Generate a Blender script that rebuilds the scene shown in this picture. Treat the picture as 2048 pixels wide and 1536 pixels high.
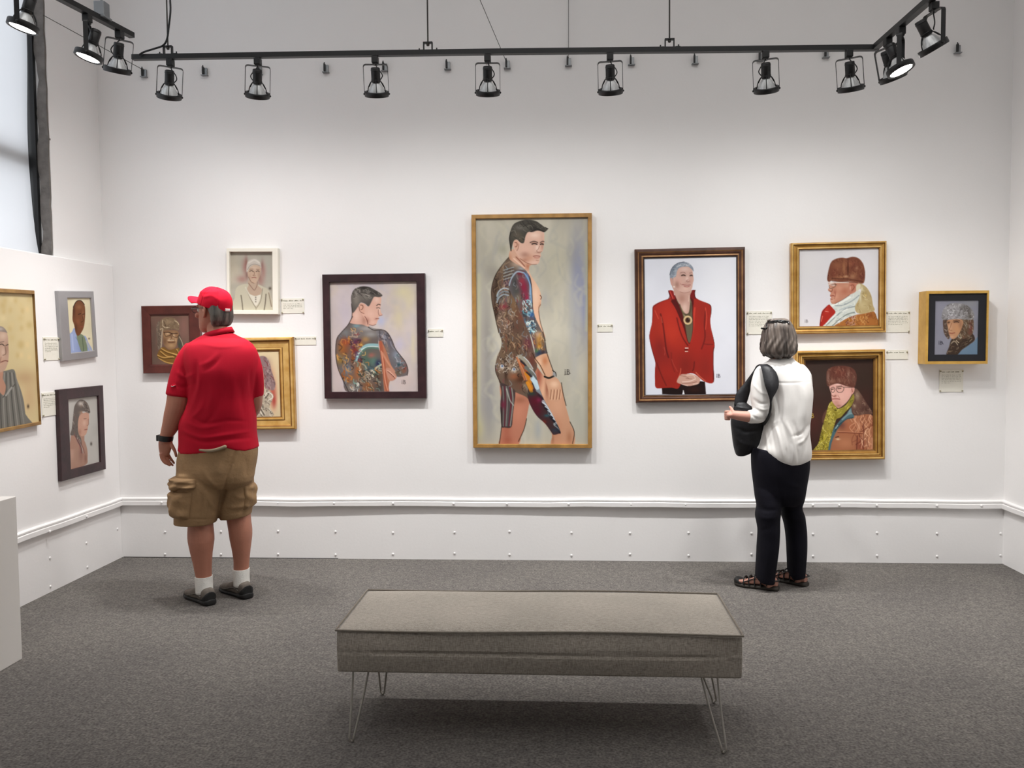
import bpy, bmesh, math, random
import numpy as np
from mathutils import Vector, Matrix
R_ = math.radians
C = bpy.context.scene.collection
for o in list(bpy.data.objects): bpy.data.objects.remove(o)

# ------------------------------------------------------------------ camera
FOC = 1650.0                                   # focal length in pixels of the 2048 px frame
CAM = np.array([0.0, -5.7, 1.52])
def _rot(yaw, pitch, roll):
    cy, sy, cp, sp, cr, sr = math.cos(yaw), math.sin(yaw), math.cos(pitch), math.sin(pitch), math.cos(roll), math.sin(roll)
    f = np.array([-sy*cp, cy*cp, -sp]); r0 = np.array([cy, sy, 0.0]); d0 = np.cross(f, r0)
    if d0[2] > 0: d0 = -d0
    return np.array([cr*r0+sr*d0, -sr*r0+cr*d0, f])
CM = _rot(R_(3.54), R_(2.86), R_(0.50))        # rows: right, down, forward
def ray(px, py): return CM.T @ np.array([(px-1024)/FOC, (py-768)/FOC, 1.0])
def onY(px, py, Y): r = ray(px, py); return Vector(CAM + r*((Y-CAM[1])/r[1]))
def onX(px, py, X): r = ray(px, py); return Vector(CAM + r*((X-CAM[0])/r[0]))
def onZ(px, py, Z): r = ray(px, py); return Vector(CAM + r*((Z-CAM[2])/r[2]))
def proj(P):
    v = (np.asarray(P, dtype=float)-CAM) @ CM.T
    return 1024+FOC*v[..., 0]/v[..., 2], 768+FOC*v[..., 1]/v[..., 2]
cd = bpy.data.cameras.new('camera'); cam = bpy.data.objects.new('camera', cd); C.objects.link(cam)
cd.sensor_fit = 'HORIZONTAL'; cd.sensor_width = 36.0; cd.lens = 36.0*FOC/2048.0; cd.clip_end = 60; cd.clip_start = 0.02
cam.matrix_world = Matrix(((CM[0][0], -CM[1][0], -CM[2][0], CAM[0]), (CM[0][1], -CM[1][1], -CM[2][1], CAM[1]),
                           (CM[0][2], -CM[1][2], -CM[2][2], CAM[2]), (0, 0, 0, 1)))
bpy.context.scene.camera = cam

# ------------------------------------------------------------------ light and exposure
sc = bpy.context.scene
sc.view_settings.view_transform = 'Standard'; sc.view_settings.look = 'None'
sc.view_settings.gamma = 1.0; sc.view_settings.use_curve_mapping = False
sc.view_settings.exposure = 0.0
WORLD = 0.05; SPOT = 86.0; SPILL = 17.0; SIDE_SPOT = 42.0; WINDOW = 62.0; ROOM = 84.0
w = bpy.data.worlds.new('gallery'); sc.world = w; w.use_nodes = True
w.node_tree.nodes['Background'].inputs[0].default_value = (1.0, 0.985, 0.965, 1)
w.node_tree.nodes['Background'].inputs[1].default_value = WORLD
def area(name, loc, rot, sx, sy, energy, col=(1, 1, 1)):
    l = bpy.data.lights.new(name, 'AREA'); l.shape = 'RECTANGLE'; l.size = sx; l.size_y = sy; l.energy = energy; l.color = col
    o = bpy.data.objects.new(name, l); o.location = loc; o.rotation_euler = rot; C.objects.link(o); return o
area('window_daylight', (-4.15, -1.75, 3.7), (0, R_(-90), 0), 4.2, 2.8, WINDOW, (0.90, 0.95, 1.0))
area("overhead_fill", (0.0, -3.9, 5.0), (0, 0, 0), 5.0, 4.4, ROOM, (1.0, 0.99, 0.975))  # added soft panel, stands in for unseen overhead lighting; no such fixture is modelled

# ------------------------------------------------------------------ materials
def lin(c):
    if isinstance(c, str):
        c = c.lstrip('#'); c = [int(c[i:i+2], 16)/255 for i in (0, 2, 4)]
    return tuple(((v+0.055)/1.055)**2.4 if v > 0.04045 else v/12.92 for v in c)
def mat(name, col, rough=0.6, metal=0.0, var=0.0, vscale=8.0, bump=0.0, bscale=40.0, col2=None, emit=None, estr=0.0, stretch=None, spec=0.5, sheen=0.0):
    m = bpy.data.materials.new(name); m.use_nodes = True; nt = m.node_tree; N = nt.nodes; L = nt.links
    b = N['Principled BSDF']; a = lin(col)
    b.inputs['Base Color'].default_value = (*a, 1); b.inputs['Roughness'].default_value = rough; b.inputs['Metallic'].default_value = metal
    b.inputs['Specular IOR Level'].default_value = spec
    if sheen: b.inputs['Sheen Weight'].default_value = sheen
    tc = N.new('ShaderNodeTexCoord'); mp = N.new('ShaderNodeMapping'); L.new(tc.outputs['Object'], mp.inputs[0])
    if stretch: mp.inputs['Scale'].default_value = stretch
    if var or col2:
        nz = N.new('ShaderNodeTexNoise'); nz.inputs['Scale'].default_value = vscale; nz.inputs['Detail'].default_value = 5
        L.new(mp.outputs[0], nz.inputs['Vector'])
        rp = N.new('ShaderNodeValToRGB'); rp.color_ramp.elements[0].position = 0.32; rp.color_ramp.elements[1].position = 0.68
        c2 = lin(col2) if col2 else tuple(min(1, v*(1+var)) for v in a)
        c1 = a if col2 else tuple(v*(1-var) for v in a)
        rp.color_ramp.elements[0].color = (*c1, 1); rp.color_ramp.elements[1].color = (*c2, 1)
        L.new(nz.outputs['Fac'], rp.inputs[0]); L.new(rp.outputs[0], b.inputs['Base Color'])
    if bump:
        n2 = N.new('ShaderNodeTexNoise'); n2.inputs['Scale'].default_value = bscale; n2.inputs['Detail'].default_value = 4
        L.new(mp.outputs[0], n2.inputs['Vector'])
        bp = N.new('ShaderNodeBump'); bp.inputs['Strength'].default_value = bump; bp.inputs['Distance'].default_value = 0.01
        L.new(n2.outputs['Fac'], bp.inputs['Height']); L.new(bp.outputs[0], b.inputs['Normal'])
    if emit:
        b.inputs['Emission Color'].default_value = (*lin(emit), 1); b.inputs['Emission Strength'].default_value = estr
    return m
M = {}
M['wall'] = mat('white_wall_paint', '#efedec', 0.75, var=0.012, vscale=2.0, bump=0.05, bscale=60)
M['trim'] = mat('white_gloss_paint', '#efedec', 0.45, var=0.01)
M['plinth'] = mat('white_plinth_paint', '#e3dfda', 0.6, var=0.01)
M['black'] = mat('black_metal', '#151516', 0.45, var=0.1)
M['blackcord'] = mat('black_rubber', '#0e0e10', 0.5)
M['steel'] = mat('galvanised_steel', '#8f9294', 0.38, metal=0.9, var=0.1)
M['bulb'] = mat('bulb_reflector', '#d6d8d8', 0.3, metal=0.25, var=0.2, vscale=60, stretch=(1, 1, .1))
M['lens'] = mat('lit_lens', '#ffffff', 0.3, emit='#fffaf2', estr=14.0)
M['concrete'] = mat('rough_concrete', '#6f6a66', 0.9, var=0.25, vscale=14, bump=0.6, bscale=30)
M['wire'] = mat('steel_wire', '#55534f', 0.5, metal=0.6)

# ------------------------------------------------------------------ builders
def tag(o, label=None, cat=None, group=None, kind=None):
    if label: o['label'] = label
    if cat: o['category'] = cat
    if group: o['group'] = group
    if kind: o['kind'] = kind
    return o
def empty(name, loc=(0, 0, 0), rot=(0, 0, 0)):
    o = bpy.data.objects.new(name, None); o.empty_display_size = 0.05; o.location = loc; o.rotation_euler = rot; C.objects.link(o); return o
def obj(name, bm, m, parent=None, smooth=False, recalc=True):
    if recalc: bmesh.ops.recalc_face_normals(bm, faces=bm.faces[:])
    me = bpy.data.meshes.new(name); bm.to_mesh(me); bm.free()
    if m: me.materials.append(m)
    if smooth:
        for p in me.polygons: p.use_smooth = True
    o = bpy.data.objects.new(name, me); C.objects.link(o)
    if parent: o.parent = parent
    return o
def meshobj(name, verts, faces, m, parent=None, smooth=False):
    me = bpy.data.meshes.new(name); me.from_pydata([tuple(v) for v in verts], [], faces); me.update()
    if m: me.materials.append(m)
    if smooth:
        for p in me.polygons: p.use_smooth = True
    o = bpy.data.objects.new(name, me); C.objects.link(o)
    if parent: o.parent = parent
    return o
def box(bm, a, b, bev=0.0, mtx=None, seg=2):
    a, b = Vector(a), Vector(b)
    r = bmesh.ops.create_cube(bm, size=1.0); vs = r['verts']
    for v in vs: v.co = Vector(((a[i]+b[i])/2+v.co[i]*(b[i]-a[i]) for i in range(3)))
    if mtx: bmesh.ops.transform(bm, matrix=mtx, verts=vs)
    if bev:
        es = list({e for v in vs for e in v.link_edges})
        bmesh.ops.bevel(bm, geom=es, offset=bev, segments=seg, affect='EDGES', profile=0.5)
def frames(pts, closed=False):
    P = [Vector(p) for p in pts]; n = len(P); T = []
    for i in range(n):
        a = P[(i-1) % n] if (closed or i > 0) else P[i]; b = P[(i+1) % n] if (closed or i < n-1) else P[i]
        t = (b-a); T.append(t.normalized() if t.length > 1e-9 else Vector((0, 0, 1)))
    ref = Vector((0, 0, 1)) if abs(T[0].z) < 0.9 else Vector((1, 0, 0))
    u = T[0].cross(ref).normalized(); out = []
    for i in range(n):
        if i: 
            u = u - T[i]*u.dot(T[i]); u = u.normalized() if u.length > 1e-6 else T[i].orthogonal().normalized()
        out.append((P[i], u, T[i].cross(u).normalized()))
    return out
def tube(bm, pts, r, seg=10, closed=False, cap=True, fl=1.0, dome=True):
    """round tube through pts; r a number or one per point; fl flattens the second axis"""
    fr = frames(pts, closed); n = len(fr); rr = r if isinstance(r, (list, tuple)) else [r]*n; rings = []
    for (p, u, v), q in zip(fr, rr):
        q2 = q if not isinstance(q, (list, tuple)) else None
        a, b = (q, q*fl) if q2 is not None else q
        rings.append([bm.verts.new(p+u*a*math.cos(2*math.pi*k/seg)+v*b*math.sin(2*math.pi*k/seg)) for k in range(seg)])
    for i in range(n if closed else n-1):
        A, B = rings[i], rings[(i+1) % n]
        for k in range(seg): bm.faces.new((A[k], A[(k+1) % seg], B[(k+1) % seg], B[k]))
    if cap and not closed:
        for ring, s in ((rings[0], -1), (rings[-1], 1)):
            c = sum((v.co for v in ring), Vector())/seg
            i = 0 if s < 0 else n-1
            t = (Vector(pts[min(i+1, n-1)])-Vector(pts[max(i-1, 0)])).normalized()
            q = rr[i]; q = q if not isinstance(q, (list, tuple)) else min(q)
            cv = bm.verts.new(c+t*s*q*(0.55 if dome else 0.0))
            for k in range(seg): bm.faces.new((ring[k], ring[(k+1) % seg], cv))
def spline(pts, n=6, closed=False):
    P = [Vector(p) for p in pts]; m = len(P); out = []
    for i in range(m if closed else m-1):
        if closed: a, b, c, d = P[(i-1) % m], P[i], P[(i+1) % m], P[(i+2) % m]
        else: a, b, c, d = P[max(i-1, 0)], P[i], P[i+1], P[min(i+2, m-1)]
        for k in range(n):
            t = k/n
            out.append(0.5*((2*b)+(-a+c)*t+(2*a-5*b+4*c-d)*t*t+(-a+3*b-3*c+d)*t**3))
    if not closed: out.append(P[-1])
    return out
def lathe(bm, prof, seg=24, mtx=None):
    rings = []
    for r, z in prof: rings.append([bm.verts.new((r*math.cos(2*math.pi*k/seg), r*math.sin(2*math.pi*k/seg), z)) for k in range(seg)])
    for A, B in zip(rings, rings[1:]):
        for k in range(seg): bm.faces.new((A[k], A[(k+1) % seg], B[(k+1) % seg], B[k]))
    if mtx:
        for r in rings:
            for v in r: v.co = mtx @ v.co
    return rings
def sweep_box(bm, pts, w, h):
    """rectangular bar through points (w sideways, h up)"""
    fr = []
    n = len(pts)
    for i in range(n):
        a, b = Vector(pts[max(i-1, 0)]), Vector(pts[min(i+1, n-1)]); t = (b-a).normalized(); s = t.cross(Vector((0, 0, 1))).normalized(); u = s.cross(t)
        p = Vector(pts[i]); fr.append([bm.verts.new(p+s*x*w/2+u*y*h/2) for x, y in ((-1, -1), (1, -1), (1, 1), (-1, 1))])
    for A, B in zip(fr, fr[1:]):
        for k in range(4): bm.faces.new((A[k], A[(k+1) % 4], B[(k+1) % 4], B[k]))
    bm.faces.new(fr[0]); bm.faces.new(fr[-1][::-1])
# ------------------------------------------------------------------ the room
XL, XU, XR, ZT = -3.18, -3.25, 2.957, 5.2          # lower left wall, upper left wall, right wall, ceiling
YF = -9.0
def struct(name, bm, m, parent=None, **k):
    o = obj(name, bm, m, parent, **k)
    if not parent: o['kind'] = 'structure'
    return o
# carpet
def carpet_mat():
    m = bpy.data.materials.new('grey_loop_carpet'); m.use_nodes = True; nt = m.node_tree; N = nt.nodes; L = nt.links; b = N['Principled BSDF']
    b.inputs['Roughness'].default_value = 0.95; b.inputs['Specular IOR Level'].default_value = 0.15
    tc = N.new('ShaderNodeTexCoord')
    def noise(s, d):
        n = N.new('ShaderNodeTexNoise'); n.inputs['Scale'].default_value = s; n.inputs['Detail'].default_value = d; L.new(tc.outputs['Object'], n.inputs['Vector']); return n
    n1, n2, n3 = noise(95, 3), noise(28, 4), noise(1.6, 4)
    def ramp(src, p0, p1, c0, c1):
        r = N.new('ShaderNodeValToRGB'); r.color_ramp.elements[0].position = p0; r.color_ramp.elements[1].position = p1
        r.color_ramp.elements[0].color = (*c0, 1); r.color_ramp.elements[1].color = (*c1, 1); L.new(src.outputs['Fac'], r.inputs[0]); return r
    r1 = ramp(n1, 0.33, 0.68, lin('#565350'), lin('#7d7976'))
    r2 = ramp(n2, 0.36, 0.66, (0.80, 0.80, 0.80), (1.08, 1.07, 1.06))
    r3 = ramp(n3, 0.35, 0.65, (0.88, 0.87, 0.87), (1.04, 1.03, 1.01))
    def mul(a, c):
        x = N.new('ShaderNodeMix'); x.data_type = 'RGBA'; x.blend_type = 'MULTIPLY'; x.inputs[0].default_value = 1.0
        L.new(a, x.inputs[6]); L.new(c, x.inputs[7]); return x.outputs[2]
    L.new(mul(mul(r1.outputs[0], r2.outputs[0]), r3.outputs[0]), b.inputs['Base Color'])
    bp = N.new('ShaderNodeBump'); bp.inputs['Strength'].default_value = 0.5; bp.inputs['Distance'].default_value = 0.006
    L.new(n1.outputs['Fac'], bp.inputs['Height']); L.new(bp.outputs[0], b.inputs['Normal'])
    return m
M['carpet'] = carpet_mat()
bm = bmesh.new(); box(bm, (-4.0, YF, -0.1), (3.3, 0.3, 0.0)); struct('floor', bm, M['carpet'])
bm = bmesh.new(); box(bm, (-3.9, 0.0, -0.05), (3.3, 0.25, ZT)); wall_back = struct('wall_back', bm, M['wall'])
bm = bmesh.new(); box(bm, (XR, YF, -0.05), (XR+0.25, 0.0, ZT)); struct('wall_right', bm, M['wall'])
# left wall: thicker lower panel, set-back upper wall with a tall window opening
WY0, WY1, WZ0 = -2.9, -0.572, 2.02                   # opening along y, sill height
bm = bmesh.new()
box(bm, (XU-0.35, YF, -0.05), (XL, 0.0, 2.09), bev=0.006)
box(bm, (XU-0.35, WY1, 2.0), (XU, 0.0, ZT)); box(bm, (XU-0.35, YF, 2.0), (XU, WY0, ZT))
wall_left = struct('wall_left', bm, M['wall'])
bm = bmesh.new(); box(bm, (-3.9, YF, ZT), (3.3, 0.3, ZT+0.1)); struct('ceiling', bm, M['wall'])
bm = bmesh.new(); box(bm, (-3.9, YF-0.2, -0.05), (3.3, YF, 1.0)); struct('wall_front', bm, M['wall'])

# window in the left wall: concrete reveal, black steel frame, daylit fabric blind
M['blind'] = bpy.data.materials.new('white_blind_fabric'); M['blind'].use_nodes = True
_nt = M['blind'].node_tree; _nt.nodes.remove(_nt.nodes['Principled BSDF'])
_t = _nt.nodes.new('ShaderNodeBsdfTranslucent'); _d = _nt.nodes.new('ShaderNodeBsdfDiffuse'); _x = _nt.nodes.new('ShaderNodeMixShader')
_t.inputs[0].default_value = (*lin('#eef0f4'), 1); _d.inputs[0].default_value = (*lin('#eeeef0'), 1); _x.inputs[0].default_value = 0.6
_nt.links.new(_d.outputs[0], _x.inputs[1]); _nt.links.new(_t.outputs[0], _x.inputs[2]); _nt.links.new(_x.outputs[0], _nt.nodes['Material Output'].inputs[0])
win = empty('window_1', (XU, WY1, WZ0)); win['kind'] = 'structure'
def rel(p): return (p[0]-XU, p[1]-WY1, p[2]-WZ0)
rnd = random.Random(4)
# rough concrete reveal: a strip with ragged edges on the far jamb
bm = bmesh.new(); n = 60; L_, R2 = [], []
for i in range(n+1):
    z = 2.05+(ZT-2.05)*i/n
    j = 0.012*math.sin(z*7.3)+0.008*math.sin(z*19)+rnd.uniform(-.006, .006)
    wob = 0.03*math.exp(-((z-2.9)/0.25)**2)
    L_.append([bm.verts.new(rel((XU-0.072-j*0.8+wob*0.3, WY1-0.012, z))), bm.verts.new(rel((XU-0.072-j*0.8+wob*0.3, WY1+0.01, z)))])
    k = 0.006*math.sin(z*11)+rnd.uniform(-.003, .003)
    R2.append([bm.verts.new(rel((XU+0.001-abs(k), WY1-0.014-rnd.uniform(0, .006), z))), bm.verts.new(rel((XU+0.001-abs(k), WY1+0.01, z)))])
for i in range(n):
    bm.faces.new((L_[i][0], R2[i][0], R2[i+1][0], L_[i+1][0]))
    bm.faces.new((L_[i][0], L_[i+1][0], L_[i+1][1], L_[i][1])); bm.faces.new((R2[i][0], R2[i][1], R2[i+1][1], R2[i+1][0]))
obj('window_reveal', bm, M['concrete'], win)
bm = bmesh.new()
box(bm, rel((XU-0.26, WY1-0.026, 2.0)), rel((XU-0.076, WY1+0.005, ZT)))
obj('window_frame', bm, M['black'], win)
bm = bmesh.new()
for z in (2.70, 4.0): box(bm, rel((XU-0.20, WY0, z-0.05)), rel((XU-0.155, WY1, z+0.05)))
box(bm, rel((XU-0.28, -1.72, 2.0)), rel((XU-0.24, -1.66, ZT)))
obj('sash_bar', bm, M['black'], win)
bm = bmesh.new(); nz_, ny_ = 40, 20; g = []
for i in range(nz_+1):
    z = 2.03+(ZT-2.03)*i/nz_; row = []
    for j in range(ny_+1):
        t = j/ny_; lo = WY0+0.02; hi = WY1-0.029+0.022*math.exp(-((z-2.08)/0.2)**2)-0.012*math.exp(-((z-2.75)/0.4)**2)
        y = lo+(hi-lo)*t
        x = XU-0.112+0.03*math.exp(-((z-2.05)/0.15)**2)+0.006*math.sin(z*5+t*3)
        row.append(bm.verts.new(rel((x, y, z))))
    g.append(row)
for i in range(nz_):
    for j in range(ny_): bm.faces.new((g[i][j], g[i][j+1], g[i+1][j+1], g[i+1][j]))
obj('blind', bm, M['blind'], win, smooth=True)

# chair rail on three walls
PROF = [(0, 0.379), (0.024, 0.379), (0.026, 0.383), (0.026, 0.410), (0.023, 0.413), (0.014, 0.414), (0.014, 0.417), (0.020, 0.419), (0.021, 0.428), (0.016, 0.434), (0, 0.436)]
def rail_run(name, f, a, b, n=24):
    bm = bmesh.new(); rings = []
    for i in range(n+1):
        t = a+(b-a)*i/n; wz = 0.0025*math.sin(t*4.1)+0.0015*math.sin(t*11); 
        rings.append([bm.verts.new(f(t, d*(1+0.16*math.sin(t*2.3)), z+wz)) for d, z in PROF])
    for A, B in zip(rings, rings[1:]):
        for k in range(len(PROF)-1): bm.faces.new((A[k], A[k+1], B[k+1], B[k]))
    return struct(name, bm, M['trim'])
trim_1 = rail_run('trim_1', lambda t, d, z: (t, -d, z), XL, XR)
trim_2 = rail_run('trim_2', lambda t, d, z: (XL+d, t, z), YF, 0.0, 60)
trim_3 = rail_run('trim_3', lambda t, d, z: (XR-d, t, z), YF, 0.0, 60)
# painted screw heads on the panels and rails
def dome_mesh():
    bm = bmesh.new(); bmesh.ops.create_uvsphere(bm, u_segments=12, v_segments=8, radius=0.0085)
    for v in bm.verts: v.co.y *= 0.62
    me = bpy.data.meshes.new('screw_head'); bm.to_mesh(me); bm.free(); me.materials.append(M['trim'])
    for p in me.polygons: p.use_smooth = True
    return me
SCREW = dome_mesh()
def screw(p, par, rz=0.0):
    o = bpy.data.objects.new('screw_head', SCREW); o.location = p; o.rotation_euler = (0, 0, rz); C.objects.link(o); o.parent = par
for x in (330, 442, 556, 671, 786, 909, 1019, 1143, 1260, 1377, 1503, 1626, 1754, 1874, 2001):
    for y in (1065, 1109): screw(onY(x, y+rnd.uniform(-2, 2)+(x-1024)*.003, -0.001), wall_back)
for x in (323, 440, 556, 668, 786, 907, 1014, 1137, 1262, 1371, 1626, 1679, 1754, 1874, 1963): screw(onY(x, 1008+(x-1024)*.004, -0.027), trim_1)
for x, y in ((100, 1116), (173, 1086), (235, 1058), (101, 1173), (175, 1134)): screw(onX(x, y, XL+.001), wall_left, R_(90))
for x, y in ((100, 1063), (174, 1033)): screw(onX(x, y, XL+.027), trim_2, R_(90))
# dark crack between carpet and back wall
bm = bmesh.new(); box(bm, (-3.17, -0.004, -0.01), (-1.6, 0.001, 0.0035)); struct('trim_4', bm, M['black'])

# ------------------------------------------------------------------ plinth
bm = bmesh.new(); box(bm, (-3.04, -2.31, 0.0), (-2.642, -1.898, 0.80), bev=0.003)
tag(obj('display_plinth', bm, M['plinth']), 'plain white display plinth standing empty on the carpet at the left edge', 'plinth')

# ------------------------------------------------------------------ bench
def linen(name, a, b_, rough=0.85):
    m = bpy.data.materials.new(name); m.use_nodes = True; nt = m.node_tree; N = nt.nodes; L = nt.links; b = N['Principled BSDF']
    b.inputs['Roughness'].default_value = rough; b.inputs['Specular IOR Level'].default_value = 0.2; b.inputs['Sheen Weight'].default_value = 0.15
    tc = N.new('ShaderNodeTexCoord'); mix = None; ns = []
    for s in ((330, 330, 40), (60, 330, 330), (3, 3, 3)):
        mp = N.new('ShaderNodeMapping'); mp.inputs['Scale'].default_value = s; L.new(tc.outputs['Object'], mp.inputs[0])
        n = N.new('ShaderNodeTexNoise'); n.inputs['Scale'].default_value = 1.0; n.inputs['Detail'].default_value = 2; L.new(mp.outputs[0], n.inputs['Vector']); ns.append(n)
    ad = N.new('ShaderNodeMath'); ad.operation = 'ADD'; L.new(ns[0].outputs['Fac'], ad.inputs[0]); L.new(ns[1].outputs['Fac'], ad.inputs[1])
    h = N.new('ShaderNodeMath'); h.operation = 'MULTIPLY'; h.inputs[1].default_value = 0.5; L.new(ad.outputs[0], h.inputs[0])
    r = N.new('ShaderNodeValToRGB'); r.color_ramp.elements[0].position = 0.35; r.color_ramp.elements[1].position = 0.65
    r.color_ramp.elements[0].color = (*lin(a), 1); r.color_ramp.elements[1].color = (*lin(b_), 1); L.new(h.outputs[0], r.inputs[0])
    r2 = N.new('ShaderNodeValToRGB'); r2.color_ramp.elements[0].position = 0.3; r2.color_ramp.elements[1].position = 0.7
    r2.color_ramp.elements[0].color = (.9, .9, .88, 1); r2.color_ramp.elements[1].color = (1.05, 1.04, 1.02, 1); L.new(ns[2].outputs['Fac'], r2.inputs[0])
    x = N.new('ShaderNodeMix'); x.data_type = 'RGBA'; x.blend_type = 'MULTIPLY'; x.inputs[0].default_value = 1; L.new(r.outputs[0], x.inputs[6]); L.new(r2.outputs[0], x.inputs[7])
    L.new(x.outputs[2], b.inputs['Base Color'])
    bp = N.new('ShaderNodeBump'); bp.inputs['Strength'].default_value = 0.35; bp.inputs['Distance'].default_value = 0.003; L.new(h.outputs[0], bp.inputs['Height']); L.new(bp.outputs[0], b.inputs['Normal'])
    return m
M['linen'] = linen('oatmeal_linen', '#928a80', '#c2bab0'); M['piping'] = mat('linen_piping', '#857d72', 0.85, var=0.1, vscale=60)
M['pin'] = mat('brushed_nickel', '#b9b5ad', 0.35, metal=0.75)
BX, BY = 0.762, 0.255
bench = tag(empty('bench', (-0.105, -2.40, 0.0), (0, 0, R_(-0.1))), 'long backless oatmeal linen bench on hairpin legs in front of the pictures', 'bench')
def cushion():
    bm = bmesh.new(); nx, ny, nz = 96, 34, 14; Z0, Z1 = 0.268, 0.430
    def pos(x, y, z):      # soft, slightly bulging box
        fx, fy, fz = x/BX, y/BY, (z-Z0)/(Z1-Z0)
        px, py, pz = x, y, z
        edge = (1-fx**8)*(1-fy**6)
        if fz > .999: pz += 0.016*edge+0.0035*math.sin(x*3.1+1)*math.cos(y*7)*edge
        bul = math.sin(math.pi*min(1, max(0, fz)))
        if abs(fx) > .999: px += math.copysign(0.010*bul*(1-fy**4), fx)
        if abs(fy) > .999:
            seam = -0.006*math.exp(-((z-0.350-0.004*math.sin(x*5))/0.006)**2)*(1 if abs(x) < .62 else 0.3)
            py += math.copysign(0.010*bul*(1-fx**6)+seam+0.003*math.sin(x*6.2)*bul, fy)
        pz += 0.0035*math.sin(x*4.2+.5)*(fz > .999)*(abs(fy) > .99)
        # rounded corners in plan
        return (px, py, pz)
    cache = {}
    def V(i, j, k):
        key = (i, j, k)
        if key not in cache:
            cache[key] = bm.verts.new(pos(-BX+2*BX*i/nx, -BY+2*BY*j/ny, Z0+(Z1-Z0)*k/nz))
        return cache[key]
    for i in range(nx):
        for j in range(ny):
            for k in (0, nz): bm.faces.new((V(i, j, k), V(i+1, j, k), V(i+1, j+1, k), V(i, j+1, k)))
    for i in range(nx):
        for k in range(nz):
            for j in (0, ny): bm.faces.new((V(i, j, k), V(i+1, j, k), V(i+1, j, k+1), V(i, j, k+1)))
    for j in range(ny):
        for k in range(nz):
            for i in (0, nx): bm.faces.new((V(i, j, k), V(i, j+1, k), V(i, j+1, k+1), V(i, j, k+1)))
    return bm
seat = obj('seat', cushion(), M['linen'], bench, smooth=False)
bv = seat.modifiers.new('soft', 'BEVEL'); bv.width = 0.009; bv.segments = 3; bv.limit_method = 'ANGLE'; bv.angle_limit = R_(50)
bm = bmesh.new(); loop = []
for t in range(60): loop.append((-BX+2*BX*t/59, -BY))
for t in range(1, 22): loop.append((BX, -BY+2*BY*t/22))
for t in range(60): loop.append((BX-2*BX*t/59, BY))
for t in range(1, 22): loop.append((-BX, BY-2*BY*t/22))
tube(bm, [(x*1.003, y*1.012+0.002*math.sin(x*6)*(abs(y) > .25), 0.4335+0.0035*math.sin(x*4.2+.5)*(abs(y) > .25)) for x, y in loop], 0.0042, 8, closed=True)
obj('piping', bm, M['piping'], seat, smooth=True)
ibz = bench.matrix_basis.inverted()
for fx, fy, tx, ty in ((-.812, -2.665, -.79, -2.585), (.583, -2.688, .545, -2.585), (-.788, -2.238, -.78, -2.255), (.624, -2.259, .56, -2.255)):
    s = -1 if fx < 0 else 1
    bm = bmesh.new()
    a, b2 = Vector((tx-0.032-.105*0, ty, .268)), Vector((tx+0.032, ty, .268))
    f = Vector((fx, fy, 0.0045)); q = 0.009
    pts = [a, a.lerp(f, .5)+Vector((-.004, 0, 0)), f+Vector((-q, 0, .022)), f+Vector((-q*.7, 0, .006)), f, f+Vector((q*.7, 0, .006)), f+Vector((q, 0, .022)), b2.lerp(f, .5)+Vector((.004, 0, 0)), b2]
    tube(bm, [ibz @ Vector(p) if False else Vector(p)-Vector((-0.105, -2.40, 0)) for p in spline(pts, 5)], 0.0043, 8)
    box(bm, (a.x+.105-.012, a.y+2.40-.02, .262), (b2.x+.105+.012, b2.y+2.40+.02, .2685))
    obj('leg', bm, M['pin'], bench, smooth=True)
# ------------------------------------------------------------------ track lighting
TY = -0.95
def track(name, pts, label, clamps, rods=True):
    base = Vector(pts[0]); t = tag(empty(name, base), label, 'lighting track')
    bm = bmesh.new(); sweep_box(bm, [Vector(p)-base for p in pts], 0.034, 0.028)
    # dark slot along the underside gives the rail its two lips
    rail = obj('rail', bm, M['black'], t)
    for p in clamps:
        p = Vector(p)-base; bm = bmesh.new()
        for s in (-1, 1): box(bm, (p.x+s*.024-.003, p.y-.012, p.z+.008), (p.x+s*.024+.003, p.y+.012, p.z+.062), .0015)
        box(bm, (p.x-.027, p.y-.012, p.z+.056), (p.x+.027, p.y+.012, p.z+.064), .0015)
        for s in (-1, 1): box(bm, (p.x+s*.045-.014, p.y-.012, p.z+.013), (p.x+s*.045+.014, p.y+.012, p.z+.019), .001)
        for s in (-1, 1): tube(bm, [(p.x+s*.05, p.y, p.z+.012), (p.x+s*.05, p.y, p.z+.03)], .004, 8)
        cl = obj('clamp', bm, M['black'], t)
        bm = bmesh.new(); tube(bm, [(p.x, p.y, p.z+.045), (p.x, p.y, p.z+.058)], .009, 8); tube(bm, [(p.x, p.y, p.z+.05), (p.x, p.y, ZT-base.z)], .0042, 8)
        obj('suspension_rod', bm, M['wire'], t, smooth=True)
    return t
def tz(x): return 3.198-0.0165*(x+2.49)/1.0          # the long rail drops slightly to the right
mainpts = [(-2.49, TY, tz(-2.49)), (-1.5, TY, tz(-1.5)+.003), (-.3, TY, tz(-.3)+.004), (.9, TY, tz(.9)), (1.745, TY, tz(1.745)-.002)]
def onT(px): p = onY(px, 100, TY); return Vector((p.x, TY, tz(p.x)))
track('lighting_track', mainpts, 'long black lighting track hung across the back wall', [onT(x) for x in (336, 856, 1339)])
ls = onZ(264, 71, 3.24); le = onZ(125, -2, 3.24); ld = (le-ls).normalized()
track('lighting_track', [ls, ls+ld*1.6], 'short black lighting track running toward the camera beside the window', [])
rs = Vector((1.728, TY-.018, 3.128)); re_ = onZ(1862, -3, 3.128); rd = (re_-rs).normalized()
track('lighting_track', [rs, rs+rd*1.8], 'black lighting track joining the long one at its right end', [])

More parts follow.
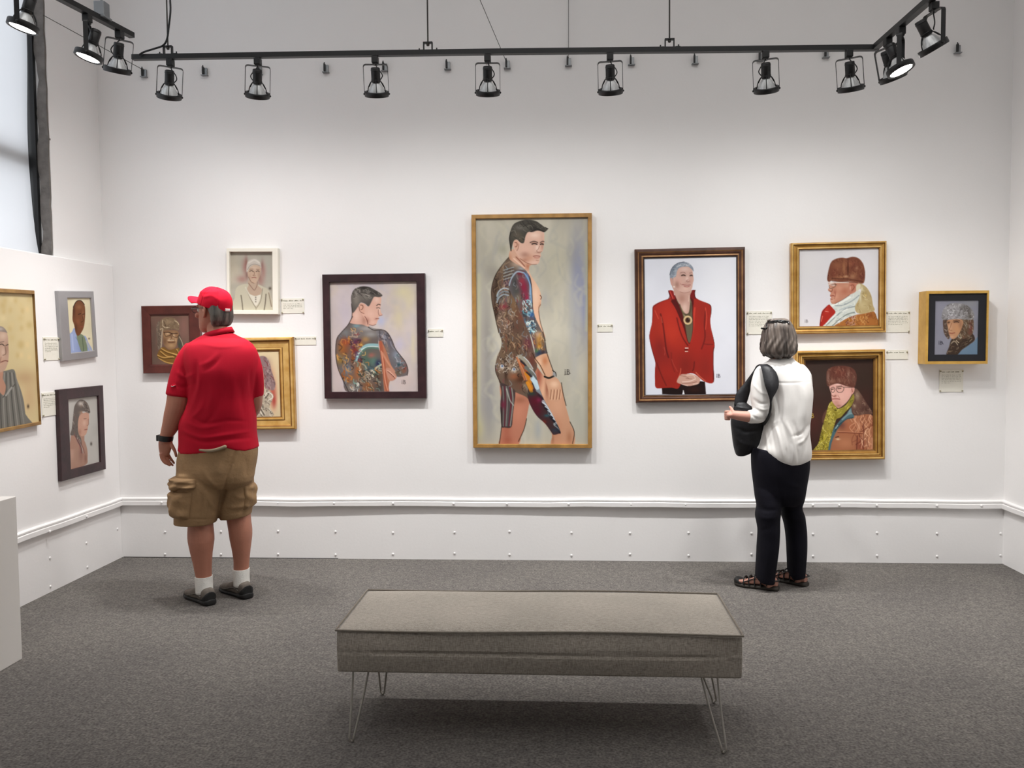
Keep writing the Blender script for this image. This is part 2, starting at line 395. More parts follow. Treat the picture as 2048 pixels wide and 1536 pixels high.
M['yoke'] = M['black']
def make_lamp(label):
    t = tag(empty('track_light'), label, 'track light', 'black gimbal track lights')
    bm = bmesh.new(); box(bm, (-.017, -.021, -.045), (.017, .021, -.010), .003); box(bm, (-.012, -.016, -.058), (.012, .016, -.043), .002)
    obj('adapter', bm, M['black'], t)
    yk = empty('yoke'); yk.parent = t
    return t
def lamp_parts(lit):
    """meshes of one lamp, origin at the yoke's top; returns dict"""
    out = {}
    W, H, r = .069, .165, .014
    pts = [(-W, 0, -H)]+[(-W, 0, -r)]+[(-W+r*(1-math.cos(a)), 0, -r+r*math.sin(a)) for a in (R_(30), R_(60), R_(90))]
    pts = pts+[(-x, y, z) for x, y, z in pts[::-1]]
    bm = bmesh.new(); v = []
    P = [Vector(p) for p in pts]
    for i, p in enumerate(P):
        tn = (P[min(i+1, len(P)-1)]-P[max(i-1, 0)]).normalized(); nn = Vector((-tn.z, 0, tn.x))
        v.append([bm.verts.new(p+nn*a+Vector((0, b, 0))) for a, b in ((-.0014, -.011), (.0014, -.011), (.0014, .011), (-.0014, .011))])
    for A, B in zip(v, v[1:]):
        for k in range(4): bm.faces.new((A[k], A[(k+1) % 4], B[(k+1) % 4], B[k]))
    bm.faces.new(v[0]); bm.faces.new(v[-1][::-1])
    bmesh.ops.recalc_face_normals(bm, faces=bm.faces[:]); out['yoke'] = bm
    # head in its own space: pivot at 0, optical axis along -z
    bm = bmesh.new(); lathe(bm, [(.056, .014), (.068, .014), (.069, .010), (.069, -.012), (.067, -.014), (.060, -.014), (.058, -.008), (.056, .014)], 36)
    for s in (-1, 1): tube(bm, [(s*.066, 0, 0), (s*.073, 0, 0)], .006, 8)
    out['ring'] = bm
    bm = bmesh.new(); lathe(bm, [(.0001, .142), (.022, .142), (.0255, .138), (.0255, .066), (.024, .062), (.0001, .062)], 24)
    for z in (.075, .128): lathe(bm, [(.0255, z-.003), (.0268, z-.002), (.0268, z+.002), (.0255, z+.003)], 24)
    out['socket'] = bm
    bm = bmesh.new(); lathe(bm, [(.017, .064), (.021, .058), (.030, .046), (.041, .026), (.050, .006), (.054, -.004), (.055, -.010)], 40)
    for i, vv in enumerate(bm.verts):
        a = math.atan2(vv.co.y, vv.co.x); k = 1+.035*math.cos(a*24)*(1 if vv.co.z < .05 else 0); vv.co.x *= k; vv.co.y *= k
    out['bulb'] = bm
    bm = bmesh.new(); lathe(bm, [(.0001, -.0125), (.03, -.012), (.055, -.010)], 32); out['lens'] = bm
    bm = bmesh.new()
    for k in range(3):
        a = R_(30+120*k); ca, sa = math.cos(a), math.sin(a)
        tube(bm, spline([(ca*q, sa*q, z) for q, z in ((.024, .070), (.034, .062), (.046, .045), (.054, .026), (.057, .008))], 5), .0026, 6)
        tube(bm, spline([(ca*.024, sa*.024, .082), (ca*.030, sa*.030, .066), (ca*.047, sa*.047, .036)], 4), .0022, 6)
    out['wire_cage'] = bm
    return out
LP = {k: b for k, b in lamp_parts(True).items()}
LM = {}
for k, b in LP.items():
    bmesh.ops.recalc_face_normals(b, faces=b.faces[:]); me = bpy.data.meshes.new(k); b.to_mesh(me); b.free()
    me.materials.append({'bulb': M['bulb'], 'lens': M['lens']}.get(k, M['black']))
    if k in ('ring', 'socket', 'bulb', 'wire_cage', 'lens'):
        for p in me.polygons: p.use_smooth = True
    LM[k] = me
def cord_mesh(side, seed):
    bm = bmesh.new(); r = random.Random(seed); s = side*.030
    tube(bm, spline([(0.004, 0, .004), (.006*side, -.006, -.012), (s, -.018, -.045-r.uniform(0, .01)), (s*1.25, -.022, -.07), (s*.9, -.02, -.088), (.018*side, -.012, -.088)], 6), .003, 7)
    me = bpy.data.meshes.new('cord'); bm.to_mesh(me); bm.free(); me.materials.append(M['blackcord'])
    for p in me.polygons: p.use_smooth = True
    return me
def lamp(p, pan, tilt, label, side=1, energy=None, spotlabel='spot', roll=0.0, beam=R_(-21), spill=R_(-5), aim=None):
    t = tag(empty('track_light', p), label, 'track light', 'black gimbal track lights')
    bm = bmesh.new(); box(bm, (-.018, -.020, -.052), (.018, .020, -.0142), .003); box(bm, (-.013, -.016, -.060), (.013, .016, -.046), .002)
    obj('adapter', bm, M['black'], t)
    A = Matrix.Translation((0, 0, -.058)) @ Matrix.Rotation(pan, 4, 'Z') @ Matrix.Rotation(roll, 4, 'Y')
    y = bpy.data.objects.new('yoke', LM['yoke']); C.objects.link(y); y.parent = t; y.matrix_local = A
    Hd = A @ Matrix.Translation((0, 0, -.165)) @ Matrix.Rotation(tilt, 4, 'X')
    def add(n, par, mtx):
        o = bpy.data.objects.new(n, LM[n]); C.objects.link(o); o.parent = par; o.matrix_local = mtx; return o
    add('ring', t, Hd); so = add('socket', t, Hd); b = add('bulb', t, Hd); l = add('lens', b, Matrix()); add('wire_cage', t, Hd)
    c = bpy.data.objects.new('cord', cord_mesh(side, int(p[0]*1000))); C.objects.link(c); c.parent = t; c.matrix_local = A
    e = SPOT if energy is None else energy                    # bright core of the reflector and its wide weak spill
    for nm, pw, half, off in (('lamp_beam', e, 46, beam), ('lamp_spill', e*SPILL/SPOT, 85, spill)):
        sp = bpy.data.lights.new(nm, 'SPOT'); sp.energy = pw; sp.spot_size = R_(2*half); sp.spot_blend = 1.0; sp.shadow_soft_size = 0.05; sp.color = (1.0, .99, .972)
        l2 = bpy.data.objects.new(nm, sp); C.objects.link(l2); l2.parent = t; l2.matrix_local = Hd @ Matrix.Translation((0, 0, -.03)) @ Matrix.Rotation(off, 4, 'X')
    return t
for i, (px, pan, tl, rl, sd, wd) in enumerate(((340, -23, 27, 4, 1, 'leftmost on the long track, below the clamp with the cord'), (515, -18, 27, 2, -1, 'second from the left on the long track'), (750, -11, 25, -2, 1, 'third from the left on the long track'),
        (975, -4, 26, 0, 1, 'fourth on the long track, left of the big central painting'), (1220, 4, 26, -1, 1, 'fifth on the long track, above the red jacket portrait'), (1531, 13, 26, -2, -1, 'sixth on the long track, above the dark-haired visitor'), (1698, 17, 20, -4, 1, 'last on the long track, nearest its right corner'))):
    p = onT(px); lamp(p, R_(-pan), R_(tl), 'black gimbal spotlight, '+wd, sd, roll=R_(rl))
def onL(d): return ls+ld*d
lamp(onL(.10), R_(28), R_(20), 'black gimbal spotlight at the far end of the window side track', -1, SIDE_SPOT*.48, roll=R_(6), beam=R_(4))
pl = onZ(172, 24, 3.24); dl = (pl-ls).dot(ld)
lamp(onL(dl), R_(112), R_(17), 'lit black spotlight showing its bright face, middle of the window side track', -1, SIDE_SPOT*.48, beam=R_(8))
lamp(onL((onZ(40, -45, 3.24)-ls).dot(ld)), R_(104), R_(16), 'lit black spotlight cut off by the top left corner of the picture', 1, SIDE_SPOT*.48, beam=R_(8))
def onR(d): return rs+rd*d
lamp(onR(.15), R_(-38), R_(24), 'black gimbal spotlight first on the right side track, unlit face away', 1, SIDE_SPOT, roll=R_(-10), beam=R_(4))
lamp(onR(.31), R_(-118), R_(22), 'lit black spotlight showing its bright face on the right side track', 1, SIDE_SPOT, beam=R_(6))
lamp(onR(.62)+Vector((.02, 0, 0)), R_(-78), R_(31), 'tilted black spotlight cut off by the top edge at the right', 1, SIDE_SPOT, beam=R_(4))

# cord feeding the long track, conduit box above the window side track
bm = bmesh.new(); q = [onY(x, y, TY-.03) for x, y in ((278, 110), (288, 104), (310, 97), (326, 91), (334, 78), (338, 50), (341, 20), (340, -20), (343, -120))]
tube(bm, spline(q, 6), .0055, 8); tag(obj('power_cord', bm, M['blackcord'], smooth=True), 'black power cord dropping beside a rod to the long track', 'cord')
pb = onZ(204, 34, 3.255); cb = tag(empty('conduit_box', pb), 'grey metal box on a rod above the window side track', 'box')
bm = bmesh.new(); box(bm, (-.028, -.03, 0), (.028, .03, .075), .004); box(bm, (-.036, -.036, -.012), (.036, .036, 0), .003); obj('box_body', bm, M['steel'], cb)
bm = bmesh.new(); tube(bm, [(0, 0, .07), (0, 0, ZT-pb.z)], .006, 8); obj('rod', bm, M['steel'], cb, smooth=True)

# little cable clamps screwed in a row high on the back wall
def clamp_parts():
    bm = bmesh.new(); box(bm, (-.003, -.018, -.030), (.016, 0.0, .020), .002); box(bm, (-.024, -.030, -.034), (.022, 0.0, -.028), .002); a = bm
    bm = bmesh.new(); box(bm, (-.013, -.034, -.028), (-.002, -.012, .026), .003); tube(bm, [(-.008, -.024, .02), (-.008, -.024, .034)], .004, 8); b = bm
    r = []
    for n, x, m in (('base_plate', a, M['steel']), ('jaw', b, M['black'])):
        bmesh.ops.recalc_face_normals(x, faces=x.faces[:]); me = bpy.data.meshes.new(n); x.to_mesh(me); x.free(); me.materials.append(m); r.append((n, me))
    return r
CP = clamp_parts()
CL = ((290, 146, 'leftmost wall clamp in the row, holding the wire from the window'), (411, 143, 'wall clamp second from the left, right of the first spotlight'), (520, 141, 'wall clamp seen behind the second spotlight'),
      (653, 137, 'wall clamp between the second and third spotlights'), (770, 134, 'wall clamp seen behind the third spotlight'), (896, 131, 'wall clamp left of the fourth spotlight'), (1015, 129, 'wall clamp holding the slanting wire'),
      (1137, 124, 'wall clamp holding the vertical wire'), (1263, 122, 'wall clamp just right of the fifth spotlight'), (1390, 120, 'wall clamp right of the right-hand suspension rod'), (1520, 114, 'wall clamp seen behind the sixth spotlight'),
      (1651, 107, 'wall clamp under the track between the last two spotlights'), (1914, 98, 'rightmost wall clamp, near the right corner'))
for x, y, wd in CL:
    t = tag(empty('cable_clamp', onY(x, y, 0.0)), 'small metal '+wd, 'clamp', 'cable clamps high on the back wall')
    for n, me in CP:
        o = bpy.data.objects.new(n, me); C.objects.link(o); o.parent = t
for a, b, ya, yb, wd in (((1012, 122), (955, -12), -.024, -.30, 'thin slanting steel wire rising left from a wall clamp'), ((1137, 116), (1137, -20), -.024, -.03, 'thin vertical steel wire above a wall clamp')):
    A, B = onY(*a, ya), onY(*b, yb); B = A+(B-A)*((ZT-A.z)/(B.z-A.z)); bm = bmesh.new(); tube(bm, [A, B], .0022, 6); tag(obj('wire', bm, M['wire'], smooth=True), wd, 'wire')
A = onY(287, 140, -.024); B = onX(86, 30, XU+.002); bm = bmesh.new(); tube(bm, [A, B], .0022, 6); tag(obj('wire', bm, M['wire'], smooth=True), 'thin steel wire stretched from the window reveal to the leftmost clamp', 'wire')
# ------------------------------------------------------------------ figures: helpers
def remesh(bm, voxel, smooth=5, factor=0.5):
    bmesh.ops.recalc_face_normals(bm, faces=bm.faces[:])
    me = bpy.data.meshes.new('tmp'); bm.to_mesh(me); bm.free()
    o = bpy.data.objects.new('tmp', me); C.objects.link(o)
    r = o.modifiers.new('r', 'REMESH'); r.mode = 'VOXEL'; r.voxel_size = voxel; r.use_smooth_shade = True
    if smooth: s = o.modifiers.new('s', 'SMOOTH'); s.factor = factor; s.iterations = smooth
    dg = bpy.context.evaluated_depsgraph_get(); dg.update()
    out = bpy.data.meshes.new_from_object(o.evaluated_get(dg)); bpy.data.objects.remove(o); bpy.data.meshes.remove(me)
    return out
def arr(me, what='co'):
    a = np.empty(len(me.vertices)*3, dtype=np.float32)
    if what == 'co': me.vertices.foreach_get('co', a)
    else: a = np.array([v.normal[:] for v in me.vertices], dtype=np.float32).ravel()
    return a.reshape(-1, 3)
def setco(me, co): me.vertices.foreach_set('co', co.astype(np.float32).ravel()); me.update()
def put(name, me, m, parent, smooth=True):
    me.name = name; me.materials.clear(); me.materials.append(m)
    if smooth: me.polygons.foreach_set('use_smooth', [True]*len(me.polygons))
    o = bpy.data.objects.new(name, me); C.objects.link(o); o.parent = parent
    if parent: o.matrix_parent_inverse = Matrix.Translation(parent.matrix_basis.translation).inverted()
    return o
def seglen(u, v, pts):
    """distance from points to a polyline, all in tracing units"""
    d = np.full(u.shape, 1e9)
    for (ax, ay), (bx, by) in zip(pts, pts[1:]):
        dx, dy = bx-ax, by-ay; L2 = dx*dx+dy*dy+1e-9
        t = np.clip(((u-ax)*dx+(v-ay)*dy)/L2, 0, 1); d = np.minimum(d, np.hypot(u-ax-t*dx, v-ay-t*dy))
    return d
def seglen2(u, v, pts):
    """distance to a polyline and how far along it the nearest point lies (0..1)"""
    L = [math.dist(a, b) for a, b in zip(pts, pts[1:])]; T = sum(L)+1e-9; d = np.full(u.shape, 1e9); s = np.zeros(u.shape); acc = 0
    for ((ax, ay), (bx, by)), l in zip(zip(pts, pts[1:]), L):
        dx, dy = bx-ax, by-ay; t = np.clip(((u-ax)*dx+(v-ay)*dy)/(dx*dx+dy*dy+1e-9), 0, 1); q = np.hypot(u-ax-t*dx, v-ay-t*dy)
        m = q < d; d = np.where(m, q, d); s = np.where(m, (acc+t*l)/T, s); acc += l
    return d, s
class Fig:
    """a figure modelled from tracing units (u, v) of a reference sheet at true scale and depth"""
    def __init__(s, Y, sheets): s.Y = Y; s.sh = sheets
    def px(s, k, u, v): ox, oy, f = s.sh[k]; return ox+u/f, oy+v/f
    def P(s, k, u, v, dy=0.0): return onY(*s.px(k, u, v), s.Y+dy)
    def unit(s, k): return (s.Y-CAM[1])/FOC/s.sh[k][2]
    def uv(s, k, co):
        x, y = proj(co); ox, oy, f = s.sh[k]; return (x-ox)*f, (y-oy)*f
    def row(s, k, v, ul, ur, b, dy=0.0, e=2.3, tilt=0.0):
        L, R = s.P(k, ul, v, dy), s.P(k, ur, v, dy); return ((L+R)/2, (R-L).length/2, b, e, tilt)
    def loft(s, bm, k, rows, n=40, sub=3, cap=True):
        rr = [s.row(k, *r) for r in rows]; R_2 = []
        for i in range(len(rr)-1):
            for j in range(sub):
                t = j/sub; p0, p1, p2, p3 = rr[max(i-1, 0)], rr[i], rr[i+1], rr[min(i+2, len(rr)-1)]
                def cr(a, b, c, d): return 0.5*((2*b)+(-a+c)*t+(2*a-5*b+4*c-d)*t*t+(-a+3*b-3*c+d)*t**3)
                R_2.append(tuple(cr(p0[q], p1[q], p2[q], p3[q]) for q in range(5)))
        R_2.append(rr[-1]); rings = []
        for c, a, b, e, tilt in R_2:
            ring = []
            for q in range(n):
                t = 2*math.pi*q/n; ct, st = math.cos(t), math.sin(t)
                x = a*math.copysign(abs(ct)**(2/e), ct); y = b*math.copysign(abs(st)**(2/e), st)
                ring.append(bm.verts.new((c.x+x, c.y+y, c.z+tilt*x)))
            rings.append(ring)
        for A, B in zip(rings, rings[1:]):
            for q in range(n): bm.faces.new((A[q], A[(q+1) % n], B[(q+1) % n], B[q]))
        if cap: bm.faces.new(rings[0]); bm.faces.new(rings[-1][::-1])
        return rings
    def limb(s, bm, k, pts, n=20, sub=4, fl=1.0):
        """pts: (u, v, dy, radius in units)"""
        P = [s.P(k, u, v, dy) for u, v, dy, r in pts]; un = s.unit(k); r = [q[3]*un for q in pts]
        S = spline(P, sub); rs = []
        for i in range(len(r)-1):
            for j in range(sub): rs.append(r[i]+(r[i+1]-r[i])*j/sub)
        rs.append(r[-1]); tube(bm, S, rs, n, fl=fl)
    def folds(s, me, k, lst, side=-1, gain=1.0, wide=1.0):
        """push cloth in/out along fold lines; lst: (points, half width in units, depth in mm)"""
        co = arr(me); nr = arr(me, 'n'); u, v = s.uv(k, co.astype(float)); face = np.clip(-nr[:, 1]*3, 0, 1) if side < 0 else np.ones(len(co))
        d = np.zeros(len(co))
        for pts, w, a in lst:
            q, t = seglen2(u, v, spl2(pts)); d += a*0.001*np.exp(-(q/(w*wide))**2)*np.sin(np.pi*np.clip(t*.92+.04, 0, 1))**.8
        setco(me, co+nr*(d*face*gain)[:, None])
def spl2(pts, n=5):
    if len(pts) < 3: return pts
    return [(p.x, p.y) for p in spline([(a, b, 0) for a, b in pts], n)]
def head_bm(bm, mtx, s=1.0):
    rows = [(-.128, .028, .082, .020), (-.118, -.005, .096, .038), (-.10, -.03, .101, .049), (-.075, -.055, .101, .059), (-.05, -.075, .100, .066), (-.02, -.090, .099, .071), (.0, -.097, .093, .073),
            (.012, -.099, .096, .075), (.03, -.102, .101, .076), (.06, -.103, .098, .077), (.09, -.095, .086, .072), (.112, -.072, .062, .057), (.126, -.035, .028, .028)]
    rings = []; n = 32
    for z, f0, f1, hw in rows:
        c, a = (f0+f1)/2, (f1-f0)/2
        rings.append([bm.verts.new(mtx @ (Vector((c+a*math.cos(2*math.pi*q/n), hw*math.sin(2*math.pi*q/n)*(1-.12*max(0, math.cos(2*math.pi*q/n))), z))*s)) for q in range(n)])
    for A, B in zip(rings, rings[1:]):
        for q in range(n): bm.faces.new((A[q], A[(q+1) % n], B[(q+1) % n], B[q]))
    bm.faces.new(rings[0]); bm.faces.new(rings[-1][::-1])
    def tb(pts, r, seg=12): tube(bm, [mtx @ (Vector(p)*s) for p in pts], [q*s for q in r], seg)
    tb([(.086, 0, .012), (.101, 0, -.008), (.112, 0, -.028), (.113, 0, -.038)], [.008, .010, .013, .014])       # nose
    for q in (-1, 1): tb([(.092, q*.006, -.040), (.104, q*.013, -.040)], [.008, .009])
    tb([(.082, -.024, -.069), (.101, 0, -.066), (.082, .024, -.069)], [.004, .0075, .004]); tb([(.082, -.022, -.079), (.101, 0, -.079), (.082, .022, -.079)], [.004, .008, .004])
    for q in (-1, 1):
        tb([(.080, q*.012, .026), (.090, q*.034, .030), (.074, q*.056, .022)], [.006, .009, .005])              # brow
        tb([(.078, q*.045, -.03), (.070, q*.058, -.02)], [.018, .012])                                            # cheekbone
        ear = [(-.012, q*.077, .022), (-.024, q*.085, .026), (-.031, q*.086, .008), (-.026, q*.083, -.014), (-.014, q*.079, -.034), (-.006, q*.075, -.030)]
        tb([tuple(p) for p in spline(ear, 3)], [.0065]*16, 10); tb([(-.008, q*.073, .015), (-.016, q*.078, .0), (-.010, q*.074, -.022)], [.010, .012, .008])
def eyes(par, mtx, s):
    for q in (-1, 1):
        bm = bmesh.new(); bmesh.ops.create_uvsphere(bm, u_segments=16, v_segments=10, radius=.0125*s, matrix=mtx @ Matrix.Translation(Vector((.082, q*.033, .003))*s))
        me = bpy.data.meshes.new('eye'); bm.to_mesh(me); bm.free(); put('eye', me, M['eye'], par)
M['eye'] = mat('eye_white', '#d8d2cc', 0.2)
M['skin'] = mat('tanned_skin', '#b27761', 0.55, var=0.08, vscale=9, bump=0.08, bscale=120)
M['skin2'] = mat('fair_skin', '#c48f7e', 0.55, var=0.06, vscale=9, bump=0.08, bscale=120)
def stretchy(name, a, b, rough, scale, st, bump=0.2, sheen=0.0): return mat(name, a, rough, col2=b, vscale=scale, stretch=st, bump=bump, bscale=scale, sheen=sheen)
M['red'] = mat('red_polo_knit', '#b60c28', 0.8, var=0.06, vscale=5, bump=0.12, bscale=420, spec=0.2)
M['redcap'] = mat('red_cap_twill', '#c60a2a', 0.85, var=0.06, vscale=7, bump=0.12, bscale=420, spec=0.2)
M['khaki'] = mat('khaki_cotton', '#957653', 0.85, var=0.13, vscale=9, bump=0.25, bscale=60)
M['khaki2'] = mat('khaki_lining', '#a5947a', 0.85)
M['greyhair'] = stretchy('grey_hair', '#35322f', '#767169', 0.6, 40, (1, 1, .15), 0.4)
M['sock'] = mat('white_cotton', '#e6e4de', 0.9, var=0.04, vscale=40, bump=0.3, bscale=150)
M['shoe'] = mat('grey_brown_suede', '#6a625a', 0.8, var=0.25, vscale=26, bump=0.2, bscale=90)
M['sole'] = mat('black_sole_rubber', '#141414', 0.6)
M['white'] = mat('white_thread', '#f1eeea', 0.7)
M['glasses'] = mat('dark_spectacle_metal', '#3b3a3a', 0.35, metal=0.6)

# ------------------------------------------------------------------ the man in red
mf = Fig(-0.93, {'A': (290, 560, 4.2667), 'B': (290, 860, 4.152)})
man = tag(empty('person', (-2.08, -0.93, 0)), 'person in a red cap, red polo shirt and khaki cargo shorts seen from behind', 'person')
def facing(o, deg, tilt=0.0, side=0.0):
    """matrix with local +x forward turned deg from image left toward away, z up"""
    a = R_(180-deg); return Matrix.Translation(o) @ Matrix.Rotation(a, 4, 'Z') @ Matrix.Rotation(-tilt, 4, 'Y') @ Matrix.Rotation(side, 4, 'X')
HO = mf.P('A', 584, 268, 0.035); HM = facing(HO, 27, R_(4)); HS = 1.02
mshirt = [(452, 540, 745, .062, .02), (480, 482, 790, .085, .015), (512, 425, 862, .105, .01), (550, 372, 905, .122, 0), (610, 350, 945, .142, 0), (700, 352, 960, .160, 0), (800, 378, 952, .172, 0), (900, 394, 938, .178, .01),
          (1000, 400, 920, .182, .015), (1100, 372, 922, .188, .02), (1200, 324, 930, .195, .03), (1300, 318, 932, .195, .03), (1400, 316, 946, .19, .025), (1450, 306, 956, .187, .025)]
LARM = [(410, 640, -.005, 66), (345, 760, -.02, 78), (302, 900, -.03, 92), (290, 1000, -.035, 99), (276, 1080, -.035, 97), (251, 1155, -.03, 89), (221, 1240, -.03, 74), (188, 1315, -.03, 56), (176, 1362, -.03, 50), (174, 1390, -.03, 50)]
RARM = [(860, 650, .02, 64), (905, 780, .04, 74), (930, 900, .06, 78), (932, 1000, .08, 74), (926, 1080, .11, 68), (895, 1135, .16, 62), (800, 1180, .24, 55), (700, 1220, .30, 46), (660, 1238, .315, 42)]
def build_man():
    bm = bmesh.new(); head_bm(bm, HM, HS)
    mf.limb(bm, 'A', [(612, 350, .03, 78), (618, 430, .02, 86), (622, 520, .01, 104)])
    mf.loft(bm, 'A', [(v, ul+28, ur-28, b*.86, dy) for v, ul, ur, b, dy in mshirt[1:]], 32, 1)
    mf.limb(bm, 'A', LARM); mf.limb(bm, 'A', RARM)
    # left hand: palm, four fingers, thumb
    mf.loft(bm, 'B', [(86, 118, 222, .030, -.03), (112, 114, 228, .024, -.03), (150, 115, 220, .020, -.028), (185, 121, 208, .018, -.025), (212, 130, 200, .016, -.022)], 24, 2)
    for f in ([(130, 196, -.046, 12.5), (138, 238, -.048, 11.5), (158, 268, -.044, 10.5), (178, 284, -.038, 9)], [(150, 204, -.036, 13), (163, 250, -.037, 12), (188, 282, -.032, 11), (210, 297, -.025, 9)],
              [(172, 206, -.022, 13), (191, 250, -.020, 12), (216, 280, -.012, 11), (234, 296, -.004, 9)], [(192, 200, -.006, 12.5), (213, 236, -.002, 11.5), (232, 262, .006, 10.5), (243, 278, .014, 9)],
              [(206, 106, -.032, 19), (228, 138, -.034, 16), (247, 174, -.034, 13.5), (256, 202, -.032, 12), (258, 224, -.030, 9.5)]):
        mf.limb(bm, 'B', f, 12, 3)
    # right hand resting in front of the belly
    mf.limb(bm, 'A', [(670, 1236, .31, 44), (630, 1250, .325, 46), (596, 1262, .325, 40)], 16, 3, .55)
    for i in range(4): mf.limb(bm, 'A', [(602, 1240+i*14, .325, 13), (566, 1252+i*14, .332, 12), (545, 1266+i*13, .318, 10)], 10, 3)
    mf.limb(bm, 'A', [(650, 1225, .315, 15), (620, 1205, .33, 13), (598, 1200, .335, 10)], 10, 3)
    # pelvis, thighs, calves, ankles
    mf.loft(bm, 'B', [(110, 345, 895, .15, .02), (220, 330, 890, .155, .02), (330, 325, 870, .15, .01), (420, 330, 850, .13, 0)], 32, 2)
    mf.loft(bm, 'B', [(360, 320, 610, .11, -.03), (480, 330, 605, .10, -.045), (600, 345, 580, .085, -.05), (700, 366, 562, .075, -.055), (775, 367, 556, .07, -.06), (850, 363, 563, .071, -.065), (920, 366, 566, .07, -.07), (1020, 386, 553, .06, -.07),
                      (1100, 405, 549, .052, -.07), (1160, 416, 547, .048, -.07), (1225, 430, 549, .046, -.07), (1290, 438, 548, .042, -.075), (1340, 450, 544, .032, -.08)], 32, 2)
    mf.loft(bm, 'B', [(360, 580, 860, .11, .04), (480, 640, 862, .10, .055), (600, 655, 862, .085, .06), (690, 678, 868, .075, .065), (760, 690, 873, .07, .06), (830, 702, 882, .071, .06), (900, 712, 880, .068, .06), (970, 726, 872, .06, .06),
                      (1030, 735, 866, .053, .06), (1090, 742, 861, .048, .06), (1165, 742, 856, .046, .06), (1230, 752, 852, .042, .055), (1285, 762, 848, .032, .05)], 32, 2)
    return put('body', remesh(bm, .0038, 3), M['skin'], man)
mbody = build_man(); eyes(mbody, HM, HS)
def build_shirt():
    bm = bmesh.new(); mf.loft(bm, 'A', mshirt, 48, 3)
    mf.limb(bm, 'A', [(420, 570, 0, 74), (372, 660, -.01, 92), (332, 760, -.02, 98), (306, 880, -.03, 106), (291, 985, -.035, 112)], 28)
    mf.limb(bm, 'A', [(850, 570, .01, 74), (893, 670, .03, 84), (918, 780, .04, 90), (926, 890, .06, 90), (926, 975, .08, 88)], 28)
    me = remesh(bm, .006, 7)
    co = arr(me).astype(float); u, v = mf.uv('A', co)
    hem = np.interp(u, [300, 380, 470, 560, 690, 760, 850, 955], [14, 8, -2, -16, -46, -22, -6, -16])     # the hem rides up over the waistband
    tl = np.clip((v-1290)/160, 0, 1)*(u > 296); co[:, 2] -= hem*tl*mf.unit('A'); setco(me, co)
    mf.folds(me, 'A', [([(325, 1285), (480, 1345), (700, 1320), (935, 1285)], 16, 5), ([(325, 1325), (500, 1380), (720, 1362), (945, 1345)], 18, -6), ([(360, 1215), (480, 1262), (640, 1240)], 18, 4), ([(400, 1170), (520, 1225), (700, 1200), (880, 1210)], 16, -4),
        ([(435, 700), (428, 860), (405, 1000)], 22, -8), ([(455, 690), (470, 860), (430, 1010), (375, 1130)], 22, 5), ([(470, 730), (560, 690), (620, 620)], 18, 3), ([(500, 780), (590, 720), (660, 640)], 18, -3), ([(560, 860), (570, 1000), (520, 1130)], 26, 4),
        ([(640, 800), (650, 980), (600, 1150)], 26, -5), ([(740, 800), (760, 980), (740, 1150)], 30, 4), ([(820, 900), (830, 1040), (860, 1180)], 26, -4), ([(900, 760), (905, 900), (912, 990)], 18, -6), ([(950, 720), (960, 860)], 20, 3),
        ([(270, 780), (340, 830), (420, 800)], 18, 4), ([(240, 880), (320, 915), (410, 880)], 16, -3), ([(500, 1030), (470, 1110), (400, 1180)], 20, 5), ([(600, 1080), (560, 1180), (480, 1240)], 20, -4), ([(470, 545), (640, 575), (830, 560)], 14, 2)])
    return put('polo_shirt', me, M['red'], man)
mshirt_o = build_shirt()
def collar(fig, k, parent, m, c0, a0, c1, a1, bdepth, dy, tilt, th=.006, name='collar'):
    bm = bmesh.new(); n = 48; R = []
    for (cu, cv), a, gr in ((c0, a0, 0), (c1, a1, 0), (c1, a1-th/fig.unit(k), -.001), (c0, a0-th/fig.unit(k), 0)):
        c = fig.P(k, cu, cv, dy); A = a*fig.unit(k); B = bdepth*a/a0
        R.append([bm.verts.new((c.x+A*math.cos(2*math.pi*q/n), c.y+B*math.sin(2*math.pi*q/n), c.z+tilt*A*math.cos(2*math.pi*q/n))) for q in range(n)])
    for A, B in zip(R, R[1:]+R[:1]):
        for q in range(n): bm.faces.new((A[q], A[(q+1) % n], B[(q+1) % n], B[q]))
    bmesh.ops.recalc_face_normals(bm, faces=bm.faces[:]); me = bpy.data.meshes.new(name); bm.to_mesh(me); bm.free()
    o = put(name, me, m, parent); o.parent = parent; o.matrix_parent_inverse = parent.matrix_parent_inverse.copy() if False else Matrix(); 
    return o
def sub(o, parent):
    """re-parent a mesh with world coordinates below a part that also holds world coordinates"""
    o.parent = parent; o.matrix_parent_inverse = Matrix(); return o
collar(mf, 'A', mshirt_o, M['red'], (616, 482), 150, (621, 432), 122, .088, .018, .27)
# white check mark on the left sleeve
bm = bmesh.new(); c_ = [(221, 906), (229, 911), (240, 908), (264, 898), (240, 904), (228, 906), (223, 899)]
f_ = [bm.verts.new(mf.P('A', u, v, -.035-.0765+.0*u)) for u, v in c_]; b_ = [bm.verts.new(mf.P('A', u, v, -.035-.066)) for u, v in c_]
bm.faces.new(f_); bm.faces.new(b_[::-1])
for i in range(len(c_)): bm.faces.new((f_[i], f_[(i+1) % len(c_)], b_[(i+1) % len(c_)], b_[i]))
bmesh.ops.recalc_face_normals(bm, faces=bm.faces[:]); me = bpy.data.meshes.new('sleeve_mark'); bm.to_mesh(me); bm.free(); sm_ = sub(put('sleeve_mark', me, M['white'], mshirt_o, False), mshirt_o); sm_['label'] = 'small white curved mark on the red sleeve'

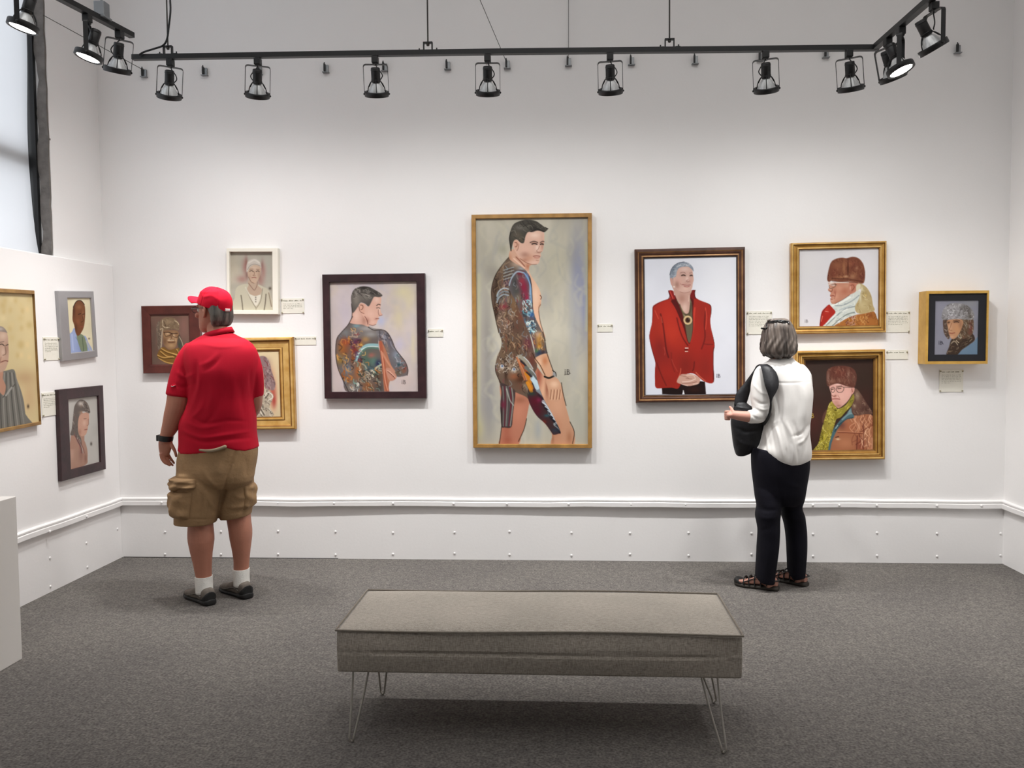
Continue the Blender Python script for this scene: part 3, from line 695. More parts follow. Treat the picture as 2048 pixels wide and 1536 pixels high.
# cap: crown, brim, button
def build_cap():
    TM = facing(HO+Vector((0, 0, .012)), 27, R_(17)); bm = bmesh.new(); n = 48; rings = []
    for k in range(15):
        t = k/14; a = t*math.pi/2
        f0, f1, hw, z = -.119*math.cos(a)**.72, .106*math.cos(a)**.62, .094*math.cos(a)**.66, 0.018+.114*math.sin(a)**.92
        if k == 14: f0, f1, hw = -.012, .010, .010
        c_, h_ = (f0+f1)/2, (f1-f0)/2
        rings.append([bm.verts.new(TM @ Vector((c_+h_*math.cos(2*math.pi*q/n), hw*math.sin(2*math.pi*q/n), z+(.004*math.cos(12*math.pi*q/n) if 3 < k < 11 else 0)*.4))) for q in range(n)])
    for A, B in zip(rings, rings[1:]):
        for q in range(n): bm.faces.new((A[q], A[(q+1) % n], B[(q+1) % n], B[q]))
    bm.faces.new(rings[-1]); bm.faces.new(rings[0][::-1])
    me = remesh(bm, .004, 3); co = arr(me).astype(float); nr = arr(me, 'n')
    iv = np.array(TM.inverted()); L = co @ iv[:3, :3].T+iv[:3, 3]; ang = np.arctan2(L[:, 1], L[:, 0])
    seam = np.zeros(len(co))
    for s in range(6): d = np.abs((ang-(s*math.pi/3+math.pi/6)+math.pi) % (2*math.pi)-math.pi)*np.hypot(L[:, 0], L[:, 1]); seam += -.0022*np.exp(-(d/.004)**2)
    seam += -.003*np.exp(-((L[:, 2]-.05-.012*np.sin(ang*3))/.010)**2)*np.exp(-((ang+2.0)/.8)**2)+.003*np.exp(-((L[:, 2]-.085+.01*np.sin(ang*5))/.012)**2)*np.exp(-((ang-1.9)/.9)**2)
    seam += .0025*np.exp(-((L[:, 2]-.07-.02*ang)/.009)**2)
    setco(me, co+nr*seam[:, None]); cap = put('cap', me, M['redcap'], man)
    bm = bmesh.new(); top, bot = [], []
    N1, N2 = 28, 8
    for i in range(N1+1):
        a = R_(-68+136*i/N1); rt, rb = [], []
        for j in range(N2+1):
            t = j/N2; ext = .112*math.cos(a*.93)**.75
            f = .098*math.cos(a)*1.0+ext*t; s = .088*math.sin(a)*(1-.02*t); z = .020+.010*(1-(s/.09)**2)*1.0-.012*(abs(s)/.09)**2*t-.012*t*t+.006*t
            rt.append(bm.verts.new(TM @ Vector((f, s, z+.003)))); rb.append(bm.verts.new(TM @ Vector((f, s, z))))
        top.append(rt); bot.append(rb)
    for i in range(N1):
        for j in range(N2): bm.faces.new((top[i][j], top[i+1][j], top[i+1][j+1], top[i][j+1])); bm.faces.new((bot[i][j], bot[i][j+1], bot[i+1][j+1], bot[i+1][j]))
        for j in (0, N2): bm.faces.new((top[i][j], bot[i][j], bot[i+1][j], top[i+1][j]))
    for i in (0, N1):
        for j in range(N2): bm.faces.new((top[i][j], top[i][j+1], bot[i][j+1], bot[i][j]))
    bmesh.ops.recalc_face_normals(bm, faces=bm.faces[:]); me = bpy.data.meshes.new('brim'); bm.to_mesh(me); bm.free(); sub(put('brim', me, M['redcap'], cap), cap)
    bm = bmesh.new(); bmesh.ops.create_uvsphere(bm, u_segments=16, v_segments=8, radius=.009, matrix=TM @ Matrix.Translation((-.002, 0, .1315)) @ Matrix.Diagonal((1, 1, .5, 1)))
    me = bpy.data.meshes.new('button'); bm.to_mesh(me); bm.free(); sub(put('button', me, M['redcap'], cap), cap)
    bm = bmesh.new(); box(bm, (-.123, -.016, .022), (-.112, .016, .036), .002, mtx=TM); me = bpy.data.meshes.new('size_strap'); bm.to_mesh(me); bm.free(); sub(put('size_strap', me, M['white'], cap, False), cap)
build_cap()
def build_mhair():
    bm = bmesh.new(); rings = []; n = 40
    for z, fb, ff, hw in ((-.088, -.075, -.040, .045), (-.075, -.098, -.036, .066), (-.05, -.109, -.034, .0765), (-.02, -.114, -.030, .080), (.01, -.116, .0, .081), (.045, -.114, .02, .081)):
        c, a = (fb+ff)/2, (ff-fb)/2
        rings.append([bm.verts.new(HM @ (Vector((c+a*math.cos(2*math.pi*q/n), hw*math.sin(2*math.pi*q/n)*(1 if math.cos(2*math.pi*q/n) < 0.2 else 1-.35*(math.cos(2*math.pi*q/n)-.2)), z))*HS)) for q in range(n)])
    for A, B in zip(rings, rings[1:]):
        for q in range(n): bm.faces.new((A[q], A[(q+1) % n], B[(q+1) % n], B[q]))
    bm.faces.new(rings[0]); bm.faces.new(rings[-1][::-1])
    me = remesh(bm, .0045, 2); put('hair', me, M['greyhair'], man)
build_mhair()
bm = bmesh.new()
for q in (-1, 1):
    tube(bm, [HM @ (Vector(p)*HS) for p in spline([(-.028, q*.083, .008), (-.012, q*.084, .018), (.05, q*.082, .012), (.112, q*.064, .008)], 4)], .0022, 8)
    tube(bm, [HM @ (Vector(p)*HS) for p in spline([(.112+.006*math.cos(a), q*.036+.025*math.sin(a), .002+.018*math.cos(a)) for a in [2*math.pi*k/14 for k in range(14)]], 2, True)], .0017, 6, closed=True)
tube(bm, [HM @ (Vector(p)*HS) for p in ((.114, -.012, .008), (.118, 0, .012), (.114, .012, .008))], .0017, 6)
me = bpy.data.meshes.new('eyeglasses'); bm.to_mesh(me); bm.free(); put('eyeglasses', me, M['glasses'], man)

# cargo shorts
LLEG = [(350, 285, 640, .135, -.03), (430, 268, 648, .135, -.04), (500, 260, 648, .133, -.045), (560, 253, 634, .13, -.05), (640, 256, 610, .125, -.055), (705, 260, 593, .12, -.06), (772, 258, 578, .115, -.06)]
RLEG = [(350, 560, 884, .135, .04), (430, 610, 884, .135, .05), (500, 636, 888, .13, .055), (560, 624, 892, .125, .06), (640, 628, 880, .12, .06), (718, 642, 868, .112, .06)]
def leg_at(rows, v):
    return [float(np.interp(v, [r[0] for r in rows], [r[i] for r in rows])) for i in range(1, 5)]
def build_shorts():
    bm = bmesh.new(); mf.loft(bm, 'B', [(105, 330, 915, .178, .02), (170, 304, 920, .18, .02), (250, 288, 914, .182, .02), (330, 288, 898, .18, .01), (420, 276, 884, .16, 0), (470, 330, 830, .12, 0)], 44, 2)
    mf.loft(bm, 'B', LLEG, 40, 2); mf.loft(bm, 'B', [(r[0], r[1], r[2], r[3], r[4], 2.3, .12*i/5) for i, r in enumerate(RLEG)], 40, 2)
    me = remesh(bm, .006, 5)
    mf.folds(me, 'B', [([(650, 500), (700, 330), (760, 170)], 12, -9), ([(620, 640), (650, 540), (690, 420)], 18, -12), ([(480, 330), (540, 420), (640, 500)], 18, 6), ([(440, 420), (520, 500), (600, 570)], 20, -5), ([(520, 560), (560, 640), (600, 660)], 20, 6), ([(470, 520), (470, 640), (440, 740)], 16, -5),
        ([(720, 520), (780, 560), (850, 560)], 18, 4), ([(680, 640), (770, 640), (860, 620)], 16, 5), ([(690, 680), (780, 670), (860, 655)], 14, -4), ([(260, 735), (420, 742), (580, 738)], 6, -3), ([(640, 700), (760, 690), (870, 672)], 6, -3), ([(430, 180), (440, 300)], 14, -3), ([(620, 240), (600, 380)], 30, 5), ([(840, 200), (850, 400)], 24, -4), ([(310, 200), (320, 330)], 14, 4)])
    o = put('cargo_shorts', me, M['khaki'], man)
    def patch(name, rows, v0, v1, t0, t1, dep, m, nv=26, nt=30, fn=None):
        bm = bmesh.new(); g = []
        for i in range(nv+1):
            v = v0+(v1-v0)*i/nv; r = []
            for j in range(nt+1):
                th = R_(t0+(t1-t0)*j/nt); vv = v+(fn(j/nt, i/nv) if fn else 0)
                ul, ur, b, dy = leg_at(rows, vv); c, a, b, e, _ = mf.row('B', vv, ul, ur, b, dy)
                ed = min(1, min(i/nv, 1-i/nv)*7)*min(1, min(j/nt, 1-j/nt)*7); d = -.010+(dep+.010)*ed**.5
                d += (.004*math.sin(j/nt*17+i/nv*6)+.003*math.sin(j/nt*7-i/nv*13))*ed
                ct, st = math.cos(th), math.sin(th)
                r.append(bm.verts.new((c.x+(a+d)*math.copysign(abs(ct)**.87, ct), c.y+(b+d)*math.copysign(abs(st)**.87, st), c.z)))
            g.append(r)
        for i in range(nv):
            for j in range(nt): bm.faces.new((g[i][j], g[i][j+1], g[i+1][j+1], g[i+1][j]))
        bmesh.ops.recalc_face_normals(bm, faces=bm.faces[:]); me = bpy.data.meshes.new(name); bm.to_mesh(me); bm.free()
        return sub(put(name, me, m, o), o)
    p1 = patch('pocket', LLEG, 478, 712, 166, 276, .026, M['khaki']); patch('pocket_flap', LLEG, 372, 492, 168, 284, .030, M['khaki'], fn=lambda a, b: -70*b*max(0, a-.35)+6*math.sin(a*15)*b)
    patch('pocket', RLEG, 440, 650, 322, 395, .014, M['khaki'])
    # drawstring tab and lighter waistband showing under the shirt
    bm = bmesh.new(); tube(bm, [mf.P('B', 318, 175, -.10), mf.P('B', 308, 215, -.105), mf.P('B', 318, 262, -.10)], [.010, .013, .006], 10, fl=.5); me = bpy.data.meshes.new('belt_tab'); bm.to_mesh(me); bm.free(); sub(put('belt_tab', me, M['greyhair'], o), o)
    bm = bmesh.new(); A = []
    for k in range(25):
        t = k/24; u = 455+t*215; v = 160+18*math.sin(t*math.pi)-28*t; A.append(mf.P('B', u, v+4, -.160+.012*abs(t-.5)))
    tube(bm, A, .012, 8, fl=.8); me = bpy.data.meshes.new('waistband'); bm.to_mesh(me); bm.free(); sub(put('waistband', me, M['khaki2'], o), o)
build_shorts()
# watch
bm = bmesh.new(); mf.loft(bm, 'A', [(1328, 126, 236, .040, -.03, 2.3, -.12), (1340, 118, 236, .042, -.03, 2.3, -.12), (1362, 116, 232, .042, -.03, 2.3, -.12), (1374, 122, 228, .040, -.03, 2.3, -.12)], 36, 2)
me = bpy.data.meshes.new('watch'); bm.to_mesh(me); bm.free(); wt = put('watch', me, M['blackcord'], man)
wc = mf.P('A', 116, 1346, -.03)
bm = bmesh.new(); box(bm, (wc.x-.007, wc.y-.020, wc.z-.018), (wc.x+.008, wc.y+.020, wc.z+.018), .004); me = bpy.data.meshes.new('watch_case'); bm.to_mesh(me); bm.free(); sub(put('watch_case', me, M['glasses'], wt), wt)
# socks and shoes
for rows in ([(1212, 423, 554, .051, -.07), (1222, 421, 555, .052, -.07), (1290, 426, 556, .052, -.075), (1350, 428, 560, .05, -.08)], [(1150, 734, 861, .051, .06), (1160, 733, 862, .052, .06), (1230, 740, 862, .052, .055), (1290, 742, 866, .05, .05)]):
    bm = bmesh.new(); mf.loft(bm, 'B', rows, 32, 3); bmesh.ops.recalc_face_normals(bm, faces=bm.faces[:]); me = bpy.data.meshes.new('sock'); bm.to_mesh(me); bm.free(); put('sock', me, M['sock'], man)
def foot_rings(bm, mtx, L, prof, z0=0.0, n=24, wid=1.0):
    """prof: (t along the foot, half width, top height, sideways shift)"""
    rings = []
    for t, hw, zt, sh in prof:
        ring = []
        for q in range(n):
            a = 2*math.pi*q/n; c, s = math.cos(a), math.sin(a)
            y = sh+hw*wid*math.copysign(abs(c)**.8, c); z = z0+(zt-z0)*(0.5+0.5*math.copysign(abs(s)**.75, s)) if s > 0 else z0+(zt-z0)*0.5*(1-abs(s)**.45)
            ring.append(bm.verts.new(mtx @ Vector((t*L, y, z))))
        rings.append(ring)
    for A, B in zip(rings, rings[1:]):
        for q in range(n): bm.faces.new((A[q], A[(q+1) % n], B[(q+1) % n], B[q]))
    bm.faces.new(rings[0]); bm.faces.new(rings[-1][::-1])
def shoe(heel, deg, parent, L=.295):
    mtx = Matrix.Translation(heel) @ Matrix.Rotation(R_(180-deg), 4, 'Z')
    bm = bmesh.new(); foot_rings(bm, mtx, L, [(0.0, .022, .075, 0), (.03, .032, .092, 0), (.10, .039, .100, 0), (.22, .041, .098, 0), (.34, .043, .100, 0), (.46, .046, .088, .002), (.6, .050, .070, .004), (.75, .052, .056, .005), (.88, .047, .048, .003), (.96, .034, .040, 0), (1.0, .016, .032, 0)], .018)
    me = remesh(bm, .0045, 4); up = put('shoe', me, M['shoe'], parent)
    bm = bmesh.new(); foot_rings(bm, mtx, L, [(-.03, .026, .034, 0), (.0, .037, .040, 0), (.1, .043, .036, 0), (.3, .043, .030, 0), (.5, .048, .028, .002), (.75, .056, .028, .005), (.9, .050, .030, .003), (.99, .034, .036, 0), (1.03, .018, .038, 0)], 0.0)
    me = remesh(bm, .005, 2); s_ = sub(put('sole', me, M['sole'], up), up)
    bm = bmesh.new(); foot_rings(bm, mtx, L, [(-.02, .022, .085, 0), (.0, .034, .080, 0), (.06, .041, .066, 0), (.13, .044, .046, 0)], .02)
    me = remesh(bm, .0045, 3); sub(put('heel_counter', me, M['sole'], up), up)
    bm = bmesh.new()
    for t, hw in ((.30, .030), (.40, .028), (.50, .026)): tube(bm, spline([mtx @ Vector((t*L, -hw, .094-.05*(t-.3)*2)), mtx @ Vector((t*L+.004, 0, .108-.075*(t-.3)*2)), mtx @ Vector((t*L, hw, .094-.05*(t-.3)*2))], 4), .003, 6)
    for s in (-1, 1): tube(bm, spline([mtx @ Vector((.12*L, s*.043, .050)), mtx @ Vector((.3*L, s*.0475, .060)), mtx @ Vector((.5*L, s*.050, .045)), mtx @ Vector((.68*L, s*.0545, .030))], 5), .0035, 6)
    me = bpy.data.meshes.new('laces'); bm.to_mesh(me); bm.free(); sub(put('laces', me, M['greyhair'], up), up)
lc = mf.P('B', 497, 1350, -.08); rc = mf.P('B', 803, 1290, .05)
for c_, dg in ((lc, 42), (rc, 40)):
    d = Vector((-math.cos(R_(dg)), math.sin(R_(dg)), 0)); h = Vector((c_.x, c_.y, 0))-d*.075; shoe(h, dg, man)

# ------------------------------------------------------------------ the woman in white
wf = Fig(-0.585, {'C': (1430, 620, 4.8), 'D': (1430, 900, 4.955)})
wom = tag(empty('person', (1.31, -0.585, 0)), 'person in a white blouse and dark trousers seen from behind with sunglasses on grey hair', 'person')
M['blouse'] = mat('white_chiffon', '#e9e6e2', 0.7, var=0.02, vscale=6, bump=0.05, bscale=300)
M['navy'] = mat('navy_trouser_cloth', '#0f0e18', 0.85, var=0.15, vscale=6, bump=0.1, bscale=200, spec=0.2)
M['bobhair'] = stretchy('brown_grey_hair', '#231c19', '#756a62', 0.45, 30, (1.4, 1.4, .12), 0.5)
M['bag'] = mat('black_nylon', '#0f0f14', 0.55, var=0.2, vscale=12, bump=0.25, bscale=40)
M['sandal'] = mat('black_webbing', '#121110', 0.7); M['sandalsole'] = mat('grey_brown_rubber', '#3d3832', 0.75)
M['shade'] = mat('black_plastic', '#101011', 0.25)
WHO = wf.P('C', 614, 282, .035); WHM = facing(WHO, 66, R_(3)); WHS = .93
blouse = [(468, 540, 745, .058, .0), (495, 500, 778, .075, 0), (530, 440, 830, .095, 0), (572, 424, 866, .11, 0), (640, 440, 905, .122, 0), (710, 478, 922, .132, 0), (800, 512, 930, .14, 0), (900, 522, 922, .146, 0), (1000, 518, 912, .15, 0), (1080, 488, 900, .152, 0),
          (1180, 458, 896, .158, 0), (1270, 436, 906, .164, 0), (1340, 408, 914, .165, 0), (1390, 402, 914, .160, 0), (1425, 425, 905, .15, 0)]
def build_woman():
    bm = bmesh.new(); head_bm(bm, WHM, WHS)
    wf.limb(bm, 'C', [(615, 350, .035, 62), (625, 430, .02, 68), (635, 510, .005, 84)])
    wf.loft(bm, 'C', [(v, ul+30, ur-30, b*.84, dy) for v, ul, ur, b, dy in blouse[1:]], 32, 1)
    wf.limb(bm, 'C', [(465, 590, 0, 56), (432, 720, -.02, 60), (432, 850, -.035, 62), (442, 960, -.045, 58), (405, 1012, -.06, 54), (330, 1024, -.075, 53), (250, 1017, -.078, 47), (190, 1008, -.075, 41), (172, 1006, -.072, 41)])
    # hand closed round the bag strap: palm, four curled fingers, thumb
    wf.limb(bm, 'C', [(190, 1008, -.074, 42), (156, 1008, -.066, 50), (126, 1010, -.058, 46)], 18, 3, .62)
    for i, (v, k) in enumerate(((975, 1), (998, 1.05), (1021, 1.0), (1042, .88))):
        wf.limb(bm, 'C', [(140, v, -.068, 14), (108, v+2, -.060, 14*k), (101, v+5, -.038, 13*k), (122, v+8, -.020, 12*k), (146, v+8, -.022, 10)], 10, 3)
    wf.limb(bm, 'C', [(172, 978, -.070, 17), (160, 952, -.058, 15), (148, 936, -.046, 13), (136, 930, -.038, 10)], 10, 3)
    # right arm bent in front of the chest with its hand
    wf.limb(bm, 'C', [(830, 600, .02, 54), (872, 760, .05, 56), (880, 900, .09, 54), (840, 960, .15, 48), (740, 950, .22, 42), (660, 930, .25, 36)])
    wf.limb(bm, 'C', [(660, 930, .25, 36), (620, 915, .262, 42), (592, 908, .262, 34)], 14, 3, .5)
    for i in range(4): wf.limb(bm, 'C', [(600, 892+i*17, .262, 12.5), (566, 895+i*17, .266, 11.5), (546, 905+i*16, .252, 9.5)], 10, 3)
    wf.limb(bm, 'C', [(640, 896, .255, 14), (612, 872, .262, 12), (592, 862, .264, 9.5)], 10, 3)
    wf.loft(bm, 'D', [(20, 385, 885, .12, 0), (120, 385, 905, .125, 0), (260, 395, 895, .12, 0), (380, 410, 875, .105, 0)], 32, 2)
    wf.loft(bm, 'D', [(330, 410, 640, .09, -.02), (480, 430, 632, .08, -.035), (650, 440, 620, .07, -.045), (800, 455, 620, .062, -.05), (950, 455, 610, .058, -.05), (1100, 460, 585, .046, -.05), (1250, 480, 570, .04, -.05), (1360, 490, 575, .036, -.05)], 28, 2)
    wf.loft(bm, 'D', [(330, 640, 880, .09, .02), (480, 668, 846, .08, .04), (650, 692, 852, .07, .05), (800, 712, 880, .062, .055), (950, 730, 885, .058, .055), (1100, 745, 872, .046, .055), (1220, 770, 868, .04, .055), (1320, 780, 868, .036, .055)], 28, 2)
    for c_, dg in FEET:
        mtx = Matrix.Translation(c_) @ Matrix.Rotation(R_(180-dg), 4, 'Z')
        foot_rings(bm, mtx, .235, [(0, .018, .055, 0), (.05, .026, .075, 0), (.18, .031, .095, 0), (.32, .033, .100, 0), (.48, .036, .078, 0), (.65, .041, .056, .003), (.80, .041, .044, .004)], .026)
        for i in range(5):
            y = -.030+.0155*i; r = .0095 if i < 4 else .0125; q = (.16-.02*(i-4)**2*.25)
            tube(bm, [mtx @ Vector((.170, y*.95+.003, .036)), mtx @ Vector((.200-.003*(4-i)**1.5, y+.003, .036)), mtx @ Vector((.226-.004*(4-i)**1.5, y+.003, .034))], [r, r, r*.85], 10)
    return put('body', remesh(bm, .0038, 3), M['skin2'], wom)
wl = wf.P('D', 535, 1330, -.05); wr = wf.P('D', 828, 1280, .055)
FEET = []
for c_, dg in ((wl, 28), (wr, 44)):
    d = Vector((-math.cos(R_(dg)), math.sin(R_(dg)), 0)); FEET.append((Vector((c_.x, c_.y, 0))-d*.052, dg))
wbody = build_woman(); eyes(wbody, WHM, WHS)
def build_blouse():
    bm = bmesh.new(); wf.loft(bm, 'C', blouse, 48, 3)
    wf.limb(bm, 'C', [(490, 545, 0, 55), (455, 610, -.005, 76), (430, 720, -.02, 82), (432, 840, -.035, 88), (448, 945, -.045, 88), (425, 1005, -.055, 78), (370, 1022, -.068, 66), (322, 1026, -.074, 62)], 26)
    wf.limb(bm, 'C', [(800, 560, 0, 60), (850, 640, .02, 74), (868, 770, .05, 66), (874, 890, .08, 62), (850, 950, .13, 58), (790, 955, .19, 52)], 24)
    me = remesh(bm, .0055, 6); co = arr(me).astype(float); u, v = wf.uv('C', co)
    hem = np.interp(u, [380, 420, 480, 560, 640, 740, 820, 905], [-66, -50, -28, -4, 18, 40, 32, 6]); tl = np.clip((v-1300)/130, 0, 1); co[:, 2] -= hem*tl*wf.unit('C'); setco(me, co)
    wf.folds(me, 'C', [([(470, 1130), (505, 1260), (520, 1400)], 15, 6), ([(520, 1060), (560, 1240), (590, 1420)], 18, -7), ([(570, 1080), (620, 1240), (655, 1440)], 15, 7), ([(640, 1060), (690, 1230), (715, 1450)], 18, -7), ([(690, 1090), (745, 1240), (770, 1450)], 15, 8), ([(760, 1080), (800, 1230), (815, 1440)], 18, -6),
        ([(900, 1090), (840, 1180), (740, 1215)], 15, -6), ([(905, 1130), (860, 1240), (790, 1290)], 15, 6), ([(860, 1180), (868, 1300), (850, 1430)], 15, -6), ([(735, 1300), (750, 1400), (745, 1480)], 10, 7), ([(680, 1320), (695, 1400), (690, 1470)], 9, -5), ([(790, 1330), (800, 1400), (798, 1470)], 9, -6),
        ([(555, 700), (575, 880), (560, 1080)], 28, -6), ([(640, 700), (665, 880), (650, 1100)], 30, 5), ([(770, 700), (800, 880), (790, 1090)], 30, -5), ([(720, 690), (725, 850), (715, 1020)], 26, 3), ([(850, 700), (872, 870), (866, 1080)], 20, 5),
        ([(370, 710), (440, 790), (520, 815)], 14, 5), ([(360, 850), (440, 900), (530, 890)], 14, -6), ([(390, 930), (470, 960), (535, 945)], 12, 6), ([(340, 1000), (420, 1052), (500, 1045)], 12, -5), ([(540, 690), (700, 702), (920, 688)], 8, -2.5)])
    return put('blouse', me, M['blouse'], wom)
bl = build_blouse()
collar(wf, 'C', bl, M['blouse'], (640, 500), 132, (632, 462), 106, .07, .012, .05, .005)
bm = bmesh.new(); bmesh.ops.create_uvsphere(bm, u_segments=12, v_segments=8, radius=.006, matrix=Matrix.Translation(wf.P('C', 722, 492, -.058))); me = bpy.data.meshes.new('button'); bm.to_mesh(me); bm.free(); sub(put('button', me, M['shade'], bl), bl)
def build_bob():
    bm = bmesh.new(); wf.loft(bm, 'C', [(80, 560, 660, .045, .012), (96, 522, 698, .082, .010), (125, 496, 724, .100, .006), (170, 476, 743, .110, .003), (220, 462, 760, .110, .0), (280, 452, 772, .112, -.002), (335, 444, 780, .108, -.008), (380, 446, 782, .10, -.014), (415, 460, 765, .088, -.02), (440, 500, 735, .07, -.024), (458, 545, 700, .05, -.026)], 48, 3)
    wf.limb(bm, 'C', [(470, 340, -.02, 26), (456, 395, -.02, 24), (470, 430, -.02, 16), (450, 440, -.02, 7)], 12); wf.limb(bm, 'C', [(745, 330, -.02, 26), (766, 375, -.02, 22), (772, 392, -.02, 16), (790, 372, -.02, 6)], 12)
    wf.limb(bm, 'C', [(500, 110, -.03, 10), (520, 92, -.03, 9), (560, 84, -.03, 6)], 10)
    me = remesh(bm, .0045, 4); co = arr(me).astype(float); nr = arr(me, 'n'); u, v = wf.uv('C', co); ang = np.arctan2(co[:, 1]-WHO.y, co[:, 0]-WHO.x)
    d = .0028*np.sin(ang*23+.02*v+2*np.sin(v*.02))+.0018*np.sin(ang*47-.03*v)+.003*np.sin(ang*9+v*.012); d *= np.clip((v-95)/90, 0, 1); setco(me, co+nr*d[:, None])
    return put('hair', me, M['bobhair'], wom)
bob = build_bob()
from mathutils.bvhtree import BVHTree
hv = BVHTree.FromPolygons([v.co for v in bob.data.vertices], [tuple(p.vertices) for p in bob.data.polygons])
def onhair(u, v, o=.003):                       # rest a point on the hair surface
    a = wf.P('C', u, v, -.40); d = (wf.P('C', u, v, .3)-a).normalized(); h = hv.ray_cast(a, d)
    if h[0] is None: n = hv.find_nearest(wf.P('C', u, v, 0)); return n[0]+n[1]*o
    return h[0]-d*o
bm = bmesh.new()
tube(bm, spline([wf.P('C', 446, 177, -.03), onhair(474, 178), onhair(495, 174), onhair(501, 128), onhair(545, 112), onhair(600, 104), onhair(650, 104), onhair(702, 115), onhair(708, 134)], 6), .0058, 8)
tube(bm, spline([onhair(520, 122), onhair(560, 122), onhair(600, 110), onhair(640, 118), onhair(700, 120)], 5), .0042, 8)
me = bpy.data.meshes.new('sunglasses'); bm.to_mesh(me); bm.free(); put('sunglasses', me, M['shade'], wom)
def build_trousers():
    bm = bmesh.new(); wf.loft(bm, 'D', [(-20, 380, 885, .14, 0), (40, 364, 918, .148, 0), (120, 364, 930, .152, 0), (220, 370, 922, .152, 0), (330, 384, 904, .145, 0), (420, 394, 890, .138, 0), (480, 402, 878, .118, 0), (540, 425, 850, .085, 0)], 44, 2)
    wf.loft(bm, 'D', [(300, 420, 640, .07, -.01), (380, 394, 655, .105, -.015), (480, 403, 654, .108, -.025), (555, 418, 650, .105, -.035), (600, 408, 647, .103, -.04), (655, 403, 640, .10, -.042), (710, 413, 637, .095, -.045), (790, 427, 637, .092, -.05), (870, 424, 634, .09, -.05), (960, 418, 628, .09, -.05), (1060, 413, 616, .088, -.05), (1160, 407, 602, .085, -.05), (1250, 402, 588, .082, -.05), (1290, 408, 584, .08, -.05)], 36, 2)
    wf.loft(bm, 'D', [(300, 650, 880, .07, .01), (380, 642, 892, .105, .015), (480, 645, 878, .108, .03), (555, 650, 853, .105, .045), (605, 656, 866, .103, .05), (655, 664, 884, .10, .05), (710, 682, 891, .095, .052), (800, 700, 902, .092, .055), (900, 710, 905, .09, .055), (1000, 716, 903, .09, .055), (1100, 720, 896, .086, .055), (1190, 722, 890, .082, .055), (1240, 728, 887, .08, .055)], 36, 2)
    me = remesh(bm, .006, 5); co = arr(me).astype(float); u, v = wf.uv('D', co)
    left = u < 655
    hem = np.where(left, np.interp(u, [400, 450, 580], [-30, 4, 24]), np.interp(u, [720, 780, 890], [-26, 24, 6])); tl = np.clip((v-np.where(left, 1180, 1130))/110, 0, 1); co[:, 2] -= hem*tl*wf.unit('D'); setco(me, co)
    wf.folds(me, 'D', [([(420, 560), (520, 600), (630, 590)], 16, -6), ([(410, 650), (520, 680), (630, 660)], 16, 5), ([(860, 555), (780, 600), (690, 600)], 16, -6), ([(880, 650), (790, 690), (700, 690)], 16, 5), ([(640, 640), (660, 480), (640, 300)], 14, -7), ([(440, 800), (540, 780)], 14, -4), ([(540, 900), (520, 1100), (500, 1260)], 20, 3), ([(800, 860), (810, 1000), (800, 1200)], 20, 3), ([(700, 330), (860, 380)], 18, 4)], gain=.7, wide=1.4)
    put('trousers', me, M['navy'], wom)
build_trousers()
for c_, dg in FEET:
    mtx = Matrix.Translation(c_) @ Matrix.Rotation(R_(180-dg), 4, 'Z'); L = .255
    bm = bmesh.new(); foot_rings(bm, mtx, L, [(-.03, .024, .026, 0), (.02, .036, .030, 0), (.15, .039, .027, 0), (.35, .038, .025, 0), (.55, .044, .025, .002), (.75, .050, .025, .004), (.9, .044, .034, .003), (.99, .030, .040, .002), (1.03, .016, .038, 0)], 0.0)
    sd = put('sandal', remesh(bm, .0045, 3), M['sandalsole'], wom)
    bm = bmesh.new(); foot_rings(bm, mtx, L, [(.82, .047, .036, .003), (.9, .045, .050, .003), (.97, .036, .054, .002), (1.01, .026, .050, .001), (1.035, .014, .042, 0)], .012); sub(put('toe_cap', remesh(bm, .0045, 3), M['sandal'], sd), sd)
    bm = bmesh.new()
    for t, hw, h, dt in ((.36, .036, .106, 0), (.50, .039, .082, .02), (.63, .043, .064, .03), (.75, .046, .054, .03)):
        p = [mtx @ Vector(((t+a)*L, hw*s, z)) for a, s, z in ((0, 1.08, .02), (dt*.4, 1.06, h*.55), (dt, .62, h*.95), (dt, 0, h+.002), (dt, -.62, h*.95), (dt*.4, -1.06, h*.55), (0, -1.08, .02))]
        tube(bm, spline(p, 4), .0085, 8, fl=.45)
    p = [mtx @ Vector(q) for q in ((.085, .038, .075), (.04, .036, .068), (.0, .024, .064), (-.010, 0, .064), (.0, -.024, .064), (.04, -.036, .068), (.085, -.038, .075))]; tube(bm, spline(p, 4), .008, 8, fl=.45)
    for s in (-1, 1): tube(bm, [mtx @ Vector((.36*L, s*.037, .085)), mtx @ Vector((.6*L, s*.043, .055)), mtx @ Vector((.78*L, s*.048, .034))], .006, 8, fl=.5); tube(bm, [mtx @ Vector((.045, s*.037, .068)), mtx @ Vector((.06, s*.040, .028))], .006, 8, fl=.5)
    me = bpy.data.meshes.new('straps'); bm.to_mesh(me); bm.free(); sub(put('straps', me, M['sandal'], sd), sd)

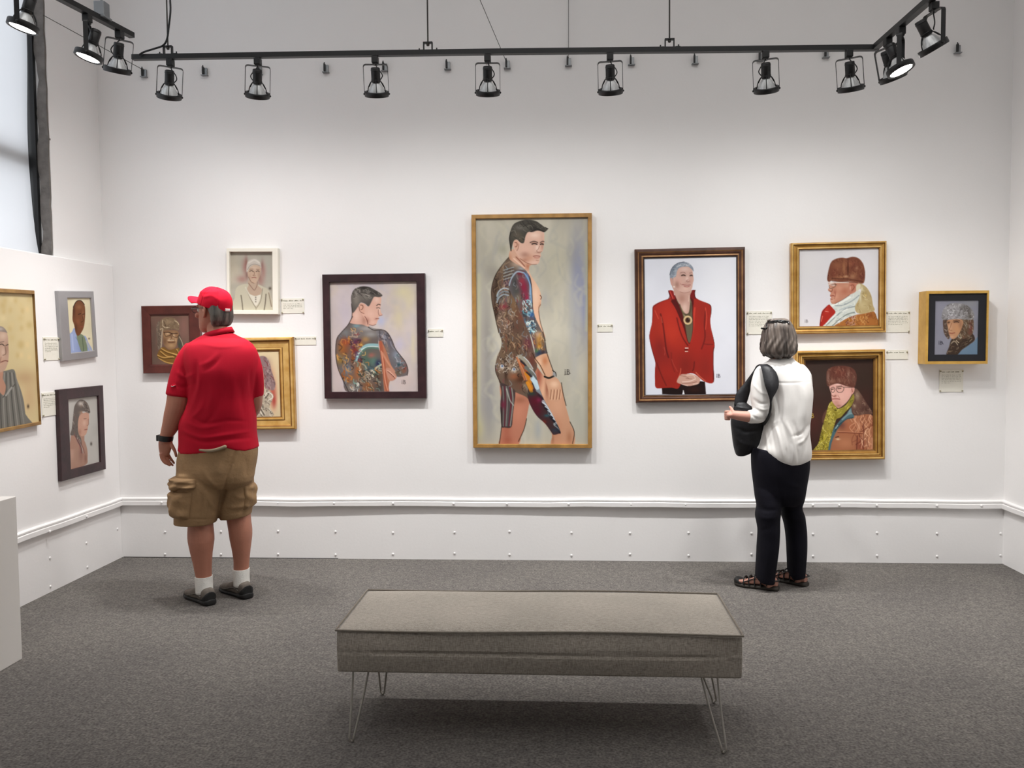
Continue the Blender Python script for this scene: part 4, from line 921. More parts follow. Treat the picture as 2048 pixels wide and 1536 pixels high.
# shoulder bag carried by the woman
bagp = tag(empty('shoulder_bag', (1.18, -0.53, .75)), 'black nylon shoulder bag hanging from the left shoulder of the visitor in white', 'bag')
bm = bmesh.new(); wf.loft(bm, 'C', [(885, 196, 300, .018, .055), (915, 186, 335, .03, .055), (960, 172, 415, .042, .055), (1020, 156, 462, .05, .055), (1090, 151, 470, .056, .055), (1190, 162, 460, .06, .055), (1270, 171, 442, .058, .055), (1335, 184, 402, .052, .055), (1385, 200, 320, .04, .055), (1402, 215, 270, .025, .055)], 44, 3)
me = remesh(bm, .006, 5); wf.folds(me, 'C', [([(200, 1130), (300, 1170), (430, 1150)], 18, -5), ([(190, 1230), (280, 1290), (380, 1290)], 18, 4), ([(330, 1180), (360, 1260), (300, 1380)], 16, -4), ([(220, 1310), (250, 1370)], 16, 4), ([(190, 930), (290, 945), (340, 950)], 8, 4)])
put('bag_body', me, M['bag'], bagp)
def ribbon(name, fig, k, L, R, dys, th, m, parent, n=6):
    bm = bmesh.new(); Lp = spline([fig.P(k, u, v, d) for (u, v), d in zip(L, dys)], n); Rp = spline([fig.P(k, u, v, d) for (u, v), d in zip(R, dys)], n); g = []
    for a, b in zip(Lp, Rp):
        mid = (a+b)/2+Vector((0, -.004, 0)); t = Vector((0, th, 0)); g.append([bm.verts.new(q) for q in (a, mid, b, b+t, mid+t, a+t)])
    for A, B in zip(g, g[1:]):
        for q in range(6): bm.faces.new((A[q], A[(q+1) % 6], B[(q+1) % 6], B[q]))
    bm.faces.new(g[0]); bm.faces.new(g[-1][::-1]); bmesh.ops.recalc_face_normals(bm, faces=bm.faces[:]); me = bpy.data.meshes.new(name); bm.to_mesh(me); bm.free(); return put(name, me, m, parent)
ribbon('strap', wf, 'C', [(430, 520), (398, 538), (370, 585), (290, 695), (207, 800), (184, 918)], [(480, 520), (425, 545), (385, 605), (350, 730), (325, 830), (292, 930)], [-.02, .0, .02, .04, .045, .04], .008, M['bag'], bagp)
ribbon('strap', wf, 'C', [(425, 524), (444, 550), (466, 650), (482, 725), (506, 795), (527, 870), (522, 960), (495, 1040), (450, 1100)], [(515, 516), (560, 548), (604, 640), (612, 720), (590, 785), (549, 862), (545, 940), (528, 1030), (478, 1110)], [-.045, -.085, -.118, -.135, -.142, -.145, -.135, -.10, -.03], .008, M['bag'], bagp)
# ------------------------------------------------------------------ framed pictures
def srgb(h): h = h.lstrip('#'); return np.array([int(h[i:i+2], 16)/255 for i in (0, 2, 4)])
class Art:
    """a picture painted stroke by stroke onto the vertices of its canvas"""
    def __init__(s, X, Y, base, seed=1):
        s.X, s.Y = X, Y; s.C = np.ones(X.shape+(3,))*srgb(base); s.o = (0, 0); s.k = 1.0; s.r = random.Random(seed); s.nr = np.random.RandomState(seed); s.dy = 0
    def sheet(s, ox, oy, k): s.o = (ox, oy); s.k = k; s.U = (s.X-ox)*k; s.V = (s.Y-oy)*k; return s
    def _put(s, m, col, sl=None):
        c = srgb(col) if isinstance(col, str) else np.asarray(col); v = s.C if sl is None else s.C[sl]; v += (c-v)*m[..., None]
    def _box(s, pts, pad):
        a = np.array(pts); x0, y0 = a.min(0)-pad; x1, y1 = a.max(0)+pad
        I = (s.U >= x0) & (s.U <= x1) & (s.V >= y0) & (s.V <= y1)
        if not I.any(): return None
        r = np.where(I.any(1))[0]; c = np.where(I.any(0))[0]; return (slice(r[0], r[-1]+1), slice(c[0], c[-1]+1))
    def mask(s, pts, soft=.7, sm=True):
        """coverage 0..1 of a closed outline"""
        sf = soft*s.k; P = [(p[0], p[1]+s.dy) for p in pts]
        if sm and len(P) > 3: P = [(p.x, p.y) for p in spline([(a, b, 0) for a, b in P], 4, True)]
        M_ = np.zeros(s.X.shape); sl = s._box(P, sf+2)
        if sl is None: return M_, None
        u, v = s.U[sl], s.V[sl]; ins = np.zeros(u.shape, bool)
        for (ax, ay), (bx, by) in zip(P, P[1:]+P[:1]):
            if ay != by: ins ^= ((ay > v) != (by > v)) & (u < (bx-ax)*(v-ay)/(by-ay)+ax)
        d = seglen(u, v, P+P[:1]); d = np.where(ins, d, -d); M_[sl] = np.clip(.5+d/(2*max(sf, 1e-3)), 0, 1); return M_, sl
    def poly(s, col, pts, soft=.7, a=1.0, sm=True, clip=None):
        m, sl = s.mask(pts, soft, sm)
        if clip is not None: m = m*clip
        s._put(m*a, col); return m
    def line(s, col, pts, w, soft=.5, a=1.0, clip=None, taper=False):
        """w: full width in sheet units"""
        P = [(p[0], p[1]+s.dy) for p in pts]
        if len(P) > 2: P = [(p.x, p.y) for p in spline([(x, y, 0) for x, y in P], 5)]
        sf = soft*s.k; sl = s._box(P, w+sf+2)
        if sl is None: return
        d = seglen(s.U[sl], s.V[sl], P); m = np.clip(.5+(w/2-d)/(2*max(sf, 1e-3)), 0, 1)*a
        if clip is not None: m = m*clip[sl]
        s._put(m, col, sl)
    def blob(s, col, x, y, rx, ry, a=1.0, clip=None, rot=0.0):
        y += s.dy; c, n = math.cos(rot), math.sin(rot); u, v = s.U-x, s.V-y; p, q = (u*c+v*n)/rx, (-u*n+v*c)/ry
        m = np.exp(-(p*p+q*q)*1.2)*a
        if clip is not None: m = m*clip
        s._put(m, col)
    def scatter(s, region, n, cols, ln, w, ang=None, a=.8, clip=None, soft=.45, curl=.5):
        x0, y0, x1, y1 = region
        for i in range(n):
            x, y = s.r.uniform(x0, x1), s.r.uniform(y0, y1); t = (s.r.uniform(0, 6.28) if ang is None else ang+s.r.uniform(-.35, .35)); L = ln*s.r.uniform(.5, 1.3); b = s.r.uniform(-curl, curl)*L
            dx, dy = math.cos(t), math.sin(t); s.line(s.r.choice(cols), [(x-dx*L/2, y-dy*L/2), (x-dy*b, y+dx*b), (x+dx*L/2, y+dy*L/2)], w*s.r.uniform(.6, 1.3), soft, a*s.r.uniform(.6, 1), clip)
    def grain(s, amt, cells, clip=None, sx=1.0, sy=1.0):
        """soft brushy variation"""
        H, W = s.X.shape; f = np.zeros((H, W))
        for oct_ in (1, 2, 4):
            gh, gw = max(2, int(cells*oct_*sy)), max(2, int(cells*oct_*sx*W/H)); g = s.nr.uniform(-1, 1, (gh+1, gw+1))
            yy, xx = np.linspace(0, gh-1e-6, H), np.linspace(0, gw-1e-6, W); iy, ix = yy.astype(int), xx.astype(int); fy, fx = (yy-iy)[:, None], (xx-ix)[None, :]; fy, fx = fy*fy*(3-2*fy), fx*fx*(3-2*fx)
            f += (g[iy][:, ix]*(1-fy)*(1-fx)+g[iy+1][:, ix]*fy*(1-fx)+g[iy][:, ix+1]*(1-fy)*fx+g[iy+1][:, ix+1]*fy*fx)/oct_
        f = f*amt
        if clip is not None: f = f*clip
        s.C = np.clip(s.C*(1+f[..., None]), 0, 1)
    def sign(s, col, x, y, h, dot=True):
        """the painter's stacked-letter signature"""
        w = h*.11
        s.line(col, [(x, y+h*.35), (x, y+h)], w*1.2); s.line(col, [(x, y+.02*h), (x, y+h*.12)], w*1.2)
        s.line(col, [(x+h*.42, y), (x+h*.42, y+h)], w*1.3)
        s.line(col, [(x+h*.42, y+.03*h), (x+h*.78, y+.1*h), (x+h*.72, y+.42*h), (x+h*.42, y+.48*h)], w); s.line(col, [(x+h*.45, y+.48*h), (x+h*.92, y+.6*h), (x+h*.82, y+.97*h), (x+h*.42, y+h)], w)
def canvas_mat():
    m = bpy.data.materials.new('oil_paint'); m.use_nodes = True; nt = m.node_tree; N = nt.nodes; L = nt.links; b = N['Principled BSDF']
    at = N.new('ShaderNodeAttribute'); at.attribute_name = 'paint'; L.new(at.outputs['Color'], b.inputs['Base Color']); b.inputs['Roughness'].default_value = .55; b.inputs['Specular IOR Level'].default_value = .25
    tc = N.new('ShaderNodeTexCoord'); nz = N.new('ShaderNodeTexNoise'); nz.inputs['Scale'].default_value = 220; L.new(tc.outputs['Object'], nz.inputs['Vector'])
    bp = N.new('ShaderNodeBump'); bp.inputs['Strength'].default_value = .15; bp.inputs['Distance'].default_value = .001; L.new(nz.outputs['Fac'], bp.inputs['Height']); L.new(bp.outputs[0], b.inputs['Normal']); return m
M['oil'] = canvas_mat()
def fitrect(q, plane, depth):
    f = (lambda p: onY(p[0], p[1], -depth)) if plane == 'Y' else (lambda p: onX(p[0], p[1], XL+depth))
    tl, tr, br, bl = [f(p) for p in q]; return tl, tr, br, bl
def picture(label, plane, outer, inner, depth, cdepth, prof, mats, base, paint, sheet, cat='painting', mat_q=None, dens=1.0, seed=1):
    tl, tr, br, bl = fitrect(outer, plane, depth); c = (tl+tr+br+bl)/4; W = ((tr-tl).length+(br-bl).length)/2; H = ((tl-bl).length+(tr-br).length)/2
    rx = ((tr-tl).normalized()+(br-bl).normalized()).normalized(); n = Vector((0, -1, 0)) if plane == 'Y' else Vector((1, 0, 0)); up = n.cross(rx)*-1; up = rx.cross(n)*-1
    if up.z < 0: up = -up
    c0 = c-n*depth
    mw = Matrix(((rx.x, -n.x, up.x, c0.x), (rx.y, -n.y, up.y, c0.y), (rx.z, -n.z, up.z, c0.z), (0, 0, 0, 1)))       # local x right, y into wall, z up
    t = empty('framed_painting'); t.matrix_world = mw; tag(t, label, cat)
    iq = fitrect(inner, plane, cdepth); L_ = [mw.inverted() @ p for p in iq]
    u0, u1 = (L_[0].x+L_[3].x)/2, (L_[1].x+L_[2].x)/2; v1, v0 = (L_[0].z+L_[1].z)/2, (L_[2].z+L_[3].z)/2
    O = [(-W/2, H/2), (W/2, H/2), (W/2, -H/2), (-W/2, -H/2)]
    if mat_q:
        mq = [mw.inverted() @ p for p in fitrect(mat_q, plane, cdepth+.006)]; a0, a1 = (mq[0].x+mq[3].x)/2, (mq[1].x+mq[2].x)/2; b1, b0 = (mq[0].z+mq[1].z)/2, (mq[2].z+mq[3].z)/2; I = [(a0, b1), (a1, b1), (a1, b0), (a0, b0)]
    else: I = [(u0, v1), (u1, v1), (u1, v0), (u0, v0)]
    def ringframe(name, O, I, prof, mats, par):
        bm = bmesh.new(); rings = []
        for tt, h in prof: rings.append([bm.verts.new((o[0]+(i[0]-o[0])*tt, -h, o[1]+(i[1]-o[1])*tt)) for o, i in zip(O, I)])
        for s, (A, B) in enumerate(zip(rings, rings[1:])):
            for k in range(4): f = bm.faces.new((A[k], A[(k+1) % 4], B[(k+1) % 4], B[k])); f.material_index = s % 100 if len(mats) > 1 else 0
        for k in range(4): f = bm.faces.new((rings[-1][k], rings[-1][(k+1) % 4], rings[0][(k+1) % 4], rings[0][k]))
        bmesh.ops.recalc_face_normals(bm, faces=bm.faces[:]); me = bpy.data.meshes.new(name); bm.to_mesh(me); bm.free()
        for m in mats: me.materials.append(m)
        if len(mats) > 1:
            for p in me.polygons: p.material_index = min(p.material_index, len(mats)-1)
        o = bpy.data.objects.new(name, me); C.objects.link(o); o.parent = t; return o
    ringframe('frame', O, I, prof, mats, t)
    if mat_q: ringframe('mat_board', I, [(u0, v1), (u1, v1), (u1, v0), (u0, v0)], [(-.03, cdepth-.002), (-.03, cdepth+.005), (1, cdepth+.005), (1, cdepth-.002)], [M['matboard']], t)
    # canvas grid
    px = max(abs(inner[1][0]-inner[0][0]), abs(inner[2][0]-inner[3][0])); py = max(abs(inner[3][1]-inner[0][1]), abs(inner[2][1]-inner[1][1]))
    nx, ny = int(px*dens)+2, int(py*dens)+2; e = .004
    xs, zs = np.linspace(u0-e, u1+e, nx), np.linspace(v1+e, v0-e, ny); gx, gz = np.meshgrid(xs, zs); loc = np.stack([gx, np.full(gx.shape, -cdepth), gz], -1)
    mm = np.array(mw); wp = loc @ mm[:3, :3].T+mm[:3, 3]; X, Y = proj(wp)
    a = Art(X, Y, base, seed); a.sheet(*sheet); paint(a)
    me = bpy.data.meshes.new('canvas'); N_ = nx*ny; idx = np.arange(N_).reshape(ny, nx); F = np.stack([idx[:-1, :-1], idx[1:, :-1], idx[1:, 1:], idx[:-1, 1:]], -1).reshape(-1, 4)
    back = np.array([[u0-e, -cdepth+.012, v1+e], [u1+e, -cdepth+.012, v1+e], [u1+e, -cdepth+.012, v0-e], [u0-e, -cdepth+.012, v0-e]])
    me.from_pydata(np.concatenate([loc.reshape(-1, 3), back]).tolist(), [], F.tolist()+[(N_, N_+1, N_+2, N_+3)]); me.update()
    a.C = a.C+(a.C-a.C.mean())*.10-.02; Cc = np.clip(a.C, 0, 1).reshape(-1, 3); Cl = np.where(Cc > .04045, ((Cc+.055)/1.055)**2.4, Cc/12.92); full = np.ones((N_+4, 4), np.float32); full[:N_, :3] = Cl
    at = me.color_attributes.new('paint', 'FLOAT_COLOR', 'POINT'); at.data.foreach_set('color', full.ravel()); me.materials.append(M['oil'])
    o = bpy.data.objects.new('canvas', me); C.objects.link(o); o.parent = t
    return t
def wood(name, a, b, rough=.45, metal=0.0): return mat(name, a, rough, metal, col2=b, vscale=14, stretch=(1, 1, 1), bump=.05, bscale=50, spec=.4)
M['oak'] = wood('golden_oak', '#8f6a38', '#b08549'); M['espresso'] = wood('espresso_wood', '#2c1d20', '#3c272a', .4); M['walnut'] = wood('walnut_bronze', '#3c2419', '#563527', .35); M['bronze'] = wood('bronze_highlight', '#8c6440', '#b48a5c', .3, .3)
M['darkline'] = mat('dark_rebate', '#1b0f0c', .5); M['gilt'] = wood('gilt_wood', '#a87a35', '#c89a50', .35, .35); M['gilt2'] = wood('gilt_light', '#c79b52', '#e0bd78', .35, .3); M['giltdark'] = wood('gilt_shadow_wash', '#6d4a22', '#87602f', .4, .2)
M['mahogany'] = wood('mahogany', '#4a211c', '#5d2c25', .4); M['whiteframe'] = mat('cream_painted_wood', '#ece7da', .5); M['silver'] = mat('brushed_silver', '#a3a1a3', .4, .4, var=.04, vscale=6); M['matboard'] = mat('black_mat_board', '#17171d', .85); M['goldbox'] = wood('bright_gold_leaf', '#b98f3f', '#d0a552', .4, .2); M['lightoak'] = wood('worn_gold_wood', '#7c5c36', '#a07c48')
FLAT = [(0, .002), (0, .042), (.06, .045), (.94, .045), (1, .041), (1, .022)]

def p_center(a):
    a.grain(.05, 6, sx=3)
    for x, y0, y1, w, c, al in ((215, 700, 2900, 90, '#85827f', .75), (160, 1200, 3000, 50, '#a6a09a', .6), (300, 650, 900, 90, '#8f8b82', .6), (420, 380, 560, 80, '#93917f', .55), (1380, 120, 1500, 110, '#868ca6', .75), (1470, 500, 1700, 55, '#7f86a8', .7), (1330, 900, 2300, 70, '#a9aaae', .5), (960, 980, 1250, 45, '#a2a0a0', .6), (260, 2000, 2900, 110, '#8f8e92', .6), (120, 2600, 2950, 60, '#c0b98f', .7), (870, 2600, 2950, 50, '#a3a6a8', .7), (1400, 2300, 2950, 120, '#a9aaa0', .5), (1100, 300, 900, 150, '#bdb9a4', .6)):
        a.blob(c, x, (y0+y1)/2, w, (y1-y0)/2*.9, al)
    a.scatter((110, 200, 1490, 2950), 170, ['#b3afa0', '#a9a79f', '#bfbaa8', '#9f9d9b', '#c2bda9'], 260, 34, 1.57, .35, soft=2.2)
    for q in ((110, 800, 110, 2700), (1495, 400, 1495, 1500)): a.line('#c3c39d', [(q[0], q[1]), (q[2], q[3])], 40, 3, .5)
    # thighs and calves
    legL = a.poly('#b67d68', [(395, 2180), (400, 2450), (405, 2700), (395, 2850), (375, 2990), (600, 2990), (660, 2850), (700, 2740), (730, 2600), (755, 2460), (765, 2360), (600, 2280)], .8)
    legR = a.poly('#c2957a', [(820, 1960), (920, 2060), (1000, 2150), (1170, 2240), (1215, 2440), (1260, 2600), (1290, 2720), (1335, 2810), (1315, 2990), (1045, 2990), (1050, 2840), (960, 2700), (850, 2560), (740, 2400), (760, 2200)], .8)
    for x, y, rx, ry, c, al, k in ((470, 2780, 60, 160, '#a4614f', .6, legL), (620, 2560, 90, 160, '#c58a72', .6, legL), (480, 2920, 70, 70, '#9d5e4c', .6, legL), (640, 2400, 90, 50, '#8f5f4b', .6, legL), (1120, 2480, 90, 200, '#cfa287', .7, legR), (1100, 2750, 70, 160, '#b98268', .6, legR), (1270, 2880, 40, 90, '#a06f55', .6, legR), (930, 2250, 60, 200, '#ddb294', .8, legR), (1060, 2900, 20, 80, '#9a6a52', .6, legR), (880, 2080, 50, 170, '#8c4a3c', .75, legR), (985, 2250, 26, 130, '#8a5644', .7, legR)): a.blob(c, x, y, rx, ry, al, k)
    # chest and belly in front of the arm
    ch = a.poly('#d8b096', [(740, 740), (790, 820), (850, 910), (895, 1000), (912, 1090), (905, 1180), (882, 1260), (895, 1390), (925, 1480), (960, 1600), (820, 1480), (770, 1200), (730, 900)], .7)
    a.blob('#e3c3aa', 840, 1050, 40, 140, .8, ch); a.blob('#b98a6e', 900, 1200, 20, 60, .7, ch); a.line('#6c4a3a', [(898, 1060), (915, 1085), (905, 1110)], 10); a.line('#6f5040', [(905, 1180), (882, 1210), (880, 1270)], 7); a.line('#5b463a', [(880, 1270), (900, 1400), (935, 1520), (965, 1640)], 9, .6, .8)
    # back, buttock and painted thigh: a dark ground of tattoo ink
    back = a.poly('#6a594d', [(520, 560), (440, 650), (350, 760), (300, 870), (274, 1000), (282, 1140), (312, 1290), (342, 1430), (370, 1540), (404, 1640), (394, 1740), (350, 1840), (324, 1960), (330, 2040), (366, 2130), (392, 2200), (560, 2290), (700, 2350), (760, 2380), (840, 2250), (830, 2060), (860, 1960), (800, 1700), (760, 1500), (780, 1200), (780, 900), (700, 720), (600, 640)], .7)
    thL = a.poly('#4d403f', [(392, 2180), (402, 2300), (388, 2450), (395, 2600), (405, 2740), (440, 2752), (530, 2745), (548, 2600), (566, 2450), (580, 2320), (560, 2260)], .7)
    thR = a.poly('#4a3436', [(740, 2280), (745, 2390), (800, 2520), (870, 2620), (960, 2700), (1040, 2810), (1070, 2845), (1135, 2832), (1160, 2815), (1110, 2700), (1040, 2560), (960, 2420), (905, 2300), (870, 2180), (830, 2040), (800, 2100)], .7)
    for x, y, rx, ry, c, al in ((340, 1000, 40, 200, '#3a2c22', .8), (330, 1250, 30, 150, '#3d2d24', .8), (430, 1080, 60, 100, '#6f7379', .7), (430, 1210, 60, 40, '#8a3343', .9), (470, 900, 40, 50, '#5d4468', .7), (450, 1400, 80, 120, '#7b6557', .8), (560, 1180, 40, 160, '#8b6f4e', .7), (640, 1300, 110, 150, '#6b4a3a', .7), (690, 1330, 60, 60, '#8a4a3c', .6), (600, 1480, 120, 100, '#5c4338', .7), (430, 1800, 60, 160, '#75604c', .7), (560, 1720, 100, 120, '#5b4636', .8), (400, 1970, 60, 90, '#8b7460', .7), (560, 1990, 90, 90, '#9a826d', .8), (460, 2010, 22, 170, '#33241c', .9), (650, 2130, 100, 70, '#4b3122', .9), (560, 2100, 70, 50, '#9a6144', .7), (740, 1680, 60, 90, '#6b3040', .7), (790, 1900, 60, 110, '#6a352d', .6), (640, 2230, 120, 60, '#6f5142', .7), (700, 2220, 30, 40, '#a49a86', .6), (600, 660, 90, 50, '#c9b4a2', .7), (660, 720, 60, 40, '#a9b2ba', .7)): a.blob(c, x, y, rx, ry, al, back)
    a.scatter((380, 1260, 560, 1560), 60, ['#b29a86', '#8f7666', '#c5af9b', '#4a3932'], 34, 9, None, .8, back, .4, .9); a.scatter((380, 1560, 760, 1800), 45, ['#9a8166', '#3b2b22', '#7d5a44', '#b08d6e'], 60, 11, 1.1, .7, back, .5); a.scatter((360, 1830, 640, 2060), 60, ['#b8ab9b', '#3a2c26', '#cfc5b7', '#7f6a5a'], 36, 9, None, .8, back, .4, .9)
    a.scatter((300, 700, 520, 1300), 45, ['#8f7a5c', '#2b211b', '#6f5640', '#a38d74'], 120, 12, 1.75, .6, back, .6)
    a.scatter((290, 720, 780, 2300), 150, ['#9a8470', '#2f2520', '#b9a08a', '#7a4a3c', '#7d8a94', '#43342d', '#a08c76', '#8f9aa0', '#86424a'], 70, 11, 1.5, .7, back, .5); a.scatter((500, 800, 800, 1500), 40, ['#3a3534', '#8f7f70', '#7d3a40', '#77838c'], 60, 10, 1.3, .5, None if False else back, .5)
    for y, c in ((1000, '#aeb9bf'), (1040, '#7f8a92'), (1080, '#9aa5ac')): a.line(c, [(345, y+70), (370, y+10), (430, y-30), (490, y-20)], 18, .6, .85, back)
    for y in (720, 760, 800, 840): a.line('#97a3a6', [(430, y+20), (490, y), (560, y-20)], 11, .5, .8, back); a.line('#3c3d42', [(430, y+38), (490, y+18), (550, y)], 9, .5, .7, back)
    for x, y in ((408, 1970), (560, 2010)): a.blob('#d8d4cc', x, y, 34, 34, .9); a.blob('#3f5a86', x+4, y-4, 14, 16, .95); a.line('#2a2320', [(x-36, y+14), (x-20, y-28), (x+20, y-30), (x+38, y+6)], 9, .5, .8)
    for i in range(4): a.line(('#b8734f', '#c98a62', '#8e4f38', '#b06038')[i], [(600+i*26, 1860+i*30), (650+i*30, 1990+i*20), (700+i*26, 2140)], 22, .6, .8, back)
    for c, P in (('#c07d2c', [(715, 2060), (750, 2120), (790, 2250)]), ('#d08a30', [(735, 2180), (765, 2240), (785, 2290)])): a.line(c, P, 42, .8, .95)
    for i in range(7):       # banded feather along hip and outer thigh
        x, y = 640+i*75, 1840+i*145
        a.line(('#9a9688', '#6d6f6a', '#a9b0b0', '#8a9aa0', '#b7bec2', '#aab4ba', '#9aa4a8')[i], [(x, y), (x+80, y+70), (x+150, y+190)], 46, .7, .9, np.maximum(back, thR)); a.line('#2b2a33', [(x+10, y+60), (x+80, y+130), (x+150, y+240)], 22, .6, .85, np.maximum(back, thR)); a.line('#c3c9cb', [(x+50, y+10), (x+110, y+70), (x+165, y+160)], 12, .5, .8, np.maximum(back, thR))
    a.line('#b9cdd6', [(790, 2110), (830, 2170), (860, 2240)], 58, .7, .95, thR); a.blob('#5f1f2f', 830, 2420, 90, 90, .9, thR); a.blob('#5a2030', 860, 2540, 60, 70, .9, thR); a.blob('#33443c', 790, 2320, 60, 30, .9); a.blob('#8c2f58', 880, 2400, 30, 30, .6, thR); a.blob('#7a3029', 950, 2680, 34, 30, .8, thR); a.blob('#35636d', 985, 2600, 40, 20, .8, thR)
    for i in range(6): a.line('#c6cdd4', [(930+i*34, 2430+i*52), (985+i*34, 2475+i*52), (1020+i*30, 2530+i*52)], 15, .5, .9, thR); a.line('#23222c', [(915+i*36, 2450+i*54), (970+i*36, 2500+i*54), (1030+i*30, 2580+i*50)], 11, .5, .8, thR)
    a.blob('#39424e', 1090, 2790, 60, 40, .8, thR)
    for i in range(6): a.line(('#7f7f7a', '#6a3340', '#8f8f8a', '#5e5d5c', '#77303f', '#9a9a92')[i], [(420+i*22, 2230), (430+i*24, 2420), (425+i*18, 2730)], 16, .6, .75, thL)
    a.blob('#722b40', 425, 2460, 36, 60, .85, thL); a.line('#a5a69d', [(470, 2260), (510, 2400), (560, 2470)], 16, .5, .8, thL); a.line('#2b2626', [(395, 2500), (405, 2740)], 18, .6, .8, thL)
    # near arm
    arm = a.poly('#635d5e', [(560, 770), (600, 735), (690, 740), (755, 800), (785, 890), (798, 1050), (805, 1200), (830, 1330), (880, 1440), (925, 1530), (950, 1630), (975, 1760), (990, 1800), (900, 1850), (835, 1850), (825, 1740), (790, 1600), (730, 1480), (660, 1320), (590, 1150), (510, 1000), (498, 910)], .7)
    for x, y, rx, ry, c, al in ((640, 780, 50, 30, '#7b2f38', .9), (690, 960, 60, 120, '#8f2b45', .95), (660, 870, 50, 50, '#9a3a48', .8), (730, 1090, 34, 70, '#962d4b', .9), (570, 900, 40, 90, '#4a4a4a', .8), (600, 1010, 60, 70, '#4f504c', .8), (740, 810, 40, 60, '#6f8db0', .8), (770, 1030, 14, 140, '#9dc3d8', .8), (620, 1100, 40, 60, '#8b7a5c', .6), (690, 1250, 60, 80, '#7f4a38', .7), (880, 1620, 50, 90, '#b98a4c', .9), (890, 1710, 36, 40, '#c08a3a', .9), (870, 1560, 60, 40, '#c7a68e', .7), (880, 1800, 40, 40, '#2c3a55', .8), (850, 1770, 30, 26, '#4f7a52', .8), (935, 1790, 30, 30, '#3b3038', .8), (800, 1680, 40, 80, '#6d2f3f', .8)): a.blob(c, x, y, rx, ry, al, arm)
    a.scatter((520, 780, 820, 1500), 60, ['#35302f', '#968b84', '#8a3146', '#6a86a3', '#a9b4bc'], 60, 10, 1.4, .6, arm, .5); a.line('#a7b7c4', [(500, 930), (530, 840), (600, 760), (680, 770)], 20, .6, .85, arm); a.line('#7fa3c6', [(690, 770), (740, 840), (775, 960), (785, 1150)], 16, .5, .9, arm); a.line('#2a2a33', [(760, 820), (790, 960), (800, 1180)], 10, .5, .8, arm)
    a.scatter((670, 1130, 830, 1320), 34, ['#b9d4d8', '#d4e2e0', '#5f8f9c', '#34424c'], 50, 13, 1.2, .9, arm, .4, .7); a.scatter((720, 1350, 850, 1540), 34, ['#a9c7cc', '#d0dcd6', '#3f6a86', '#2f3b46'], 44, 14, None, .9, arm, .4, .9); a.blob('#345c93', 790, 1310, 36, 40, .8, arm); a.scatter((820, 1560, 960, 1760), 22, ['#d6b184', '#8a5f30', '#c99a4e'], 46, 10, 1.5, .8, arm, .5)
    fore = a.poly('#c99f82', [(830, 1870), (985, 1805), (1025, 1930), (1060, 2040), (1085, 2110), (985, 2130), (950, 2090), (890, 1970)], .7); a.blob('#b0704c', 960, 1900, 40, 60, .7, fore); a.blob('#dcb79b', 890, 1930, 30, 70, .7, fore)
    hand = a.poly('#c69b80', [(975, 2140), (1085, 2105), (1150, 2170), (1185, 2270), (1180, 2340), (1150, 2390), (1110, 2425), (1060, 2410), (1020, 2400), (1010, 2320), (990, 2230)], .7); a.blob('#e0bfa4', 1080, 2200, 60, 50, .8, hand)
    for x in (1040, 1080, 1120, 1155): a.line('#7a513d', [(x, 2270), (x-6, 2330), (x-14, 2390)], 8, .5, .85, hand); a.line('#d9b699', [(x+16, 2270), (x+10, 2330), (x, 2395)], 11, .5, .7, hand)
    a.line('#2f2823', [(955, 2100), (1010, 2118), (1070, 2095)], 24, .5); a.blob('#8a9096', 1078, 2070, 24, 34, .95); a.line('#26221f', [(1055, 2020), (1095, 2050), (1102, 2095)], 9)
    # outlines in brown ink
    for P in ([(500, 570), (430, 650), (350, 760), (300, 870), (274, 1000), (282, 1140), (312, 1290), (342, 1430), (370, 1540)], [(324, 1960), (330, 2040), (366, 2130), (395, 2180)], [(930, 1530), (960, 1650), (985, 1800), (1030, 1930), (1070, 2040)], [(1170, 2180), (1190, 2310), (1230, 2470)], [(1280, 2680), (1335, 2810), (1312, 2960)], [(725, 2640), (690, 2780), (620, 2930)], [(405, 2740), (390, 2860), (375, 2960)], [(960, 2080), (900, 1960), (840, 1880), (800, 1800)]): a.line('#33271f', P, 10, .6, .8)
    # neck and head
    nk = a.poly('#cda58f', [(520, 480), (500, 580), (560, 640), (650, 690), (745, 755), (760, 690), (790, 660), (700, 600), (620, 480)], .7); a.line('#8a5444', [(590, 570), (650, 630), (700, 690)], 14, .8, .8, nk); a.line('#e5c6b1', [(560, 590), (640, 660), (700, 710)], 16, .8, .8, nk); a.blob('#b4785f', 740, 690, 30, 40, .8, nk); a.blob('#b98263', 505, 590, 30, 60, .6, nk)
    fc = a.poly('#d6b19f', [(700, 300), (750, 240), (850, 225), (940, 245), (952, 330), (948, 400), (936, 470), (925, 500), (905, 515), (908, 560), (895, 585), (885, 640), (850, 665), (780, 662), (720, 640), (640, 590), (580, 500), (545, 400), (600, 350), (680, 390)], .7)
    for x, y, rx, ry, c, al in ((830, 290, 70, 40, '#e6cbbb', .9), (720, 480, 90, 70, '#dcb4a2', .8), (760, 580, 70, 50, '#c9987f', .7), (820, 640, 50, 24, '#e0bfae', .8), (860, 450, 26, 50, '#e9d0c2', .9), (925, 430, 20, 60, '#b58b79', .7), (700, 610, 50, 30, '#b17f6a', .7), (920, 320, 24, 60, '#c9a593', .6)): a.blob(c, x, y, rx, ry, al, fc)
    for x, y, rx, ry in ((822, 392, 52, 24), (922, 392, 26, 24), (880, 512, 40, 12), (700, 540, 60, 40)): a.blob('#9a7263', x, y, rx, ry, .55, fc)
